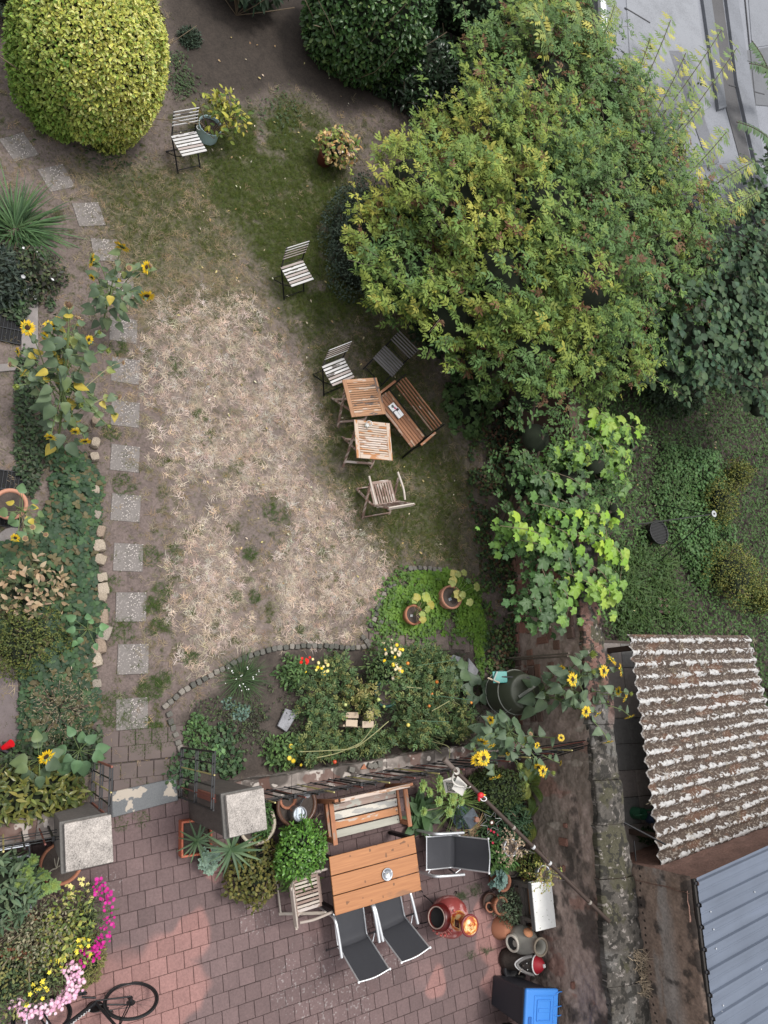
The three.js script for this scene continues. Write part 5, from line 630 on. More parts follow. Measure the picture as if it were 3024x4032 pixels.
{
  const ROCK = [0, 1, 2, 3, 4].map(s => rough(1, 1, 1, .42, s * 3));
  const t = thing('bed_edging', 'row of small grey granite setts curving round the flower bed', 'edging', [0, 0, 0]);
  for (const line of [[[640, 2790], [720, 2720], [775, 2690], [840, 2652], [900, 2622], [965, 2590], [1040, 2565], [1120, 2550], [1200, 2544], [1290, 2545], [1380, 2552], [1450, 2540], [1430, 2515], [1420, 2500]], [[1455, 2470], [1475, 2420], [1495, 2370], [1520, 2320], [1555, 2295]], [[1600, 2240], [1680, 2240], [1735, 2245]], [[660, 2800], [690, 2900], [715, 2960]], [[1480, 2480], [1500, 2440]]]) {
    const c = new THREE.CatmullRomCurve3(line.map(p => g(p[0], p[1]))), n = Math.round(c.getLength() / .098);
    for (let i = 0; i < n; i++) { const p = c.getPointAt((i + .5) / n), d = c.getTangentAt((i + .5) / n), m = obj('sett', pick(ROCK), pick(settM), t); m.position.set(p.x + R(-.008, .008), .02 + R(-.01, .015), p.z + R(-.008, .008)); m.scale.set(R(.085, .1), .09, R(.085, .105)); m.rotation.set(R(-.1, .1), Math.atan2(d.x, d.z) + R(-.2, .2), R(-.1, .1)); }
  }
  const w = thing('border_stones', 'row of rough pale sandstones edging the strawberry border', 'edging', [0, 0, 0]);
  for (const [px, py, a, b] of [[374, 1932, .1, .1], [396, 2095, .1, .14], [388, 2150, .15, .14], [395, 2204, .13, .12], [402, 2275, .12, .1], [405, 2320, .13, .15], [402, 2352, .11, .1], [402, 2432, .14, .19], [408, 2490, .16, .18], [382, 2546, .2, .17], [365, 2600, .2, .17], [350, 2617, .12, .1], [380, 2030, .09, .1], [376, 1745, .1, .12], [372, 1800, .1, .1], [380, 2692, .1, .1], [378, 1660, .1, .1]]) { const p = g(px, py, .05), m = obj('stone', pick(ROCK), pick(sandM), w); m.position.copy(p).setY(.05); m.scale.set(a * 1.35, .17, b * 1.35); m.rotation.y = R(-.3, .3); }
  const f = thing('stepping_stones'); f.userData.kind = 'structure'; const fm = [[.2, .165, .15], [.17, .15, .135], [.23, .19, .17]].map(c => M(c, .9, { map: stoneT, bumpMap: stoneT, bumpScale: .006 }));
  for (const [px, py, w0, d0] of [[1470, 2512, .2, .22], [1525, 2515, .24, .26], [1570, 2520, .2, .26], [1615, 2525, .2, .28], [1675, 2530, .36, .3], [1735, 2528, .32, .28], [1812, 2528, .36, .3], [1838, 2560, .12, .1]]) { const p = g(px, py), m = obj('flagstone', slab(rect(0, 0, w0, d0).map(q => [q[0] * R(.92, 1.05), q[1] * R(.9, 1.06)]), -.03, .035, .014, .002), pick(fm), f); m.position.copy(p); m.rotation.y = rad(2 + R(-3, 3)); }
  const sl = (lab, pts, y) => obj('slate', slab(G(pts), y, y + .035, .008, .001), slateM); 
  tag(sl('', [[1118, 2790], [1168, 2806], [1122, 2882], [1086, 2858]], .05), 'smooth grey slate slab lying among low plants in the bed', 'slab'); tag(sl('', [[1770, 2580], [1800, 2590], [1786, 2618], [1752, 2604]], .1), 'broken grey slate piece behind the broad squash leaves', 'slab'); tag(sl('', [[1838, 2592], [1878, 2640], [1870, 2662], [1836, 2650]], .03), 'grey slate slab sunk in clover beside the rain barrel', 'slab');
  const cr = thing('wooden_crate', 'weathered slatted wooden crate half hidden by tomato plants in the bed', 'crate', g(1378, 2830)), cm = [[.62, .49, .37], [.55, .42, .31]].map(c => M(c, .85, { map: grain })); cr.rotation.y = rad(-1);
  for (const [x, z, w0, d0] of [[-.12, .07, .2, .1], [.17, .085, .2, .1], [-.11, -.05, .22, .09], [.2, -.06, .12, .08], [.22, -.16, .1, .08]]) obj('slat', at(rbox(w0, .018, d0, .003), x, .33 + R(-.01, .01), z, R(-.05, .05), R(-.05, .05), R(-.03, .03)), pick(cm), cr); for (const [x, z] of [[-.24, -.1], [.26, -.1], [-.24, .11], [.26, .11]]) obj('post', at(rbox(.03, .32, .03, .003), x, .16, z), cm[1], cr); obj('side_board', at(rbox(.5, .1, .012, .003), .01, .2, .125), cm[1], cr);
  // green tub with the tall marigolds, rain barrel, spade, stakes
  const tub = thing('plant_tub', 'dark green plastic tub under the tall yellow marigolds', 'plant tub', g(1478, 2735)); pot(tub, .2, .42, M([.012, .05, .04], .35), { taper: .8, rim: .02 });
  const bar0 = thing('rain_barrel', 'dark olive plastic barrel lying by the wall behind wire mesh', 'barrel', g(1950, 2730)), bm = M([.055, .062, .042], .45); obj('barrel', lathe([[0, 0], [.3, 0], [.36, .2], [.38, .45], [.36, .7], [.3, .86], [.28, .9], [0, .92]], 36), bm, bar0); for (const y of [.25, .62]) obj('hoop', at(new THREE.TorusGeometry(.378, .012, 6, 36), 0, y, 0, Math.PI / 2), M([.2, .21, .18], .5), bar0); obj('lid_bar', at(rbox(.4, .02, .05, .006), 0, .93, 0, 0, .5), M([.25, .26, .23], .5), bar0);
  const mesh = thing('wire_mesh', 'upright wire mesh panel in front of the rain barrel', 'mesh', g(1905, 2800)), mm = M([.3, .32, .3], .4, { metalness: .6 }); for (let i = 0; i < 8; i++) obj('wire', rod(V(-.2 + i * .075, 0, 0), V(-.2 + i * .075, .75, .02), .0025, .0025, 4), mm, mesh); for (let i = 0; i < 9; i++) obj('wire', rod(V(-.22, i * .09 + .02, 0), V(.35, i * .09 + .02, .01), .0025, .0025, 4), mm, mesh); mesh.rotation.y = .5;
  const sp = thing('spade', 'turquoise hand shovel lying against the wall beside the barrel', 'shovel', [0, 0, 0]), a = g(1975, 2665, .75), b = g(2110, 2668, .95); obj('handle', rod(a, b, .013), M([.05, .05, .055], .5), sp); obj('blade', bar(a.clone().add(V(.1, .02, 0)), a.clone().add(V(-.16, -.03, .01)), .19, .015, .007), M([.05, .3, .27], .4), sp); obj('rim', bar(a.clone().add(V(-.1, .02, -.09)), a.clone().add(V(-.17, -.0, .07)), .03, .03, .01), M([.35, .42, .4], .5), sp); obj('stick', rod(a.clone().add(V(-.25, -.05, .02)), a.clone().add(V(-.06, .02, .1)), .014), M([.55, .45, .33], .8), sp);
  const stk = M([.2, .165, .13], .85, { map: grain });
  for (const [p, q, lab] of [[[1995, 2592, .1], [2240, 2572, 1.75], 'upper wooden stake of the pair leaning on the wall above the shovel'], [[2020, 2598, .1], [2236, 2584, 1.7], 'lower wooden stake of the pair leaning on the wall above the shovel'], [[2000, 2365, .3], [2080, 2340, .8], 'short grey stick poking out below the vine'], [[2000, 2415, .3], [2090, 2392, .9], 'pale stick leaning on the wall just under the vine']]) { const o = obj('stake', rod(g(...p), g(...q), .016, .013), stk); tag(o, lab, 'stake'); }
  const st2 = thing('garden_rods', 'bundle of dark red and black rods resting against the wall below the sunflower', 'rods', [0, 0, 0]); for (let i = 0; i < 7; i++) obj('rod', rod(g(2050 + i * 9, 2950 + i * 9, .8), g(2300 + R(-20, 20), 2915 + i * 5, 1.85), .008), pick([iron, ironRed]), st2);
  { const m = M([.05, .12, .06], .5), o = (p, q, l) => tag(obj('plant_support', rod(g(...p), g(...q), .006), m), l, 'plant stake'); o([1640, 2622, .7], [1795, 2598, .9], 'green plant stake slanting above the broad squash leaves'); o([1640, 2838, .9], [1768, 2842, 1.0], 'dark plant stake across the tomato plants'); o([1725, 2740, .8], [1860, 2757, 1.0], 'dark stake beside the wire mesh among tomatoes'); }
}
// ---- plants of the bed
{
  const B = (name, lab, px, py, o) => shrub(name, lab, 'plant', px, py, { lo: 0, up: .5, core: 0, depth: .6, bump: .5, ...o });
  { const t = thing('chives', 'grassy clump with small white flowers inside the granite edging', 'plant', g(950, 2672)); strapTuft(t, 240, .36, pal([.07, .115, .05], [.055, .09, .04]), { base: .14, e0: .1, e1: 1.1, ws: .45 }); blossoms(t, F5, 22, spotOn([.3, .24], .12, .3), [.008, .013], () => [.75, .75, .72], .8); }
  B('marigold', 'leafy marigold clump with yellow and red flowers in the bed', 1150, 2650, { leaf: L_OBO, n: 420, size: [.05, .1], ws: .8, r: [.26, .24, .24], twigs: 10, stem: stemG, col: pal([.1, .17, .06], [.07, .12, .045]) });
  blossoms(thing('marigold_flowers', 'yellow marigold flowers above the leafy clump', 'flowers', g(1235, 2640)), F12, 17, spotOn([.3, .17], .2, .33), [.022, .036], () => pick([[.85, .6, .03], [.85, .7, .2], [.8, .65, .3]]), .6).userData.kind = 'stuff';
  blossoms(thing('red_flowers', 'small cluster of bright red flowers behind the yellow marigolds', 'flowers', g(1180, 2605)), F12, 8, spotOn([.09, .07], .26, .32), [.02, .035], () => [.65, .02, .012], .6).userData.kind = 'stuff';
  B('marigold', 'tall bushy marigold growing over the dark green tub', 1478, 2625, { leaf: L_OBO, n: 900, size: [.045, .085], ws: .8, c: [0, .35, 0], r: [.34, .38, .42], twigs: 16, core: .5, stem: stemG, lo: -.4, col: pal([.085, .14, .05], [.06, .105, .04], [.13, .18, .07]) });
  blossoms(thing('marigold_flowers', 'yellow and withered cream flowers of the tall marigold', 'flowers', g(1480, 2610)), F12, 34, spotOn([.3, .32], .55, .75), [.022, .04], () => pick([[.85, .55, .02], [.85, .6, .05], [.72, .6, .36], [.65, .55, .35], [.6, .5, .35]]), .6).userData.kind = 'stuff';
  B('marigold', 'low marigold with three yellow flowers beside the retaining wall', 1110, 2965, { leaf: L_OBO, n: 420, size: [.06, .11], ws: .85, r: [.3, .24, .24], twigs: 10, stem: stemG, col: pal([.11, .19, .06], [.08, .13, .05]) });
  { const t = thing('marigold_flowers', 'three round yellow flowers just above the retaining wall', 'flowers', [0, 0, 0]); for (const [px, py] of [[1146, 2938], [1140, 2985], [1155, 2996], [1186, 3012], [1335, 2958]]) { const p = g(px, py, .3), m = obj('flower', F12, leafMat([.85, .6, .02]), t); m.position.copy(p); m.scale.setScalar(px < 1160 ? .04 : .025); m.rotation.set(R(-.3, .3), R(0, 6), R(-.3, .3)); } }
  const tom = pal([.075, .125, .055], [.1, .155, .065], [.055, .09, .04], [.17, .19, .07]);
  for (const [px, py, r, h, lab] of [[1250, 2760, [.45, .4, .42], .1, 'tangle of tomato plants in the middle of the bed'], [1420, 2925, [.5, .3, .2], .1, 'sprawling tomato plant with pale stems over the retaining wall'], [1560, 2740, [.45, .5, .42], .2, 'bushy tomato plant right of the green tub'], [1690, 2700, [.45, .5, .4], .2, 'tomato plant with orange fruit left of the rain barrel'], [1620, 2870, [.48, .45, .32], .2, 'tomato plant with a yellow fruit near the iron railing'], [1760, 2840, [.36, .4, .3], .2, 'thin tomato plant behind the right end of the railing'], [1640, 2600, [.5, .3, .25], .1, 'leafy tomato plant along the flagstones'], [1310, 2640, [.3, .3, .26], .05, 'small bushy plant left of the tall marigold'], [1400, 2760, [.3, .35, .25], .15, 'yellowing tomato plant above the wooden crate'], [1230, 2930, [.4, .36, .26], .1, 'tomato plant above the wall left of the crate']])
    B('tomato_plant', lab, px, py, { leaf: L_PIN2, n: 330 * r[0] / .4, size: [.07, .14], c: [0, h, 0], r, twigs: 22, stem: M([.24, .25, .11], .8), lo: -.2, col: px === 1400 ? pal([.16, .18, .06], [.3, .27, .1], [.08, .12, .05]) : tom });
  { const s = new Scatter(L_PIN2, leafM); const t = thing('tomato_stalks', 'bare pale tomato stalks trailing along the retaining wall', 'stalks', [0, 0, 0]), l = []; for (const pts of [[[1180, 2960, .4], [1290, 2955, .55], [1400, 2940, .6], [1480, 2850, .8]], [[1240, 2985, .45], [1330, 2965, .5], [1420, 2925, .7]], [[1530, 2840, .7], [1460, 2900, .7], [1400, 2945, .6]], [[1700, 2920, .5], [1765, 2940, .8], [1770, 2985, .7]], [[1600, 2705, .7], [1660, 2710, .75]], [[1700, 2800, .7], [1770, 2760, .8]]]) l.push(tube(pts.map(p => g(...p)), .007, 14, 5)); obj('stems', l, M([.34, .33, .16], .8), t); }
  { const t = thing('tomatoes', 'ripe and unripe tomatoes hanging among the bed plants'); t.userData.kind = 'stuff'; const s = new Scatter(new THREE.SphereGeometry(1, 10, 8), M([1, 1, 1], .3)); for (const [px, py, c] of [[1607, 2855, [.75, .65, .15]], [1605, 2612, [.75, .25, .04]], [1700, 2732, [.7, .22, .04]], [1855, 2767, [.75, .28, .05]], [1490, 2755, [.45, .5, .15]], [1512, 2782, [.4, .45, .12]], [1715, 2860, [.2, .35, .08]], [1725, 2865, [.22, .36, .08]], [1720, 2685, [.7, .2, .03]], [1690, 2780, [.6, .2, .04]], [1318, 3000, [.5, .06, .02]], [1360, 2775, [.5, .55, .2]]]) s.add(g(px, py, .55), V(0, 0, 1), UPV, R(.022, .032), c); s.build('fruit', t); }
  { const t = thing('squash_plant', 'squash seedling with broad grey green leaves near the flagstones', 'plant', g(1760, 2650)); for (let i = 0; i < 11; i++) { const a = i * 2.4, d = V(Math.cos(a), .1, Math.sin(a)), p = V(Math.cos(a) * .06, .22 + .015 * i, Math.sin(a) * .06); obj('stalk', rod(V(0, 0, 0), p, .005), stemG, t); leafMesh(t, L_HEART, pick([[.1, .16, .08], [.085, .14, .075]]), p, d, V(.2 * G1(), 1, .2 * G1()), R(.2, .32), 1); } }
  { const t = thing('squash_plant', 'dull green squash leaves between slate slab and rain barrel', 'plant', g(1850, 2720)); for (let i = 0; i < 8; i++) { const a = i * 2.4, d = V(Math.cos(a), .1, Math.sin(a)), p = V(Math.cos(a) * .1, .25, Math.sin(a) * .1); leafMesh(t, L_HEART, pick([[.07, .11, .065], [.06, .1, .055]]), p, d, V(.2 * G1(), 1, .2 * G1()), R(.18, .28), 1); } }
  B('parsley', 'fresh green parsley by the lower left end of the bed', 775, 2880, { leaf: L_IVY, n: 300, size: [.035, .06], r: [.22, .14, .25], twigs: 8, stem: stemG, col: pal([.09, .165, .06], [.07, .125, .05]) });
  B('stonecrop', 'low grey blue stonecrop in the bare soil of the bed', 950, 2805, { leaf: L_ROUND, n: 150, size: [.035, .06], r: [.15, .07, .11], col: pal([.13, .2, .16], [.11, .17, .13]) });
  B('stonecrop', 'second smaller grey blue stonecrop above the first one', 898, 2772, { leaf: L_ROUND, n: 70, size: [.03, .05], r: [.1, .05, .08], col: pal([.13, .2, .16]) });
  B('broadleaf_seedling', 'pale green seedling in the bare soil behind the right pillar', 855, 2960, { leaf: L_ROUND, n: 60, size: [.06, .09], r: [.12, .1, .1], col: pal([.14, .26, .1]) });
  for (const [px, py, lab] of [[900, 3005, 'strawberry plant left of the low wall behind the right pillar'], [760, 2990, 'strawberry plants behind the open right gate'], [880, 2905, 'small strawberry plants in the left part of the bed'], [1250, 2800, 'dark strawberry leaves beside the slate slab'], [720, 3050, 'strawberry plants at the foot of the right gate']]) B('strawberry_plant', lab, px, py, { leaf: L_ROUND, n: 150, size: [.05, .08], r: [.25, .12, .2], col: pal([.05, .09, .045], [.065, .11, .05]) });
  cover('bed_weeds', 'low weeds and thyme covering the soil of the flower bed', [[[760, 2760], [980, 2720], [1100, 2800], [1060, 2920], [900, 3020], [760, 3060], [720, 2900]], [[1040, 2690], [1300, 2740], [1290, 2900], [1150, 2920], [1100, 2860]], [[1300, 2580], [1440, 2580], [1450, 2700], [1320, 2720]], [[1480, 2580], [1900, 2560], [1900, 2880], [1500, 2980], [1120, 3030], [1120, 2900], [1400, 2860]]], L_OVAL, 5200, [.02, .05], .1, (x, z) => pick([[.055, .075, .03], [.07, .1, .04], [.045, .06, .03], [.03, .028, .02]]), { gap: .42, f: 3 });
  cover('purple_clover', 'dark purple green creeping plants around the stonecrop', [[[800, 2760], [940, 2730], [1060, 2820], [1060, 2900], [940, 2880]]], L_ROUND, 1100, [.02, .035], .05, () => pick([[.035, .04, .025], [.05, .045, .03]]), { gap: .4 });
}
// ---- flowerpots on the lawn and clover
{
  const squash = (t, n, y, cols, sp) => { for (let i = 0; i < n; i++) { const a = R(0, 6.28), q = R(.05, sp), p = V(q * Math.cos(a) + sp * .5, y + R(0, .15), q * Math.sin(a) - sp * .7); obj('stalk', tube([V(0, y - .15, 0), V(p.x * .5, y + .05, p.z * .5), p], .004, 8, 5), stemG, t); leafMesh(t, L_SQUASH, pick(cols), p, V(Math.cos(a), -.1, Math.sin(a)), V(.3 * G1(), 1, .3 * G1()), R(.12, .2), 1); } };
  const a = thing('flowerpot', 'smaller terracotta pot with withering yellow squash on the clover', 'flowerpot', g(1602, 2428)); pot(a, .165, .27, terra[0], { taper: .78 }); squash(a, 8, .35, [[.32, .36, .06], [.26, .33, .07], [.36, .32, .06]], .14); twigs(a, 7, [.05, .24, 0], .25, .004, M([.5, .38, .25], .8), .2); obj('plant_tag', at(rbox(.05, .003, .04, .001), -.05, .26, .02, .3), M([.35, .36, .36], .3), a);
  const b = thing('flowerpot', 'larger ribbed terracotta pot with grey green squash on the clover', 'flowerpot', g(1738, 2362)); pot(b, .2, .36, terra[2], { taper: .78, lip: .06 }); for (let i = 0; i < 4; i++) obj('rib', at(new THREE.TorusGeometry(.165 + i * .01, .006, 5, 32), 0, .06 + i * .07, 0, Math.PI / 2), terra[2], b); squash(b, 11, .46, [[.1, .17, .06], [.13, .2, .08], [.3, .33, .1], [.42, .37, .1]], .22); obj('plant_tag', at(rbox(.06, .003, .05, .001), -.03, .345, .04, .2, .4), M([.3, .33, .36], .3), b);
  const line = tag(obj('string', tube([g(1655, 2432, .3), g(1700, 2400, .32), g(1745, 2350, .36)], .003, 8, 4), M([.02, .04, .025], .6)), 'thin dark stick between the two terracotta pots', 'stick');
  const c = thing('enamel_pot', 'pale blue enamel cooking pot used as planter beside the white chair', 'planter', g(812, 540)); obj('pot', lathe([[0, 0], [.17, 0], [.19, .03], [.2, .3], [.215, .31], [.2, .315], [.185, .3], [.18, .06], [0, .05]], 36), M([.5, .68, .7], .3), c); obj('soil', disc(.185, .26), soilM, c); for (const s of [-1, 1]) obj('handle', at(new THREE.TorusGeometry(.045, .009, 8, 16, Math.PI), s * .2, .26, 0, Math.PI / 2, 0, s > 0 ? -Math.PI / 2 : Math.PI / 2), M([.8, .82, .82], .3), c);
  c.rotation.y = .45;
  shrub('hydrangea', 'yellowing hydrangea in the pale blue enamel pot', 'plant', 826, 525, { y0: .24, leaf: L_OVAL, n: 250, size: [.08, .13], c: [.16, .36, -.2], r: [.42, .36, .38], lo: -.6, up: .6, core: 0, depth: .8, bump: .7, twigs: 12, rise: 0, col: pal([.3, .3, .05], [.17, .2, .045], [.1, .15, .035], [.42, .38, .08]) });
  const d = thing('flowerpot', 'dark red brown flowerpot below the pinkish hydrangea', 'flowerpot', g(1272, 640)); pot(d, .17, .3, M([.14, .035, .022], .6), { taper: .78 });
  shrub('hydrangea', 'hydrangea with faded cream and pink flower heads in the red pot', 'plant', 1290, 620, { y0: .26, leaf: L_OVAL, n: 300, size: [.07, .12], c: [.12, .22, -.1], r: [.42, .3, .36], lo: -.5, up: .6, core: .45, depth: .6, bump: .5, twigs: 10, rise: 0, col: pal([.16, .24, .06], [.24, .28, .07], [.42, .25, .1], [.5, .36, .16]) });
  blossoms(thing('hydrangea_flowers', 'faded cream hydrangea florets over the red pot', 'flowers', g(1315, 600, .4)), F5, 240, () => { const k = RI(7), a = k * .9; return V(.1 + .27 * Math.cos(a) + .05 * G1(), .12 + .03 * G1() + .05 * (k % 3), -.1 + .24 * Math.sin(a) + .05 * G1()); }, [.014, .024], () => pick([[.6, .42, .3], [.62, .55, .4], [.5, .3, .22], [.66, .6, .5]]), .8).userData.kind = 'stuff';
  const e = thing('flowerpot', 'large wide terracotta pot standing on the grate at the left edge', 'flowerpot', g(40, 2005)); pot(e, .21, .3, terra[2], { taper: .8, lip: .04, w: .03 });
  const red = thing('watering_can', 'red plastic watering can at the left edge', 'watering can', g(-35, 2945)); obj('body', lathe([[0, 0], [.1, 0], [.11, .02], [.105, .2], [.09, .24], [.07, .24]], 20), M([.65, .012, .02], .35), red); obj('spout', rod(V(.08, .08, 0), V(.2, .2, .05), .022, .015), M([.05, .05, .06], .5), red); obj('rose', rod(V(.14, .14, 0), V(.23, .22, -.06), .035, .055), M([.65, .012, .02], .35), red);
  // behind the wall: kettle grill, tripod, bricks, bench, cans
  const k = thing('kettle_grill', 'black kettle grill with a slatted lid in the neighbouring garden', 'grill', g(2545, 2110)), bk = M([.018, .018, .02], .35); obj('bowl', lathe([[0, .1], [.12, .1], [.22, .2], [.25, .34], [.26, .36]], 28), bk, k); obj('drum', lathe([[.2, 0], [.22, .05], [.22, .14]], 24), bk, k); obj('rim', at(new THREE.TorusGeometry(.255, .012, 6, 32), 0, .36, 0, Math.PI / 2), bk, k); obj('ash', disc(.25, .33), M([.03, .03, .03], .9), k); for (let i = -7; i <= 7; i++) { const w = Math.sqrt(.245 ** 2 - (i * .033) ** 2); obj('grate_bar', rod(V(-w, .365, i * .033), V(w, .365, i * .033), .005, .005, 5), M([.1, .1, .1], .4, { metalness: .6 }), k); } obj('grate_handle', at(new THREE.TorusGeometry(.05, .008, 6, 14, Math.PI), -.25, .33, 0, 0, 0, 1.57), bk, k); for (const a of [.5, 2.6, 4.7]) obj('leg', rod(V(.15 * Math.cos(a), .15, .15 * Math.sin(a)), V(.2 * Math.cos(a), 0, .2 * Math.sin(a)), .012), bk, k);
  const tr = thing('tripod', 'tall metal tripod with a bright disc on top in the neighbouring garden', 'tripod', [0, 0, 0]), topP = g(2805, 2025, 1.85), mt = M([.45, .46, .46], .35, { metalness: .7 }), dk = M([.03, .03, .03], .5); obj('leg', rod(g(2440, 2074, .05), topP, .013, .011), mt, tr); obj('leg', rod(g(2570, 1984, .05), topP, .011), dk, tr); obj('leg', rod(g(2590, 2215, .05), topP, .011), dk, tr); obj('disc', at(new THREE.CylinderGeometry(.065, .06, .025, 24), topP.x, topP.y + .03, topP.z), mt, tr); obj('hub', at(new THREE.CylinderGeometry(.02, .02, .012, 12), topP.x, topP.y + .047, topP.z), dk, tr);
  const bp = thing('brick_pile', 'little stack of old narrow bricks in the neighbouring grass', 'bricks', g(2592, 2385)), bm2 = [[.2, .13, .11], [.26, .18, .15], [.15, .1, .09]].map(c => M(c, .9, { map: stoneT })); for (let i = 0; i < 6; i++) for (let j = 0; j < 2; j++) obj('brick', at(rbox(.2, .06, .055, .008), -.05 + j * .13 + R(-.03, .03), .05 + (i % 2) * .06, -.18 + i * .066, 0, R(-.15, .15)), pick(bm2), bp); for (let i = 0; i < 4; i++) obj('brick', at(rbox(.055, .06, .2, .008), .02 + i * .02, .03, -.2 + i * .14, 0, R(-.2, .2)), pick(bm2), bp);
  const bn = thing('garden_bench', 'reddish slatted garden bench at the right edge behind the shed', 'seat', g(3005, 2735, 0)); for (let i = 0; i < 6; i++) obj('slat', at(rbox(.5, .022, .05, .004), .12 + i * .0, .42, -.18 + i * .065, 0, .5), M([.3, .12, .09], .7), bn); for (const [x, z] of [[-.05, -.1], [.25, .2]]) obj('leg', at(rbox(.04, .42, .04, .004), x, .21, z), M([.12, .08, .06], .8), bn); for (let i = 0; i < 3; i++) obj('rail', rod(V(-.2 + i * .05, .5, -.5), V(.3 + i * .05, .6, -.75), .012), M([.06, .05, .04], .7), bn);
  const wc = thing('watering_can', 'green plastic watering can on the paving behind the wall', 'watering can', g(2495, 3200, .83)), gm = M([.03, .13, .07], .4); obj('body', lathe([[0, 0], [.1, 0], [.105, .02], [.095, .22], [.1, .225], [.088, .23], [.02, .2]], 28), gm, wc); for (const y of [.07, .13]) obj('ring', at(new THREE.TorusGeometry(.102 - y * .04, .004, 5, 28), 0, y, 0, Math.PI / 2), gm, wc); obj('handle', tube([V(-.09, .1, .02), V(-.17, .2, .02), V(-.13, .31, .0), V(0, .32, 0), V(.05, .26, 0)], .014, 16, 7), gm, wc); obj('spout', rod(V(.09, .05, -.03), V(.2, .3, -.07), .02, .013), gm, wc);
  const bp2 = thing('glazed_pot', 'small blue glazed jug beside the green watering can', 'jug', g(2550, 3222, .83)); obj('jug', lathe([[0, 0], [.07, 0], [.09, .05], [.09, .12], [.06, .17], [.065, .19], [.05, .19], [.045, .16]], 24), M([.08, .12, .22], .35), bp2); 
  shrub('weed', 'weed growing from the paving below the watering can', 'plant', 2545, 3290, { y0: .83, leaf: L_OVAL, n: 120, size: [.05, .09], r: [.2, .12, .12], lo: 0, core: 0, col: pal([.05, .09, .035]) });
  tag(obj('pole', rod(g(2425, 3222, 1.7), g(2620, 3325, 1.9), .016), iron), 'dark iron pole crossing from the wall to under the shed roof', 'pole');
  tag(obj('wire_mesh', at(rbox(.02, .02, .3, .004), 0, 0, 0), iron), 'old iron bracket on the wall under the shed roof', 'bracket').position.copy(g(2500, 3350, 1.6));
  const bd = thing('wooden_battens', 'small bundle of grey wooden battens on the wall below the vine', 'battens', g(2158, 2452, 1.35)); for (let i = 0; i < 7; i++) obj('batten', at(rbox(.02, .02, .2, .003), -.1 + i * .025, R(0, .02), R(-.01, .01), .3), stk2(), bd);
}
function stk2() { return stk2.m ||= M([.26, .22, .18], .85, { map: grain }); }
// ---------------------------------------------------------------- furniture
function woodT(a, b, peel, pc, s) { return tex(256, 256, (u, v) => { const n = fbm(u * 3, v * 40, s, 4), f = fbm(u * 9, v * 90, s + 3, 3), p = peel ? sst(0.5 + peel, 0.56 + peel, fbm(u * 6, v * 26, s + 7, 4)) : 0; return mix3(mix3(a, b, clamp(n * .7 + f * .5 - .1)), pc || [0, 0, 0], p); }); }
const WU = q => { const p = q.attributes.position, u = q.attributes.uv, n = q.attributes.normal; q.computeBoundingBox(); const b = q.boundingBox, s = b.getSize(V()), ax = s.x > s.z ? (s.x > s.y ? 'X' : 'Y') : (s.z > s.y ? 'Z' : 'Y'), o = R(0, 9), sc = ax === 'X' ? ['X', 'Z', 'Y'] : ax === 'Z' ? ['Z', 'X', 'Y'] : ['Y', 'X', 'Z']; for (let i = 0; i < p.count; i++) u.setXY(i, p['get' + sc[0]](i) * .9 + o, (p['get' + sc[1]](i) + p['get' + sc[2]](i)) * .9 + o * .7); return q; };
const wm = (a, b, peel, pc, s) => { const T = woodT(a, b, peel, pc, s); return M([1, 1, 1], .72, { map: T, bumpMap: T, bumpScale: .002 }); };
const W_WHITE = [wm([.5, .48, .47], [.72, .71, .71], .05, [.16, .14, .135], 501), wm([.45, .43, .42], [.68, .67, .67], .0, [.14, .12, .115], 511), wm([.3, .24, .22], [.5, .44, .42], .0, [.2, .14, .12], 521)], W_GREY = [wm([.1, .092, .09], [.26, .25, .25], 0, 0, 531), wm([.13, .12, .118], [.2, .19, .19], 0, 0, 541)],
  W_TEAK = [wm([.2, .085, .045], [.42, .2, .105], .13, [.42, .3, .22], 551), wm([.17, .075, .042], [.35, .165, .09], .08, [.36, .25, .19], 561)], W_TAB1 = [wm([.22, .11, .06], [.48, .26, .14], .1, [.12, .09, .08], 571), wm([.3, .15, .08], [.52, .29, .16], .03, [.5, .38, .3], 576)], W_TAB2 = [wm([.4, .28, .2], [.6, .5, .42], .03, [.42, .19, .08], 581), wm([.45, .33, .26], [.66, .58, .52], .08, [.36, .2, .12], 586)], W_CHAIR = [wm([.14, .08, .06], [.3, .2, .16], .02, [.42, .34, .29], 591), wm([.2, .13, .1], [.38, .28, .24], .1, [.5, .44, .4], 596)], W_PALE = [wm([.42, .35, .29], [.6, .54, .48], 0, 0, 601)],
  W_TOP = wm([.42, .17, .055], [.62, .3, .115], 0, 0, 611), W_ORANGE = wm([.26, .1, .05], [.45, .2, .1], .1, [.3, .2, .15], 621), W_PEEL = [wm([.3, .2, .16], [.42, .34, .3], -.02, [.42, .4, .35], 631), wm([.34, .33, .31], [.46, .45, .42], .05, [.62, .58, .5], 636), wm([.42, .18, .08], [.52, .25, .12], .12, [.5, .42, .35], 641), wm([.32, .31, .26], [.46, .45, .38], .0, [.6, .58, .5], 646)];
const iro = M([.015, .015, .017], .4, { metalness: .5 });
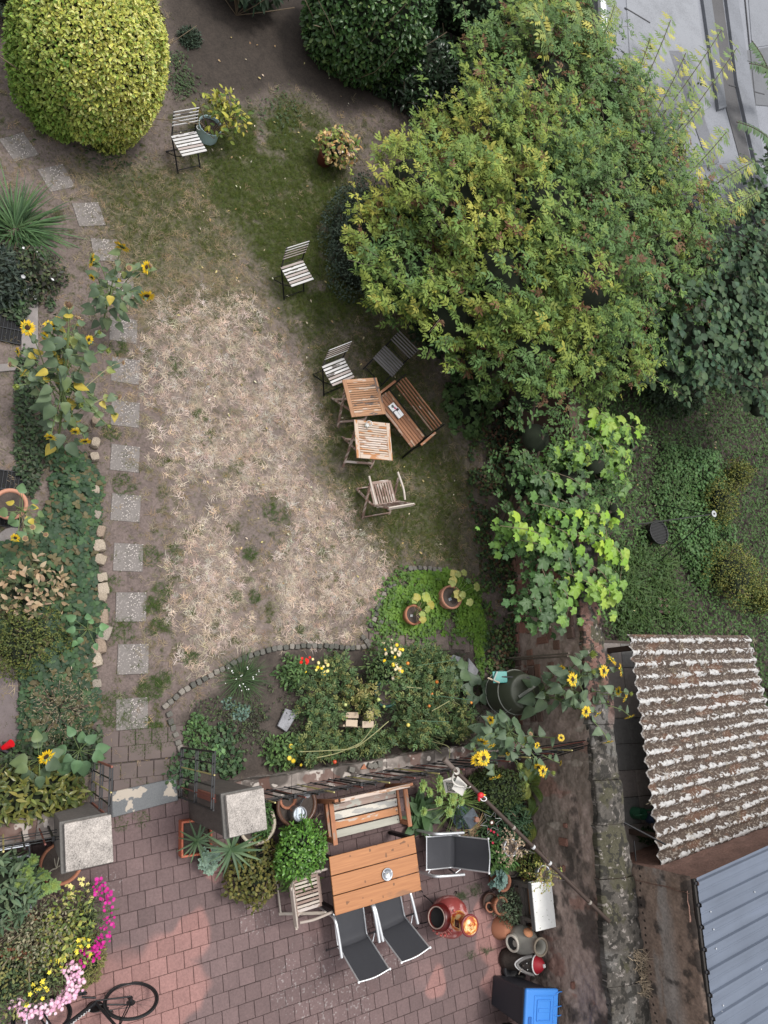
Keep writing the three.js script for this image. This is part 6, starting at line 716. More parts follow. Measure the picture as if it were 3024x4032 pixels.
function bistro(label, c, turn, mats) {
  const t = thing('bistro_chair', label, 'chair', [c[0], 0, c[1]], turn, 'folding bistro chairs on the lawn'), x = .225;
  for (let i = 0; i < 7; i++) { const b = i === 4 && mats.odd ? mats.odd : pick(mats); obj('seat_slat', WU(at(rbox(.49, .014, .041, .004), 0, .45 + .006 * Math.abs(i - 3) ** 1.5 * .3, -.185 + i * .059, 0, R(-.006, .006))), b, t); }
  for (let i = 0; i < 5; i++) { const y = .66 + i * .062; obj('back_slat', WU(at(rbox(.49, .041, .013, .004), 0, y, -.2 - (y - .45) * .22, .22)), pick(mats), t); }
  for (const s of [-1, 1]) { obj('leg', [bar(V(s * x, .93, -.315), V(s * x, .45, -.2), .012, .025, .003, V(1, 0, 0)), bar(V(s * x, .45, -.2), V(s * x, 0, .2), .012, .025, .003, V(1, 0, 0))], iro, t); obj('leg', [bar(V(s * (x - .02), .44, .19), V(s * (x - .02), 0.2, 0), .012, .022, .003, V(1, 0, 0)), bar(V(s * (x - .02), .2, 0), V(s * (x - .02), 0, -.24), .012, .022, .003, V(1, 0, 0))], iro, t); obj('seat_rail', bar(V(s * (x - .02), .436, -.2), V(s * (x - .02), .436, .19), .012, .02), iro, t); }
  obj('stretcher', [rod(V(-x, .02, -.24), V(x, .02, -.24), .008), rod(V(-x, .06, .17), V(x, .06, .17), .008), rod(V(-x, .52, -.215), V(x, .52, -.215), .006)], iro, t); return t;
}
const wOdd = Object.assign([...W_WHITE.slice(0, 2)], { odd: W_WHITE[2] });
bistro('white slatted bistro chair beside the pale blue pot and hedge', [1.68, -9.6], rad(34), wOdd);
bistro('white slatted bistro chair standing alone in the middle of the lawn', [3.72, -7.65], rad(34), W_WHITE);
bistro('white slatted bistro chair tucked against the square wooden tables', [4.54, -5.92], rad(33), W_WHITE);
bistro('grey weathered bistro chair in the shade behind the garden bench', [5.52, -6.36], rad(-37), W_GREY);
function foldTable(label, c, turn, mats, flip) {
  const t = thing('folding_table', label, 'table', [c.x, 0, c.z], turn), h = .72, S = .68, f = .07;
  for (const s of [-1, 1]) { obj('frame_board', WU(at(rbox(f, .024, S, .004), s * (S - f) / 2, h, 0)), pick(mats), t); obj('frame_board', WU(at(rbox(S - 2 * f - .002, .024, f, .004), 0, h + .001, s * (S - f) / 2)), pick(mats), t); }
  const n = 13, w = (S - 2 * f) / n; for (let i = 0; i < n; i++) obj('slat', WU(at(rbox(S - 2 * f + .02, .016, w - .009, .003), 0, h - .004, -(S - 2 * f) / 2 + w * (i + .5))), pick(mats), t);
  const L = (a, b, w2 = .042) => WU(bar(V(...a), V(...b), .022, w2, .003, V(1, 0, 0)));
  for (const s of [-1, 1]) { obj('leg', L([s * .27, h - .02, -.27], [s * .27, 0, .27]), W_CHAIR[0], t); obj('leg', L([s * .24, h - .02, .27], [s * .24, 0, -.3]), W_CHAIR[0], t); }
  obj('stretcher', WU(bar(V(-.27, .1, .2), V(.27, .1, .2), .04, .02)), W_CHAIR[1], t); obj('stretcher', WU(bar(V(-.24, .1, -.22), V(.24, .1, -.22), .04, .02)), W_CHAIR[1], t); return t;
}
foldTable('square folding table of orange brown slats touching the bistro chair', g(1434, 1564, .72), rad(16), W_TAB1);
foldTable('square folding table with paint worn pale, carrying a glass jar', g(1470, 1734, .72), rad(5), W_TAB2);
{ const p = g(1443, 1676, .735), t = thing('glass_jar', 'glass jar on the pale square table', 'jar', p); obj('glass', lathe([[0, .004], [.05, .004], [.055, .02], [.055, .09], [.045, .105], [.045, .115]], 24), M([.95, .98, .98], .03, { transmission: 1, thickness: 0, ior: 1.45 }), t); obj('lid', at(new THREE.TorusGeometry(.05, .008, 6, 24), 0, .112, 0, Math.PI / 2), M([.5, .5, .5], .3, { metalness: .8 }), t); obj('candle', at(new THREE.CylinderGeometry(.03, .032, .03, 16), .005, .022, 0), M([.75, .73, .7], .5), t); for (let i = 0; i < 5; i++) obj('pebble', at(new THREE.SphereGeometry(.013, 8, 6), .03 * Math.cos(i * 1.3), .018, .03 * Math.sin(i * 1.3)), M([.6, .6, .58], .6), t); }
{ // bench with dark metal frame
  const c = g(1575, 1651, .43), t = thing('garden_bench', 'brown slatted garden bench with dark metal frame beside the square tables', 'bench', [c.x, 0, c.z], rad(-46)), L = 1.08;
  for (let i = 0; i < 6; i++) obj('seat_slat', WU(at(rbox(L - (i === 0 || i === 5 ? .03 : 0), .02, .058, .01, 2), 0, .43, -.17 + i * .066)), pick(W_TEAK), t);
  for (let i = 0; i < 5; i++) { const y = .56 + i * .062; obj('back_slat', WU(at(rbox(L - (i === 0 || i === 4 ? .03 : 0), .056, .02, .01, 2), 0, y, -.27 - (y - .45) * .3, .29)), pick(W_TEAK), t); }
  for (const s of [-1, 1]) { obj('armrest', WU(bar(V(s * .585, .63, -.3), V(s * .585, .64, .14), .045, .022, .008)), W_TEAK[0], t); obj('leg', [bar(V(s * .56, .41, .17), V(s * .585, 0, .2), .03, .03), bar(V(s * .585, .62, .12), V(s * .56, .41, .17), .025, .025)], iro, t); obj('leg', [bar(V(s * .56, .41, -.22), V(s * .585, 0, -.28), .03, .03), bar(V(s * .56, .86, -.39), V(s * .56, .41, -.22), .025, .025)], iro, t); }
  for (const z of [-.2, -.25, .16]) obj('rail', rod(V(-.56, .4, z), V(.56, .4, z), .009), iro, t); obj('back_plate', at(rbox(.06, .02, .006, .002), .06, .69, -.325, .29), M([.6, .55, .5], .5), t);
  const b = thing('white_box', 'white cardboard box with a grey shield and red heart shape on the bench', 'box', g(1557, 1619, .44), rad(-46)), wh = M([.82, .82, .83], .6), dk = M([.02, .02, .03], .6), sh = (pts, c2, x, z) => { const q = new THREE.ExtrudeGeometry(new THREE.Shape(pts.map(p => new THREE.Vector2(p[0], p[1]))), { depth: .0015, bevelEnabled: false }); q.rotateX(-Math.PI / 2); q.translate(x, .0225, z); return obj('print', q, M(c2, .6), b); };
  obj('tray', at(rbox(.3, .02, .15, .003), 0, .01, 0), dk, b); obj('card', at(rbox(.13, .024, .145, .002), -.085, .0101, 0), wh, b); obj('block', at(rbox(.08, .05, .07, .003), .06, .027, -.033), wh, b); obj('block', at(rbox(.055, .04, .068, .003), .118, .022, -.032), wh, b); obj('block', at(rbox(.15, .042, .062, .003), .07, .023, .038), wh, b); obj('lid_edge', at(rbox(.17, .02, .014, .002), .06, .0115, -.08), wh, b);
  sh([[-.03, .02], [0, .028], [.03, .018], [.035, 0], [0, -.035], [-.032, -.005]], [.09, .1, .1], -.095, .0); sh([[-.03, .01], [-.012, .022], [0, .008], [.014, .024], [.03, .01], [0, -.03]], [.5, .03, .1], -.045, -.02);
}
function armchair(label, c, turn, mats, arm) {
  const t = thing('folding_armchair', label, 'chair', [c.x, 0, c.z], turn);
  obj('seat_frame', [[-.2, 0], [.2, 0]].map(([x]) => bar(V(x, .43, -.2), V(x, .44, .22), .045, .024)).map(WU), mats[1], t); for (const z of [-.2, .215]) obj('seat_rail', WU(at(rbox(.355, .022, .05, .003), 0, .436, z)), mats[1], t);
  for (let i = 0; i < 7; i++) obj('seat_slat', WU(at(rbox(.032, .014, .37, .003), -.15 + i * .05, .438, .008)), pick(mats), t);
  for (const s of [-1, 1]) { obj('armrest', WU(tube([V(s * .29, .63, -.2), V(s * .3, .655, 0), V(s * .285, .64, .3)], .02, 12, 6)).scale(1, 1, 1), arm, t); obj('leg', WU(bar(V(s * .245, .95, -.36), V(s * .245, .43, -.16), .024, .04, .003, V(1, 0, 0))), mats[0], t); obj('leg', WU(bar(V(s * .245, .43, -.16), V(s * .245, 0, .26), .024, .04, .003, V(1, 0, 0))), mats[0], t); obj('leg', WU(bar(V(s * .275, .63, .2), V(s * .275, 0, -.3), .024, .04, .003, V(1, 0, 0))), mats[0], t); }
  obj('top_rail', WU(at(rbox(.5, .07, .024, .006), 0, .93, -.355, .35)), arm, t); obj('back_rail', WU(at(rbox(.46, .05, .02, .004), 0, .54, -.2, .35)), mats[1], t); for (let i = 0; i < 8; i++) obj('back_slat', WU(bar(V(-.19 + i * .054, .91, -.345), V(-.19 + i * .054, .55, -.205), .012, .032, .003, V(0, 0, 1))), pick(mats), t);
  for (const z of [-.28, .24]) obj('stretcher', WU(bar(V(-.26, .06, z), V(.26, .06, z), .022, .04)), mats[0], t); return t;
}
armchair('wooden folding armchair with one pale armrest on the lawn', g(1507, 1945, .44), rad(196), W_CHAIR, W_PALE[0]);
armchair('grey weathered folding armchair at the left end of the patio table', g(1203, 3518, .44), rad(100), [W_PALE[0], W_CHAIR[1], W_PALE[0]], wm([.3, .24, .2], [.46, .4, .36], 0, 0, 651));
// ---- patio table, bench and sling chairs
{
  const c = g(1481, 3441, .74), t = thing('patio_table', 'patio table with three orange wooden boards and black metal legs', 'table', [c.x, 0, c.z], rad(8.4)), T = tex(512, 256, (u, v) => { const n = fbm(u * 5, v * 60, 661, 4), s = sst(.6, .72, fbm(u * 4, v * 3, 663, 4)) * sst(.45, .9, u); let k = mix3([.29, .108, .036], [.46, .2, .075], n); k = mix3(k, [.17, .085, .045], s * .75); const d = vn(u * 22, v * 12, 667) > .93 ? .45 : 1; return k.map(x => x * d); }), tm = M([1, 1, 1], .5, { map: T });
  for (let i = 0; i < 3; i++) { const z = -.26 + i * .26, w = .247, q = at(rbox(1.4, .03, w, .006), 0, .735, z); setUV(q, (x, y, zz) => [(x + .7) / 1.4, (zz + .39) / .78]); obj('board', q, tm, t); }
  for (const [x, z] of [[-1, -1], [1, -1], [1, 1], [-1, 1]]) obj('leg', at(rbox(.075, .7, .05, .004), x * .66, .35, z * .35), iro, t); for (const z of [-.35, .35]) obj('apron', at(rbox(1.3, .04, .03, .003), 0, .69, z), iro, t); for (const x of [-.67, .67]) obj('apron', at(rbox(.03, .04, .7, .003), x, .69, 0), iro, t);
  const a = thing('ashtray', 'round metal ashtray in the middle of the patio table', 'ashtray', g(1523, 3442, .752)), am = M([.34, .35, .37], .3, { metalness: .85 }); obj('bowl', lathe([[0, .006], [.05, .006], [.056, .022], [.085, .028], [.088, .02], [.07, 0], [0, 0]], 32), am, a); for (let i = 0; i < 3; i++) obj('rest', at(rbox(.03, .006, .012, .002), .07 * Math.cos(i * 2.1 + 1.6), .029, .07 * Math.sin(i * 2.1 + 1.6), 0, -i * 2.1 - 1.6), M([.7, .7, .72], .3, { metalness: .6 }), a); for (let i = 0; i < 4; i++) obj('cigarette_end', rod(V(R(-.03, .03), .014, R(-.03, .03)), V(R(-.03, .03), .016, R(-.03, .03)), .004), M([.8, .75, .65], .8), a);
}
{
  const c = g(1437, 3203, .43), t = thing('wooden_bench', 'wooden patio bench with peeling grey and orange seat boards', 'bench', [c.x, 0, c.z], rad(8.4));
  for (let i = 0; i < 4; i++) obj('seat_board', WU(at(rbox(1.12, .028, .108, .005), 0, .43, -.19 + i * .127)), W_PEEL[i], t);
  for (const s of [-1, 1]) { obj('armrest', WU(at(rbox(.07, .035, .62, .006), s * .62, .65, -.02)), W_ORANGE, t); obj('leg', WU(at(rbox(.06, .63, .06, .005), s * .62, .315, .24)), W_ORANGE, t); obj('leg', WU(bar(V(s * .62, 0, -.26), V(s * .62, .88, -.33), .06, .06, .005, V(1, 0, 0))), W_ORANGE, t); obj('side_rail', WU(at(rbox(.04, .07, .5, .004), s * .6, .39, 0)), W_ORANGE, t); for (const x of [.03]) for (let i = 0; i < 4; i++) obj('bolt', at(new THREE.CylinderGeometry(.011, .011, .006, 8), s * .53, .446, -.19 + i * .127), M([.1, .09, .08], .5), t); }
  const br = W_ORANGE; obj('top_rail', WU(at(rbox(1.15, .03, .05, .006), 0, .9, -.335)), W_TAB2[1], t); for (let i = 0; i < 2; i++) obj('back_board', WU(at(rbox(1.14, .1, .022, .004), 0, .58 + i * .17, -.29 - i * .02, .1)), wm([.06, .035, .022], [.13, .07, .045], 0, 0, 671 + i), t);
  for (const s of [-1, 1]) obj('corner_piece', at(rbox(.16, .12, .03, .02), s * .58, .84, -.31, .1), wm([.05, .03, .02], [.11, .06, .04], 0, 0, 677), t);
}
const alu = M([.66, .67, .69], .32, { metalness: .65 }), sling = (() => { const T = tex(256, 256, (u, v) => { const k = .8 + .3 * Math.sin(u * 6.2832 * 64) * Math.sin(v * 6.2832 * 64) + .12 * fbm(u * 6, v * 6, 681, 3, 6); return [.047 * k, .048 * k, .056 * k]; }); return M([1, 1, 1], .75, { map: T }); })();
function slingChair(label, c, turn, recl) {
  const t = thing('sling_chair', label, 'chair', [c[0], 0, c[1]], turn, 'sling chairs round the patio table'), w = .47, prof = [[.27, .41], [.2, .425], [.0, .405], [-.17, .385], [-.215, .41], [-.24, .47], [-.24 - recl * .28, .75], [-.24 - recl * .5, .98]], cv = new THREE.CatmullRomCurve3(prof.map(p => V(0, p[1], p[0])));
  obj('sling', surf(28, 8, (a, b) => { const p = cv.getPoint(a), e = 1 - 4 * (b - .5) ** 2; return [(b - .5) * w, p.y - .012 * e, p.z + .012 * e * (a > .6 ? -1 : 0), b * 2, a * 5]; }), sling, t);
  for (const s of [-1, 1]) { obj('side_rail', tube(prof.map(p => V(s * w / 2, p[1], p[0])), .012, 28, 8), alu, t); obj('arm', tube([V(s * .3, .0, .3), V(s * .3, .3, .27), V(s * .3, .56, .25), V(s * .3, .635, .18), V(s * .3, .65, .02), V(s * .3, .645, -.27)], .023, 26, 10), alu, t); obj('leg', rod(V(s * .29, .64, -.12), V(s * .29, 0, -.34), .014), M([.1, .1, .11], .4, { metalness: .6 }), t); obj('bracket', [rod(V(s * .235, .41, .2), V(s * .3, .43, .262), .01), rod(V(s * .24, .55, -.26), V(s * .3, .55, -.15), .01)], alu, t); const p = prof[7]; obj('end_cap', at(new THREE.SphereGeometry(.018, 10, 8), s * (w / 2 + .008), p[1] + .005, p[0]), M([.82, .82, .83], .4), t); obj('end_cap', at(new THREE.SphereGeometry(.014, 10, 8), s * (w / 2 + .005), prof[0][1], prof[0][0] + .005), M([.75, .75, .76], .4), t); }
  const p = prof[7]; obj('top_bar', tube([V(-w / 2, p[1], p[0]), V(0, p[1] + .003, p[0] - .022), V(w / 2, p[1], p[0])], .011, 12, 8), alu, t); obj('front_bar', rod(V(-w / 2, .41, .27), V(w / 2, .41, .27), .011), alu, t); return t;
}
{ const mid = (a, b, h) => { const p = g(...a, h), q = g(...b, h); return [(p.x + q.x) / 2, (p.z + q.z) / 2]; };
  const place = (lab, L, Rr, th, r) => { const m = mid(L, Rr, .4); slingChair(lab, [m[0] + .2 * Math.sin(th), m[1] + .2 * Math.cos(th)], th, r); };
  place('dark sling chair with silver frame at the right end of the table', [1775, 3295], [1784, 3410], rad(-91), .52);
  place('dark sling chair with silver arms below the table, left of two', [1341, 3724], [1437, 3681], rad(192), .55);
  place('dark sling chair with silver arms below the table, beside the red stove', [1497, 3657], [1588, 3615], rad(196), .52);
}
// ---------------------------------------------------------------- things standing on the patio
{ // red chimenea
  const top = g(1872, 3652, 1.06), t = thing('clay_stove', 'red glazed clay stove with a round mouth and orange chimney lid', 'stove', [top.x - .06, 0, top.z - .02], 0);
  const redT = tex(512, 256, (u, v) => { const n = fbm(u * 5, v * 4, 701, 4), f = fbm(u * 16, v * 12, 703, 3); return mix3(mix3([.2, .03, .03], [.36, .085, .075], n), [.6, .36, .34], sst(.55, .7, n * .6 + f * .4) * .8); }), orT = tex(256, 256, (u, v) => { const n = fbm(u * 10, v * 10, 711, 4); return mix3([.38, .06, .02], mix3([.62, .25, .05], [.8, .6, .3], sst(.5, .7, n)), sst(.35, .5, n)); });
  const rm = M([1, 1, 1], .3, { map: redT }), om = M([1, 1, 1], .35, { map: orT }), dk = M([.16, .02, .022], .35);
  obj('body', lathe([[0, .14], [.12, .14], [.2, .19], [.275, .3], [.3, .42], [.28, .54], [.22, .63], [.14, .69]], 44), rm, t); obj('neck', lathe([[.16, .66], [.12, .72], [.105, .82], [.11, .92], [.14, .98], [.145, 1.0]], 36), om, t); obj('rim', at(new THREE.TorusGeometry(.135, .02, 8, 36), 0, 1.0, 0, Math.PI / 2), dk, t); obj('lid', lathe([[.125, 1.01], [.12, 1.03], [.06, 1.05], [.03, 1.055], [.028, 1.075], [0, 1.08]], 32), om, t);
  const d = V(-.9, .42, -.14).normalize(), m = new THREE.Group(); m.name = 'mouth'; m.position.set(0, .42, 0).addScaledVector(d, .25); m.quaternion.setFromUnitVectors(V(0, 0, 1), d); t.add(m);
  obj('collar', at(lathe([[.2, 0], [.19, .06], [.172, .1], [.155, .105], [.142, .09], [.138, .062]], 40), 0, 0, 0, Math.PI / 2), M([.26, .045, .04], .35, { map: redT }), m); obj('inner_rim', at(new THREE.TorusGeometry(.148, .011, 6, 40), 0, 0, .1), M([.5, .38, .34], .6, { map: stoneT }), m); obj('hollow', at(new THREE.CircleGeometry(.143, 30), 0, 0, .064), M([.014, .014, .015], .95, { map: stoneT }), m);
  for (let i = 0; i < 11; i++) { const a = -1.5 + i * .3, q = new THREE.Group(); q.name = 'petal'; m.add(q); q.rotation.z = a; const sp = obj('stripe', at(rbox(.09, .006, .006, .002), .235, 0, -.045, 0, .5), M([.62, .3, .24], .4), q); obj('dot', at(new THREE.SphereGeometry(.02, 8, 6), .24, .035, -.05), M([.5, .1, .09], .35), q); }
  for (let i = 0; i < 12; i++) { const a = i / 12 * 6.283; obj('sun_ray', at(rbox(.016, .05, .006, .002), -.116 + .0, .83 + .045 * Math.sin(a), .045 * Math.cos(a), a, 0, 0), M([.06, .012, .012], .4), t); } obj('sun_face', at(new THREE.SphereGeometry(.03, 12, 8), -.105, .83, 0), M([.09, .02, .015], .4), t);
  for (const a of [2.3, 3.6, 0.6]) { const c = Math.cos(a), s = -Math.sin(a); obj('stand_leg', tube([V(.12 * c, .16, .12 * s), V(.26 * c, .12, .26 * s), V(.34 * c, .02, .34 * s), V(.42 * c, .015, .42 * s), V(.45 * c, .06, .45 * s), V(.41 * c, .09, .41 * s)], .008, 20, 6), iro, t); } obj('stand_ring', at(new THREE.TorusGeometry(.16, .009, 6, 30), 0, .17, 0, Math.PI / 2), iro, t);
}
{ // grey clay stove, pots, log gnome, bins
  const top = g(2137, 3728, .8), t = thing('clay_stove', 'grey clay stove with whitish rim beside the wall', 'stove', [top.x - .04, 0, top.z]), cT = tex(256, 256, (u, v) => { const n = fbm(u * 5, v * 6, 721, 4), r = Math.sin(v * 70) * .02; return mix3([.2, .195, .17], [.38, .36, .32], n + r); }), cm = M([1, 1, 1], .85, { map: cT });
  obj('body', lathe([[0, 0], [.1, 0], [.17, .12], [.215, .26], [.215, .38], [.17, .52], [.1, .64], [.09, .7], [.125, .78], [.135, .8], [.115, .805], [.075, .74], [.07, .5]], 40), cm, t); obj('rim', at(new THREE.TorusGeometry(.122, .018, 8, 36), 0, .8, 0, Math.PI / 2), M([.55, .47, .4], .8, { map: cT }), t);
  const d = V(-.95, .25, .1).normalize(), m = new THREE.Group(); m.name = 'mouth'; m.position.set(0, .3, 0).addScaledVector(d, .19); m.quaternion.setFromUnitVectors(V(0, 0, 1), d); t.add(m); const ring = obj('mouth_rim', new THREE.TorusGeometry(.115, .02, 8, 32), M([.5, .46, .4], .8), m); ring.position.z = .04; obj('collar', at(lathe([[.14, -.03], [.135, .02], [.115, .045], [.1, .03]], 32), 0, 0, 0, Math.PI / 2), cm, m); obj('hollow', at(new THREE.CircleGeometry(.108, 28), 0, 0, .032), M([.02, .02, .02], .95), m); obj('stain', at(new THREE.SphereGeometry(.1, 16, 8, 0, 6.2832, 0, .9), -.05, .53, -.12, -.75, 0, .15).scale(1, 1, 1), M([.45, .2, .1], .8), t);
  const p = thing('flowerpot', 'terracotta pot standing upside down beside the grey clay stove', 'flowerpot', g(1990, 3660, .16)); pot(p, .17, .26, terra[0], { taper: .62, lip: .05 }); p.position.y = .26; p.rotation.set(Math.PI, 0, 0);
  const gn = thing('log_gnome', 'carved log gnome with red cap and white beard beside the blue bin', 'figure', g(1985, 3772)), bk = M([.075, .062, .055], .9, { map: stoneT, bumpMap: stoneT, bumpScale: .015 }), red = M([.36, .012, .025], .6), wh = M([.72, .72, .72], .8);
  gn.rotation.set(0, rad(5), rad(-22)); obj('log', lathe([[0, 0], [.15, 0], [.155, .1], [.145, .3], [.14, .5], [.13, .62]], 28), bk, gn); obj('cap', lathe([[.136, .6], [.134, .63], [.1, .68], [.05, .73], [0, .745]], 28), red, gn); obj('cap_trim', at(new THREE.TorusGeometry(.138, .012, 6, 30), 0, .61, 0, Math.PI / 2), wh, gn); obj('bobble', at(rough(.05, .045, .05, .4), -.01, .745, 0), wh, gn);
  { const fc = (a, y, r = .14) => V(-r * Math.cos(a), y, r * Math.sin(a)); obj('face', at(new THREE.SphereGeometry(.13, 20, 14).scale(.45, 1, .85), -.085, .47, 0), M([.06, .05, .046], .85, { map: grain }), gn); const l = []; for (let i = 0; i <= 12; i++) l.push(fc(-1.15 + i * .19, .34 + .2 * Math.abs(-1.15 + i * .19) ** 1.6, .148)); obj('beard', tube(l, .03, 30, 7), M([.36, .36, .37], .9, { map: stoneT }), gn); obj('beard_edge', tube(l.map(q => q.clone().add(V(-.022, -.03, 0))), .013, 30, 6), wh, gn); obj('nose', at(new THREE.SphereGeometry(.022, 10, 8), -.155, .45, 0), M([.045, .035, .03], .8), gn); for (const s of [-1, 1]) { obj('eye', at(new THREE.SphereGeometry(.017, 10, 8), -.138, .52, s * .05), M([.012, .012, .012], .3), gn); obj('eyebrow', tube([V(-.142, .55, s * .03), V(-.14, .56, s * .055), V(-.13, .55, s * .08)], .006, 6, 5), M([.02, .018, .016], .8), gn); obj('eye_white', at(new THREE.SphereGeometry(.008, 8, 6), -.153, .523, s * .045), wh, gn); } obj('mouth', tube([V(-.14, .42, -.05), V(-.155, .405, 0), V(-.14, .42, .05)], .008, 8, 5), M([.012, .01, .01], .6), gn); obj('pipe', rod(V(-.15, .41, .05), V(-.2, .38, .12), .006), M([.35, .3, .25], .7), gn); }
  const ty = thing('rubber_tub', 'small black ribbed rubber tub between the gnome and the bin', 'tub', g(1998, 3815)); obj('tub', lathe([[0, .01], [.12, 0], [.145, .02], [.14, .05], [.15, .07], [.14, .09], [.145, .11], [.12, .13], [.1, .12], [0, .1]], 30), M([.022, .022, .026], .5), ty);
}
function bin(name, label, c, turn, lidM, open) {
  const t = thing(name, label, 'bin', c, turn), bm = M([.032, .034, .044], .5), H = .95, w0 = .42, w1 = .5, d0 = .44, d1 = .56;
  const body = new RoundedBoxGeometry(1, 1, 1, 5, .08), p = body.attributes.position; for (let i = 0; i < p.count; i++) { const y = p.getY(i) + .5, k = y; p.setXYZ(i, p.getX(i) * lerp(w0, w1, k), y * H, p.getZ(i) * lerp(d0, d1, k)); } body.computeVertexNormals(); obj('body', body, bm, t); obj('rim', at(rbox(w1 + .05, .05, d1 + .05, .02, 3), 0, H - .02, 0), bm, t);
  if (lidM) {
    const lid = new RoundedBoxGeometry(w1 + .06, .07, d1 + .06, 6, .045); obj('lid', at(lid, 0, H + .035, 0), lidM, t); for (const [w, d, y] of [[.38, .36, .07], [.27, .25, .075]]) { obj('lid_ridge', [at(rbox(w, .022, .02, .009, 3), 0, H + y, .03 - d / 2), at(rbox(w, .022, .02, .009, 3), 0, H + y, .03 + d / 2), at(rbox(.02, .022, d, .009, 3), -w / 2, H + y, .03), at(rbox(.02, .022, d, .009, 3), w / 2, H + y, .03)], lidM, t); } obj('lid_panel', at(rbox(.05, .012, .2, .005, 3), 0, H + .072, .03), lidM, t); obj('grip', at(rbox(.1, .03, .07, .012, 3), -.13, H + .066, -.22, .1), M([.02, .11, .38], .4), t);
    for (const x of [-.24, -.07, .05, .24]) obj('hinge_arm', tube([V(x * .8, H + .07, .22), V(x, H + .08, .29), V(x, H + .045, .38)], .009, 8, 6), lidM, t); obj('handle', rod(V(-.26, H + .02, .36), V(.26, H + .02, .36), .014), bm, t); for (const x of [-.26, .26]) obj('handle_arm', rod(V(x, H - .02, .28), V(x, H + .02, .36), .014), bm, t);
  }
  for (const s of [-1, 1]) obj('wheel', at(new THREE.CylinderGeometry(.1, .1, .05, 20), s * .22, .1, .25, 0, 0, Math.PI / 2), M([.015, .015, .015], .7), t); return t;
}
const lidBlue = M([.045, .21, .6], .38);
{ const c = g(2128, 3975, .98); bin('wheelie_bin', 'dark wheelie bin with a bright blue lid beside the wall', [c.x, 0, c.z], rad(82), lidBlue); const e = g(2035, 4062, .5); bin('wheelie_bin', 'second dark wheelie bin cut off by the bottom edge', [e.x - .1, 0, e.z + .22], rad(82), M([.02, .02, .024], .45)).scale.set(.85, .8, .85); }
{ // firewood, box
  const t = thing('firewood_stack', 'stack of weathered boards and battens against the wall under the white box', 'wood stack', g(2040, 3540)), ms = [wm([.08, .07, .062], [.17, .15, .135], 0, 0, 731), wm([.1, .075, .06], [.22, .17, .14], 0, 0, 733), wm([.2, .1, .05], [.36, .19, .1], 0, 0, 737)]; t.rotation.y = rad(2);
  for (let i = 0; i < 9; i++) for (let j = 0; j < 4; j++) obj('board', WU(at(rbox(.045 + .02 * rnd(), .08, R(.45, .68), .004), -.16 + i * .066, .05 + j * .09 + i * .012, R(-.04, .04), 0, R(-.03, .03))), ms[i % 4 === 2 ? 2 : RI(2)], t); obj('board', WU(at(rbox(.05, .05, .72, .004), -.02, .5, -.02, .02)), ms[2], t); obj('board', WU(at(rbox(.4, .05, .05, .004), .05, .4, .33, 0, .15)), ms[2], t); obj('board', WU(at(rbox(.09, .09, .07, .006), .28, .45, .24)), M([.45, .42, .38], .8), t); obj('board', WU(at(rbox(.45, .04, .1, .004), 0, .3, .38, 0, .1)), ms[2], t);
  const b = thing('white_slab', 'white stained polystyrene slab lying on the firewood stack', 'slab', g(2142, 3564, .78)), T = tex(256, 512, (u, v) => { const n = fbm(u * 8, v * 14, 741, 4), d = sst(.74, .78, fbm(u * 9, v * 18, 743, 4)), k = .92 - .12 * n; return [k * (1 - .6 * d), k * (1 - .58 * d), k * .97 * (1 - .65 * d)]; }); b.rotation.y = rad(3.5); const q = at(rbox(.4, .1, .7, .008), 0, -.05, 0); setUV(q, (x, y, z) => [x / .4 + .5, z / .7 + .5]); obj('slab', q, M([1, 1, 1], .8, { map: T }), b); obj('edge', at(rbox(.012, .085, .69, .003), -.203, -.052, 0), M([.14, .14, .14], .9), b);
  for (const z of [-.25, .25]) obj('support', at(rbox(.3, .68, .06, .004), .02, -.44, z), ms[0], b);
}
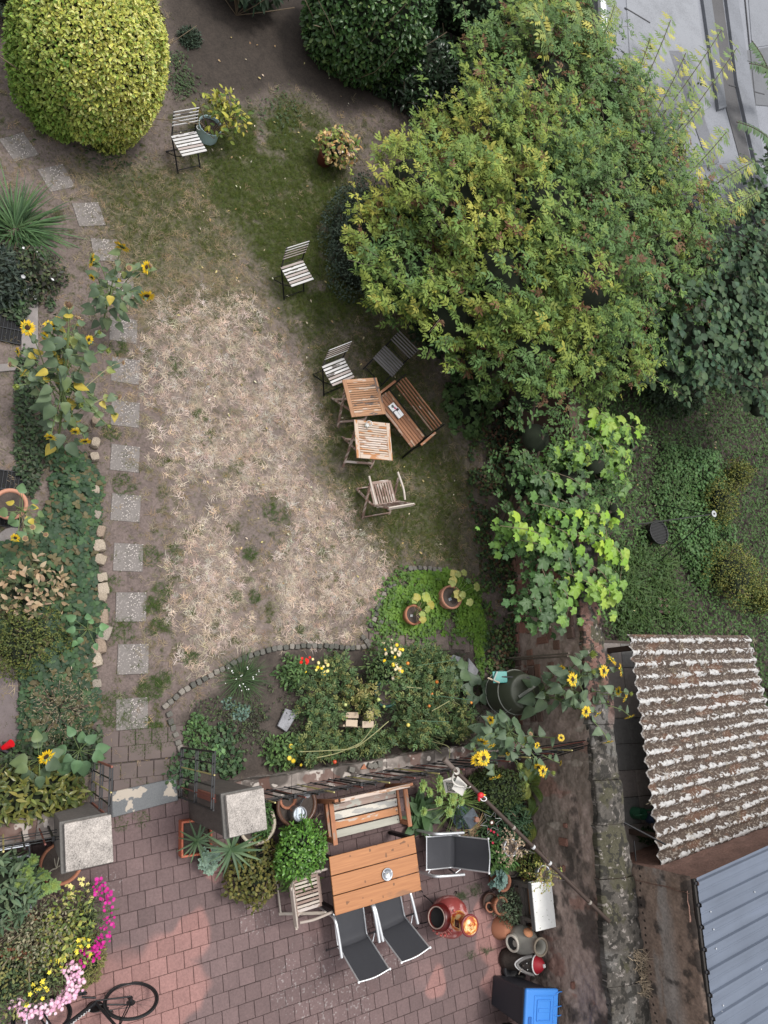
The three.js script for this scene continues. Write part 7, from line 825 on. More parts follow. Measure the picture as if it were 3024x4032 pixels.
{ // the long rusty pipe laid from the railing to the wall, with what hangs on it
  const a = g(1748, 2990, 2.1), b = g(2398, 3628, 2.02), t = thing('metal_pipe', 'long rusty metal pipe reaching from the railing to the wall coping', 'pipe', [0, 0, 0]), at2 = f => a.clone().lerp(b, f), pm = M([.085, .06, .05], .6, { metalness: .3, map: stoneT });
  obj('pipe', rod(at2(.05), at2(1), .031), pm, t); obj('cap', rod(at2(.0), at2(.06), .04, .034), M([.13, .1, .085], .7), t); for (const f of [.4, .52, .62, .87]) obj('clamp', rod(at2(f), at2(f + .01), .035), f === .4 || f === .87 ? M([.26, .23, .2], .5) : M([.5, .5, .5], .4), t);
  const tc = f => { const p = at2(f); return p; };
  const bh = thing('bird_house', 'small white bird house lantern hanging at the left end of the pipe', 'lantern', g(1792, 3092, 1.78)), w = M([.66, .63, .58], .6), rs = M([.28, .11, .07], .8, { map: stoneT }); bh.rotation.y = rad(14);
  for (const [x, z] of [[-.08, -.07], [.08, -.07], [.08, .07], [-.08, .07]]) obj('post', at(rbox(.018, .24, .018, .003), x, 0, z), w, bh); for (const y of [-.12, .12]) for (const z of [-.07, .07]) obj('frame_bar', at(rbox(.18, .02, .02, .003), 0, y, z), w, bh); for (const y of [-.12, .12]) for (const x of [-.08, .08]) obj('frame_bar', at(rbox(.02, .02, .16, .003), x, y, 0), w, bh); for (const s of [-1, 1]) { obj('pane', at(rbox(.14, .21, .004, .001), 0, 0, s * .066), M([.13, .17, .16], .2), bh); obj('pane', at(rbox(.004, .21, .12, .001), s * .077, 0, 0), s > 0 ? rs : M([.13, .17, .16], .2), bh); } for (let i = 0; i < 4; i++) obj('ornament', at(new THREE.TorusGeometry(.02, .003, 5, 14), -.082, -.04 + (i % 2) * .07, -.025 + (i > 1 ? .05 : 0), 0, Math.PI / 2), w, bh); obj('floor', at(rbox(.2, .02, .18, .003), 0, -.135, 0), w, bh); obj('roof', lathe([[.14, .13], [.05, .2], [.02, .22], [0, .225]], 4), w, bh); obj('hook', tube([V(0, .22, 0), V(.02, .3, .02), V(.03, .36, .0), V(-.01, .38, 0)], .007, 12, 6), w, bh);
  const bt = thing('lamp_bracket', 'white swan neck lamp bracket beside the bird house', 'bracket', g(1790, 3035, 2.1)); obj('shade', lathe([[.05, .06], [.045, .03], [.015, 0], [0, 0]], 20), w, bt); obj('neck', tube([V(0, 0, 0), V(.02, -.1, .12), V(.1, -.12, .2), V(.2, -.08, .22)], .012, 16, 7), w, bt);
  const fl = thing('wooden_bird', 'small red and yellow toy bird sitting on the pipe', 'toy bird', at2(.2).add(V(.0, .05, .02))), rm = M([.6, .02, .03], .45); obj('body', new THREE.SphereGeometry(.04, 16, 12).scale(1.2, 1, 1), rm, fl); obj('wing', at(new THREE.SphereGeometry(.028, 12, 8).scale(.6, .8, 1.3), -.03, 0, .045), rm, fl); obj('beak', at(new THREE.ConeGeometry(.018, .05, 10), .07, 0, 0, 0, 0, -1.57), M([.75, .42, .05], .5), fl); obj('cord', at(new THREE.TorusGeometry(.03, .005, 6, 16).scale(1.6, 1, 1), .06, -.02, .05, 1.3), M([.8, .8, .8], .6), fl);
  for (const [px, py, h, lab, cm, dry] of [[2012, 3338, 1.35, 'hanging white pot with dried out plant under the pipe', M([.7, .7, .72], .3), 1], [2142, 3442, 1.3, 'hanging glass pot with yellow green sedum near the white slab', M([.3, .3, .36], .15), 0]]) { const p = g(px, py, h), o = thing('hanging_pot', lab, 'hanging pot', p); obj('pot', lathe([[0, -.13], [.09, -.12], [.12, -.02], [.125, 0], [.112, 0], [.1, -.05]], 30), cm, o); obj('soil', disc(.108, -.03), soilM, o); obj('rim', at(new THREE.TorusGeometry(.12, .008, 6, 32), 0, 0, 0, Math.PI / 2), M([.75, .76, .8], .3), o); for (let i = 0; i < 3; i++) obj('chain', rod(V(.11 * Math.cos(i * 2.1), 0, .11 * Math.sin(i * 2.1)), V(.02, .55, .0), .002, .002, 4), M([.5, .5, .52], .4, { metalness: .5 }), o);
    const s = new Scatter(dry ? L_IVY : L_ROUND, leafM); const l = []; for (let k = 0; k < 34; k++) { const a2 = R(0, 6.28), q = R(.12, .28), e = V(q * Math.cos(a2), R(-.12, .12), q * Math.sin(a2)), c2 = new THREE.QuadraticBezierCurve3(V(.05 * Math.cos(a2), -.02, .05 * Math.sin(a2)), V(e.x * .7, .12, e.z * .7), e); l.push(new THREE.TubeGeometry(c2, 8, .0025, 4)); for (let j = 2; j < 9; j++) s.add(c2.getPoint(j / 8), V(G1(), G1() * .5, G1()), V(G1() * .6, 1, G1() * .6), R(.018, .04), jitter(dry ? pick([[.32, .24, .17], [.22, .16, .11], [.42, .33, .24]]) : pick([[.36, .34, .08], [.3, .26, .09], [.22, .26, .07], [.3, .2, .1]]), .2)); } obj('stems', l, dry ? M([.3, .22, .15], .9) : M([.28, .25, .1], .9), o); s.build('foliage', o); }
}
{ // lantern and star
  const l = thing('garden_lantern', 'grey metal lantern with glass panes and rusty roof under the pipe', 'lantern', g(1862, 3232, .0)), lm2 = M([.12, .14, .17], .45, { metalness: .4 }), gl = M([.85, .92, .95], .05, { transmission: 1, thickness: 0 }); l.position.copy(g(1872, 3226, .75)).setY(.28); l.rotation.y = .6;
  obj('base', at(rbox(.3, .02, .3, .004), 0, 0, 0), lm2, l); for (const [x, z] of [[-1, -1], [1, -1], [1, 1], [-1, 1]]) obj('post', bar(V(x * .14, 0, z * .14), V(x * .105, .36, z * .105), .012, .012, .002, V(1, 0, 0)), lm2, l); for (const s of [-1, 1]) { obj('pane', at(rbox(.24, .34, .003, .001), 0, .18, s * .118, -s * .09), gl, l); obj('pane', at(rbox(.003, .34, .24, .001), s * .118, .18, 0, 0, 0, s * .09), gl, l); } const rf = lathe([[.165, .36], [.06, .47], [.055, .5], [.035, .5], [.03, .47]], 4); rf.rotateY(Math.PI / 4); obj('roof', rf.toNonIndexed(), M([.24, .29, .36], .5, { metalness: .3, map: stoneT }), l).geometry.computeVertexNormals(); obj('chimney', at(new THREE.CylinderGeometry(.04, .045, .05, 16), 0, .5, 0), M([.25, .11, .07], .7), l); obj('candle', at(new THREE.CylinderGeometry(.03, .03, .14, 16), .01, .08, .01), M([.75, .73, .7], .5), l); obj('candle', at(new THREE.CylinderGeometry(.022, .022, .05, 16), -.05, .04, .05), M([.75, .73, .7], .5), l); obj('stand', at(rbox(.26, .27, .26, .01), 0, -.15, 0), M([.06, .05, .045], .8), l);
  const st = thing('wire_star', 'wire star with a small candle cup under the pipe', 'candle holder', g(1935, 3237, .8)), sm = M([.3, .3, .3], .35, { metalness: .7 }), P = []; for (let i = 0; i < 12; i++) { const a = i / 12 * 6.283, r = i % 2 ? .085 : .19; P.push(V(r * Math.cos(a), 0, r * Math.sin(a))); } for (let i = 0; i < 12; i++) obj('wire', rod(P[i], P[(i + 1) % 12], .004, .004, 5), sm, st); obj('cup', lathe([[0, -.01], [.035, -.01], [.04, .03], [.035, .03]], 18), M([.2, .09, .06], .5, { metalness: .4 }), st); obj('candle', at(new THREE.CylinderGeometry(.02, .02, .02, 12), 0, .01, 0), M([.8, .78, .74], .5), st); st.rotation.set(.25, .3, .2); obj('spike', rod(V(0, 0, 0), V(-.0, -.78, -.0), .005), sm, st);
}
// ---- potted plants
function rosette(parent, p, r, n, cols, tilt = [0, 0], geo = L_OBO) { const o = new THREE.Group(); o.name = 'rosette'; o.position.copy(p); o.rotation.set(tilt[0], 0, tilt[1]); parent.add(o); const s = new Scatter(geo, leafM); for (let i = 0; i < n; i++) { const f = (i + 1) / n, a = i * 2.39996, e = lerp(1.25, .12, f), d = V(Math.cos(a) * Math.cos(e), Math.sin(e), Math.sin(a) * Math.cos(e)); s.add(V(d.x * .12 * r * f, .1 * r * (1 - f), d.z * .12 * r * f), d, V(-Math.cos(a) * .6, 1, -Math.sin(a) * .6), r * lerp(.45, 1.0, f), jitter(mix3(cols[0], cols[1], f), .08), 1.1); } s.build('leaves', o); return o; }
const AEO = [[.34, .42, .12], [.13, .22, .07]], SEMP = [[.32, .42, .32], [.2, .3, .23]];
function aeonium(label, base, tips, r, o = {}) { const t = thing('aeonium', label, 'succulent', base); for (const [px, py, h] of tips) { const p = g(px, py, h).sub(t.position), c = new THREE.QuadraticBezierCurve3(V(R(-.05, .05), o.y || .05, R(-.05, .05)), V(p.x * .7, p.y * .45, p.z * .7), p); obj('stem', new THREE.TubeGeometry(c, 12, .011, 7), M([.22, .18, .13], .85), t); rosette(t, p, r * R(.85, 1.1), 30, AEO, [R(-.2, .2), R(-.3, .1)]); } return t; }
{
  const P = (lab, px, py, r, h, m, o) => { const t = thing('flowerpot', lab, 'flowerpot', g(px, py)); pot(t, r, h, m || terra[0], o); return t; };
  P('terracotta pot holding the branching aeonium below the pipe', 1790, 3180, .16, .22, terra[1]); aeonium('branching aeonium with many green rosettes below the bird house', g(1790, 3180), [[1665, 3088, .6], [1667, 3195, .6], [1660, 3105, .65], [1690, 3120, .6], [1728, 3100, .7], [1744, 3120, .65], [1727, 3156, .7], [1785, 3133, .7], [1780, 3152, .75], [1817, 3113, .7], [1815, 3157, .65], [1768, 3198, .55], [1730, 3070, .7]], .085);
  { const t = thing('spider_plant', 'grassy spider plant spreading under the aeonium', 'plant', g(1790, 3150, .2)); strapTuft(t, 150, .48, pal([.12, .19, .05], [.16, .23, .07]), { base: .1, e0: .1, e1: 1.2, ws: .6 }); }
  { const t = thing('horseradish', 'broad leaved green plant right of the wooden bench', 'plant', g(1655, 3215)); for (let i = 0; i < 46; i++) { const a = R(0, 6.28), e = R(.15, .9), d = V(Math.cos(a) * Math.cos(e), Math.sin(e), Math.sin(a) * Math.cos(e)); leafMesh(t, L_OVAL, pick([[.07, .14, .05], [.055, .115, .04], [.085, .16, .06]]), V(R(-.12, .12), R(.03, .12), R(-.18, .1)), d, V(-d.x * .3, 1, -d.z * .3), R(.22, .36), .95); } }
  const fern = (lab, px, py, n, L, y) => { const t = thing('fern', lab, 'fern', g(px, py)), s = new Scatter(leafGeo(.26, LAN, { n: 2, curl: .2 }), leafM), l = []; for (let i = 0; i < n; i++) { const a = R(0, 6.28), q = L * R(.6, 1.1), e = V(q * Math.cos(a), R(.05, .3), q * Math.sin(a)), c = new THREE.QuadraticBezierCurve3(V(0, .03 + y, 0), V(e.x * .5, .45 * L + .25 + y, e.z * .5), e.clone().add(V(0, y, 0))); l.push(new THREE.TubeGeometry(c, 10, .003, 4)); const col = pick([[.085, .13, .03], [.11, .155, .035], [.07, .11, .03], [.15, .17, .04]]); for (let k = 3; k < 30; k++) { const f = k / 30, x = c.getPoint(f), tg = c.getTangent(f), sd = V().crossVectors(tg, UPV).normalize(); for (const m of [-1, 1]) s.add(x, sd.clone().multiplyScalar(m).addScaledVector(tg, .45), UPV, .2 * L * Math.sin(Math.PI * (.12 + .86 * f)), jitter(col, .12)); } } obj('stalks', l, stemG, t); s.build('fronds', t); };
  fern('arching yellow green fern at the wall behind the lantern', 2050, 3215, 22, .5, .15); fern('second fern against the wall below the patio sunflower', 2030, 3080, 18, .45, .3); fern('fern lower down beside the hanging dried pot', 2070, 3310, 12, .38, .1);
  shrub('patio_shrub', 'dense dark evergreen shrub between railing and lantern', 'shrub', 1905, 3100, { leaf: L_OVAL, n: 2600, size: [.03, .06], c: [0, .3, 0], r: [.5, .5, .34], lo: -.5, core: .75, twigs: 10, col: pal([.05, .075, .025], [.07, .095, .03], [.04, .06, .025]) });
  shrub('patio_shrub', 'dark shrub with small bluish leaves beside the wire star', 'shrub', 1960, 3230, { leaf: L_LANCE, n: 1800, size: [.06, .11], c: [0, .2, 0], r: [.4, .42, .4], lo: -.4, core: .75, twigs: 10, col: pal([.035, .07, .035], [.05, .09, .045]) });
  { const t = P('pot of dried brown grass behind the right sling chair', 1850, 3258, .15, .18, M([.05, .045, .04], .6)); strapTuft(t, 90, .24, pal([.24, .16, .09], [.32, .23, .14]), { y: .15, base: .07, e0: -.2, e1: .8 }); }
  P('small terracotta pot right behind the patio fern', 1880, 3345, .13, .2, terra[0]); P('dark pot below the hanging pots', 1990, 3408, .15, .2, M([.04, .035, .03], .6));
  shrub('carnation', 'low dark green plant with red flowers behind the right sling chair', 'plant', 1905, 3290, { leaf: L_LANCE, n: 700, size: [.05, .1], c: [0, .15, 0], r: [.26, .26, .26], lo: -.3, core: .5, col: pal([.045, .085, .035], [.06, .11, .045]) }); blossoms(thing('carnation_flowers', 'a few small red flowers behind the sling chair', 'flowers', g(1905, 3280)), F12, 9, spotOn([.16, .18], .35, .46), [.018, .026], () => [.5, .02, .06], .7).userData.kind = 'stuff';
  shrub('pot_plant', 'leafy green plant behind the back of the right sling chair', 'plant', 1925, 3360, { leaf: L_LANCE, n: 480, size: [.08, .13], c: [0, .25, 0], r: [.28, .26, .24], lo: -.4, core: .5, rise: .4, ws: 1.3, col: pal([.085, .16, .045], [.065, .125, .04], [.1, .185, .06]) });
  shrub('sedum', 'yellow green sedum hanging over the wood stack', 'plant', 2065, 3400, { leaf: L_ROUND, n: 1300, size: [.02, .04], c: [0, .3, 0], r: [.32, .3, .24], lo: -.5, core: .5, bump: .5, col: pal([.2, .22, .05], [.14, .18, .05], [.26, .24, .08], [.1, .15, .045]) });
  { const t = P('terracotta pot with the blue green houseleek rosette', 1942, 3460, .14, .3, terra[1]); const a = thing('houseleek', 'large blue green rosette succulent beside the sling chair', 'succulent', g(1968, 3462, .36)); rosette(a, V(0, 0, 0), .17, 44, [[.32, .46, .4], [.18, .29, .25]], [.0, -.25]); for (let i = 0; i < 5; i++) rosette(a, V(.14 * Math.cos(i * 1.3), -.08, .14 * Math.sin(i * 1.3)), .07, 20, [[.22, .33, .28], [.12, .2, .17]]); }
  { const t = P('brown handled clay pot with grey green herbs by the wood stack', 1940, 3555, .13, .26, terra[0]); obj('handle', at(new THREE.TorusGeometry(.07, .014, 7, 20), -.17, .16, .02, Math.PI / 2 - .4), terra[1], t); }
  shrub('herbs', 'bushy grey green herbs in front of the wood stack', 'plant', 1962, 3560, { leaf: L_LANCE, n: 900, size: [.03, .06], c: [.03, .22, 0], r: [.22, .24, .26], lo: -.6, core: .4, bump: .5, twigs: 12, rise: .5, col: pal([.1, .14, .08], [.13, .165, .1], [.075, .11, .06]) });
  { const t = P('round dark brown pot saucer beside the handled clay pot', 1915, 3545, .13, .12, M([.07, .035, .025], .5)); }
  // by the right pillar
  { const t = thing('planter_box', 'rectangular orange plastic planter at the foot of the right pillar', 'planter', g(762, 3290), rad(4)), om = M([.5, .13, .065], .5); for (const s of [-1, 1]) { obj('side', at(rbox(.03, .2, .46, .01, 2), s * .2, .12, 0), om, t); obj('side', at(rbox(.43, .2, .03, .01, 2), 0, .12, s * .22), om, t); } obj('soil', at(rbox(.38, .14, .42, .01), 0, .08, 0), soilM, t);
    const y = thing('yucca', 'yucca with sword leaves on leaning trunks in the orange planter', 'plant', g(762, 3290)), crown = (p, n, L) => { for (let i = 0; i < n; i++) { const a = i * 2.4, e = R(-.1, .9), d = V(Math.cos(a) * Math.cos(e), Math.sin(e), Math.sin(a) * Math.cos(e)); leafMesh(y, leafY(), pick([[.07, .13, .055], [.055, .105, .045], [.1, .17, .07]]), p, d, V(-d.x * .4, 1, -d.z * .4), L * R(.75, 1.1), 1); } }; crown(V(-.02, .3, .03), 15, .32); const tp = g(910, 3345, .75).sub(y.position); obj('trunk', tube([V(.05, .1, -.02), V(tp.x * .5, .4, tp.z * .4), tp], .025, 12, 8), M([.26, .2, .13], .9, { bumpMap: stoneT, bumpScale: .02 }), y); crown(tp, 18, .4); }
  { const a = thing('houseleek_cluster', 'mound of grey green houseleek rosettes below the yucca', 'succulent', g(805, 3398)); for (const [px, py, r, h] of [[805, 3390, .09, .3], [835, 3372, .08, .32], [850, 3350, .07, .33], [812, 3368, .075, .3], [795, 3410, .06, .25], [825, 3420, .1, .22], [860, 3375, .06, .3], [842, 3405, .07, .24], [800, 3350, .06, .28]]) rosette(a, g(px, py, h).sub(a.position), r, 26, SEMP, [R(-.3, .3), R(-.3, .3)]); obj('soil_mound', at(new THREE.SphereGeometry(.16, 16, 10).scale(1, 1.1, 1), .04, .08, -.05), soilM, a); }
  const bx = shrub('box_topiary', 'bright green boxwood ball in front of the brown tub', 'shrub', 1125, 3325, { leaf: L_OVAL, mat: leafGloss, n: 3000, size: [.035, .065], c: [.0, .62, .0], r: [.34, .36, .36], lo: -.9, up: .4, out: .8, core: .72, bump: .5, depth: .3, twigs: 10, col: pal([.08, .19, .03], [.13, .27, .045], [.06, .14, .025]) });
  shrub('mahonia', 'bronze green shrub between the houseleeks and the boxwood ball', 'shrub', 960, 3400, { leaf: L_ROUND, n: 1500, size: [.035, .06], c: [.06, .25, .06], r: [.36, .38, .42], lo: -.5, core: .6, bump: .45, twigs: 14, col: pal([.1, .105, .03], [.14, .13, .035], [.075, .085, .03], [.17, .15, .05]) });
  shrub('bamboo', 'light green narrow leaves under the boxwood ball', 'plant', 1160, 3440, { leaf: L_LANCE, n: 260, size: [.08, .14], c: [0, .2, 0], r: [.26, .24, .24], lo: -.4, core: 0, twigs: 6, col: pal([.11, .17, .05], [.08, .13, .04]) });
  { const t = thing('cream_bowl', 'large cream coloured bowl planter right of the right pillar', 'planter', g(985, 3235)); pot(t, .26, .38, M([.5, .43, .34], .6), { taper: .7, w: .025 }); shrub('bowl_shrub', 'small leafy box plant in the cream bowl', 'plant', 1030, 3220, { y0: .35, leaf: L_OVAL, n: 700, size: [.03, .05], r: [.16, .16, .3], lo: -.3, col: pal([.06, .125, .035], [.05, .1, .03]) }); }
  { const t = thing('brown_tub', 'large glazed brown tub with a zinc watering can in it', 'tub', g(1130, 3158)); pot(t, .3, .45, M([.11, .055, .035], .3), { taper: .75, w: .035, rim: .01 }); obj('floor', disc(.25, .3), M([.012, .012, .012], .9), t);
    const z = thing('watering_can', 'zinc watering can standing inside the brown tub', 'watering can', g(1178, 3205, .6)), zm = M([.36, .38, .42], .35, { metalness: .75, map: stoneT }); z.position.y = .34; obj('body', lathe([[0, 0], [.12, 0], [.115, .26], [.105, .3], [.09, .29]], 28), zm, z); obj('water', disc(.1, .26), M([.6, .66, .72], .08, { metalness: .4 }), z); obj('spout', rod(V(-.0, .1, -.1), V(.04, .38, -.24), .025, .016), zm, z); obj('rose', at(new THREE.CylinderGeometry(.05, .03, .05, 18), .045, .41, -.26, -.5), zm, z); obj('strut', rod(V(0, .27, -.1), V(.03, .33, -.2), .006), zm, z); obj('handle', tube([V(0, .28, .1), V(0, .38, .05), V(0, .36, -.08)], .01, 12, 6), zm, z); }
  { const t = P('small orange flowerpot under the railing behind the brown tub', 1095, 3140, .115, .16, terra[0], { lip: .03 }); t.position.y = .3; obj('saucer', at(new THREE.CylinderGeometry(.1, .1, .3, 18), 0, -.15, 0), M([.05, .045, .04], .8), t); }
  for (const [px, py, lab, m] of [[1335, 3015, 'small orange triangular clay shard on the retaining wall', terra[0]]]) { const s = new THREE.ExtrudeGeometry(new THREE.Shape([new THREE.Vector2(-.05, -.04), new THREE.Vector2(.055, -.035), new THREE.Vector2(.0, .05)]), { depth: .012, bevelEnabled: false }); s.rotateX(-1.2); const o = obj('clay_shard', s, m); o.position.copy(g(1432, 3018, .5)).setY(.5); tag(o, lab, 'shard'); }
  { const t = thing('loose_setts', 'four grey granite setts lying on the retaining wall', 'stones', [0, 0, 0]); for (const [px, py] of [[1383, 3030], [1457, 3015], [1474, 3014], [1494, 3008]]) { const p = g(px, py, .5), m = obj('sett', rough(.09, .09, .09, .3), settM[1], t); m.position.copy(p).setY(.5); m.rotation.y = R(0, 1.5); } }
  // lower left corner
  { const t = thing('orange_pot', 'orange clay pot behind the left gate pillar', 'flowerpot', g(235, 3385)); pot(t, .25, .32, terra[0], { taper: .72, w: .02, lip: .05 }); twigs(t, 4, [-.05, .3, .05], .35, .008, M([.36, .33, .27], .8), .3); }
  aeonium('aeonium with many rosettes beside the left pillar', g(150, 3440), [[130, 3385, .7], [105, 3430, .75], [80, 3475, .8], [115, 3465, .75], [95, 3490, .75], [128, 3505, .7], [162, 3440, .65], [178, 3447, .6], [177, 3500, .6], [155, 3515, .55], [210, 3488, .55]], .085);
  shrub('oleander', 'grey green shrub with narrow leaf stars at the left edge', 'shrub', 25, 3440, { leaf: L_LANCE, n: 640, size: [.09, .15], c: [-.05, .5, .1], r: [.42, .45, .42], lo: -.3, core: .7, twigs: 10, rise: .5, ws: 1.1, col: pal([.1, .15, .085], [.085, .13, .075], [.13, .18, .1]) });
  { const t = thing('cold_frame', 'metal framed cold frame with dark glass at the left edge', 'cold frame', [0, 0, 0]), mm = M([.42, .44, .47], .35, { metalness: .7 }), C = [[-60, 3395], [117, 3368], [122, 3585], [-60, 3640]].map(p => g(p[0], p[1], .42)), C2 = [[-60, 3355], [115, 3325]].map(p => g(p[0], p[1], .62)); for (let i = 0; i < 4; i++) { obj('frame_bar', bar(C[i], C[(i + 1) % 4], .02, .02), mm, t); obj('leg', rod(V(C[i].x, 0, C[i].z), C[i], .009), mm, t); } obj('frame_bar', bar(C2[0], C2[1], .03, .02), mm, t); for (let i = 0; i < 2; i++) obj('frame_bar', bar(C[i], C2[i], .02, .02), mm, t); obj('pane', slab(C.slice().map(p => [p.x, p.z]), .3, .305, .001), M([.5, .55, .6], .1, { transmission: .9, thickness: 0 }), t); obj('bed', slab(C.map(p => [p.x, p.z]), 0, .1, .01), soilM, t); }
  shrub('dry_bush', 'grey brown twiggy bush in the lower left corner', 'shrub', 130, 3640, { leaf: L_OVAL, n: 1700, size: [.025, .05], c: [0, .3, 0], r: [.5, .45, .5], lo: -.3, core: 0, depth: .9, bump: .4, twigs: 60, stem: M([.26, .22, .15], .9), col: pal([.15, .16, .09], [.22, .2, .12], [.1, .12, .06], [.28, .26, .17]) });
  shrub('spurge', 'yellow green leafy plant left of the magenta flowers', 'plant', 240, 3650, { leaf: L_OBO, n: 700, size: [.04, .08], c: [0, .35, 0], r: [.32, .3, .42], lo: -.2, core: 0, depth: .8, bump: .6, twigs: 20, stem: stemG, col: pal([.28, .32, .07], [.15, .2, .06], [.34, .32, .1], [.12, .16, .05]) });
  shrub('bush', 'dark green and yellow bush at the bottom left edge', 'shrub', 10, 3830, { leaf: L_OVAL, n: 1700, size: [.03, .06], c: [0, .2, 0], r: [.5, .45, .5], lo: -.2, core: .5, depth: .6, bump: .4, twigs: 20, col: pal([.09, .12, .05], [.06, .09, .04], [.2, .2, .07]) });
  const as = (lab, px, py, r, n, col, fl, h, spread) => { shrub('aster', 'leafy stems below the ' + lab, 'plant', px, py, { leaf: L_LANCE, n: 620, size: [.03, .06], c: [0, .25, 0], r, lo: -.2, core: .4, depth: .6, twigs: 16, stem: stemG, col: pal([.08, .1, .05], [.11, .13, .06]) }); blossoms(thing('aster_flowers', lab, 'flowers', g(px, py)), F12, Math.round(n * .75), spread, fl, col, .8).userData.kind = 'stuff'; };
  const arc = (rx, rz, a0, a1, y0, y1) => () => { const a = R(a0, a1), q = R(.62, 1.05); return V(rx * q * Math.cos(a), R(y0, y1), rz * q * Math.sin(a)); };
  as('magenta aster flowers along the edge of the border', 335, 3600, [.26, .28, .4], 190, () => pick([[.5, .012, .22], [.42, .01, .2], [.56, .03, .28]]), [.016, .028], .4, arc(.3, .48, -1.5, 1.9, .28, .5)); as('pale pink aster flowers above the bicycle', 165, 3845, [.36, .28, .24], 330, () => pick([[.75, .42, .56], [.8, .55, .64], [.7, .36, .52]]), [.018, .03], .4, arc(.44, .3, -.9, 2.6, .3, .5));
  blossoms(thing('primrose_flowers', 'pale yellow flowers beside the orange pot', 'flowers', g(305, 3505)), F5, 16, spotOn([.22, .2], .2, .35), [.025, .035], () => [.75, .68, .25], .4).userData.kind = 'stuff'; blossoms(thing('yellow_flowers', 'small bright yellow flowers in the lower left bushes', 'flowers', g(220, 3740)), F5, 34, () => pick([[0, 0], [.25, -.1], [-.2, .3]]).reduce((v, k, i) => { if (i) v.z += k; else v.x += k; return v; }, V(.12 * G1(), R(.4, .6), .12 * G1())), [.022, .034], () => [.72, .6, .06], .6).userData.kind = 'stuff';
  shrub('heather', 'round yellow green heather cushion beside the bicycle', 'shrub', 322, 3762, { leaf: L_LANCE, n: 3200, size: [.022, .045], c: [0, .12, 0], r: [.27, .26, .36], lo: -.2, core: .75, bump: .15, rise: .5, col: d => jitter(d.x < -.2 && rnd() < .6 ? [.2, .13, .09] : pick([[.19, .19, .06], [.24, .22, .08], [.15, .16, .05]]), .2) });
  for (const [px, py, lab] of [[70, 3665, 'large clay pot rim among the lower left bushes'], [30, 3800, 'second clay pot half hidden at the left edge']]) { const t = thing('clay_pot', lab, 'flowerpot', g(px, py)); pot(t, .25, .3, terra[0], { taper: .75, w: .022 }); }
}
function leafY() { return leafY.g ||= leafGeo(.13, STRAP, { n: 5, curl: .35, fold: .5 }); }
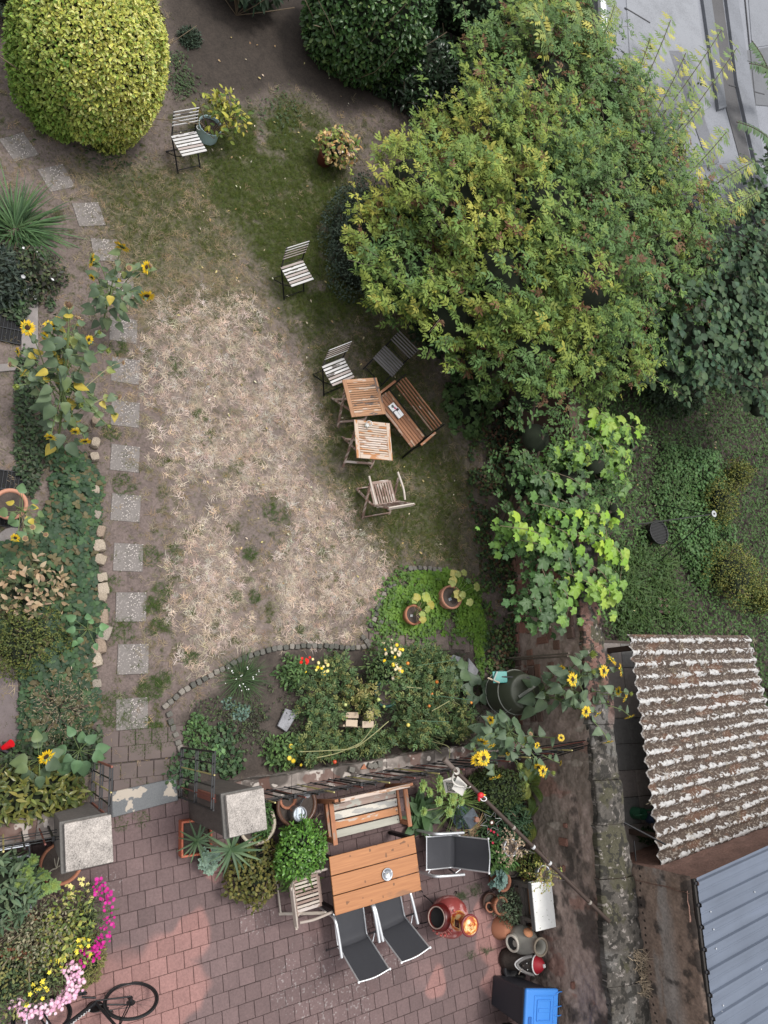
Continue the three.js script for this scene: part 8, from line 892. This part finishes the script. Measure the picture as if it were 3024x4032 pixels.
{ // bicycle
  const rh = g(516, 3949, .34), fh = g(150, 4014, .34), d = fh.clone().sub(rh); d.y = 0; const t = thing('bicycle', 'black racing bicycle with white lettering lying at the bottom edge', 'bicycle', [rh.x, 0, rh.z - .14], 0), L = Math.min(1.03, d.length()), bk = M([.014, .014, .016], .35), st = M([.4, .4, .42], .3, { metalness: .8 }), wh = M([.8, .8, .8], .4);
  t.rotation.set(-.36, Math.atan2(-d.z, d.x), 0, 'YXZ'); const wheel = x => { const w = new THREE.Group(); w.name = 'wheel'; w.position.set(x, .34, 0); t.add(w); obj('tyre', new THREE.TorusGeometry(.325, .014, 10, 64), M([.013, .013, .014], .7), w); obj('rim', new THREE.TorusGeometry(.3, .013, 8, 64).applyMatrix4(new THREE.Matrix4().makeScale(1, 1, .7)), bk, w); const l = []; for (let i = 0; i < 20; i++) { const a = i / 20 * 6.283, b = a + (i % 2 ? .5 : -.5); l.push(rod(V(.02 * Math.cos(b), .02 * Math.sin(b), (i % 2 ? .02 : -.02)), V(.295 * Math.cos(a), .295 * Math.sin(a), 0), .0014, .0014, 4)); } obj('spokes', l, M([.05, .05, .05], .4), w); obj('hub', at(new THREE.CylinderGeometry(.018, .018, .08, 14), 0, 0, 0, Math.PI / 2), bk, w); for (let i = 0; i < 8; i++) { const a = 1.05 + i * .13, e = obj(i ? 'rim_lettering' : 'rim_label', at(rbox(.026, .012, .003, .001), .3 * Math.cos(a), .3 * Math.sin(a), -.0125, 0, 0, a - Math.PI / 2), i ? wh : M([.75, .6, .1], .4), w); } return w; };
  wheel(0); wheel(L); const bb = V(.42, .27, 0), seatT = V(.2, .76, 0), headT = V(L - .2, .82, 0), headB = V(L - .14, .66, 0), T = (n, a, b, r, r2, m = bk) => obj(n, rod(a, b, r, r2 || r, 12), m, t);
  T('down_tube', bb, headB, .027); T('top_tube', seatT, headT, .018); T('seat_tube', bb, seatT, .017); T('head_tube', headB, headT, .021); for (const s of [-1, 1]) { T('chain_stay', V(bb.x, bb.y, s * .025), V(0, .34, s * .055), .01); T('seat_stay', V(seatT.x, seatT.y, s * .02), V(0, .34, s * .055), .008); T('fork_blade', V(headB.x, headB.y, s * .03), V(L, .34, s * .05), .011); }
  T('seat_post', seatT, V(.16, .92, 0), .013); obj('saddle', at(rbox(.26, .04, .13, .02, 3), .15, .94, 0), bk, t); T('stem', headT, V(L - .12, .92, 0), .016); obj('handlebar', tube([V(L - .02, .78, -.2), V(L + .06, .83, -.2), V(L + .03, .92, -.19), V(L - .1, .92, 0), V(L + .03, .92, .19), V(L + .06, .83, .2), V(L - .02, .78, .2)], .014, 40, 8), bk, t);
  for (let i = 0; i < 9; i++) { const f = .18 + i * .065, p = bb.clone().lerp(headB, f); const e = obj('lettering', at(rbox(i % 3 === 1 ? .012 : .024, i % 2 ? .02 : .03, .004, .001), 0, 0, 0, 0, 0, Math.atan2(headB.y - bb.y, headB.x - bb.x)), wh, t); e.position.set(p.x, p.y + .012, -.0285); const e2 = obj('lettering', e.geometry, wh, t); e2.position.set(p.x, p.y + .027, 0); }
  obj('chainring', [at(new THREE.CylinderGeometry(.1, .1, .006, 36), bb.x, bb.y, -.05, Math.PI / 2), at(new THREE.TorusGeometry(.085, .006, 6, 36), bb.x, bb.y, -.056)], M([.03, .03, .032], .35, { metalness: .6 }), t); obj('cassette', [.055, .048, .04, .032].map((r, i) => at(new THREE.CylinderGeometry(r, r, .004, 24), 0, .34, -.03 - i * .006, Math.PI / 2)), M([.06, .06, .062], .35, { metalness: .7 }), t); T('chain', V(bb.x, bb.y + .1, -.05), V(0, .395, -.045), .004); T('chain', V(bb.x, bb.y - .1, -.05), V(-.01, .2, -.045), .004); obj('derailleur', at(rbox(.04, .1, .02, .006), 0, .24, -.05, 0, 0, .3), bk, t);
  const crank = (s, a) => { const e = V(bb.x + .17 * Math.cos(a), bb.y + .17 * Math.sin(a), s * .075); T('crank', V(bb.x, bb.y, s * .065), e, .013); obj('pedal', [at(rbox(.09, .018, .05, .006), e.x, e.y, e.z + s * .05), at(new THREE.TorusGeometry(.025, .006, 6, 14), e.x - .03, e.y + .01, e.z + s * .05)], bk, t); }; crank(-1, 2.9); crank(1, -.24);
  const rk = thing('bike_stand', 'silver metal bicycle stand beneath the pink flowers', 'bicycle stand', [0, 0, 0]); for (const [a, b] of [[[105, 3990], [105, 4060]], [[185, 3972], [185, 4060]]]) obj('hoop', bar(g(...a, .3), g(...b, .3), .022, .022), alu, rk); obj('hoop', tube([g(95, 3992, .3), g(140, 3985, .34), g(200, 3950, .3)], .012, 12, 8), alu, rk); for (const q of [[105, 3990], [185, 3972], [105, 4060], [185, 4060]]) { const p = g(...q, .3); obj('leg', rod(V(p.x, 0, p.z), p, .01), alu, rk); }
}
scene.traverse(o => { if (o.isMesh) o.castShadow = o.receiveShadow = true; });
renderer.render(scene, camera);
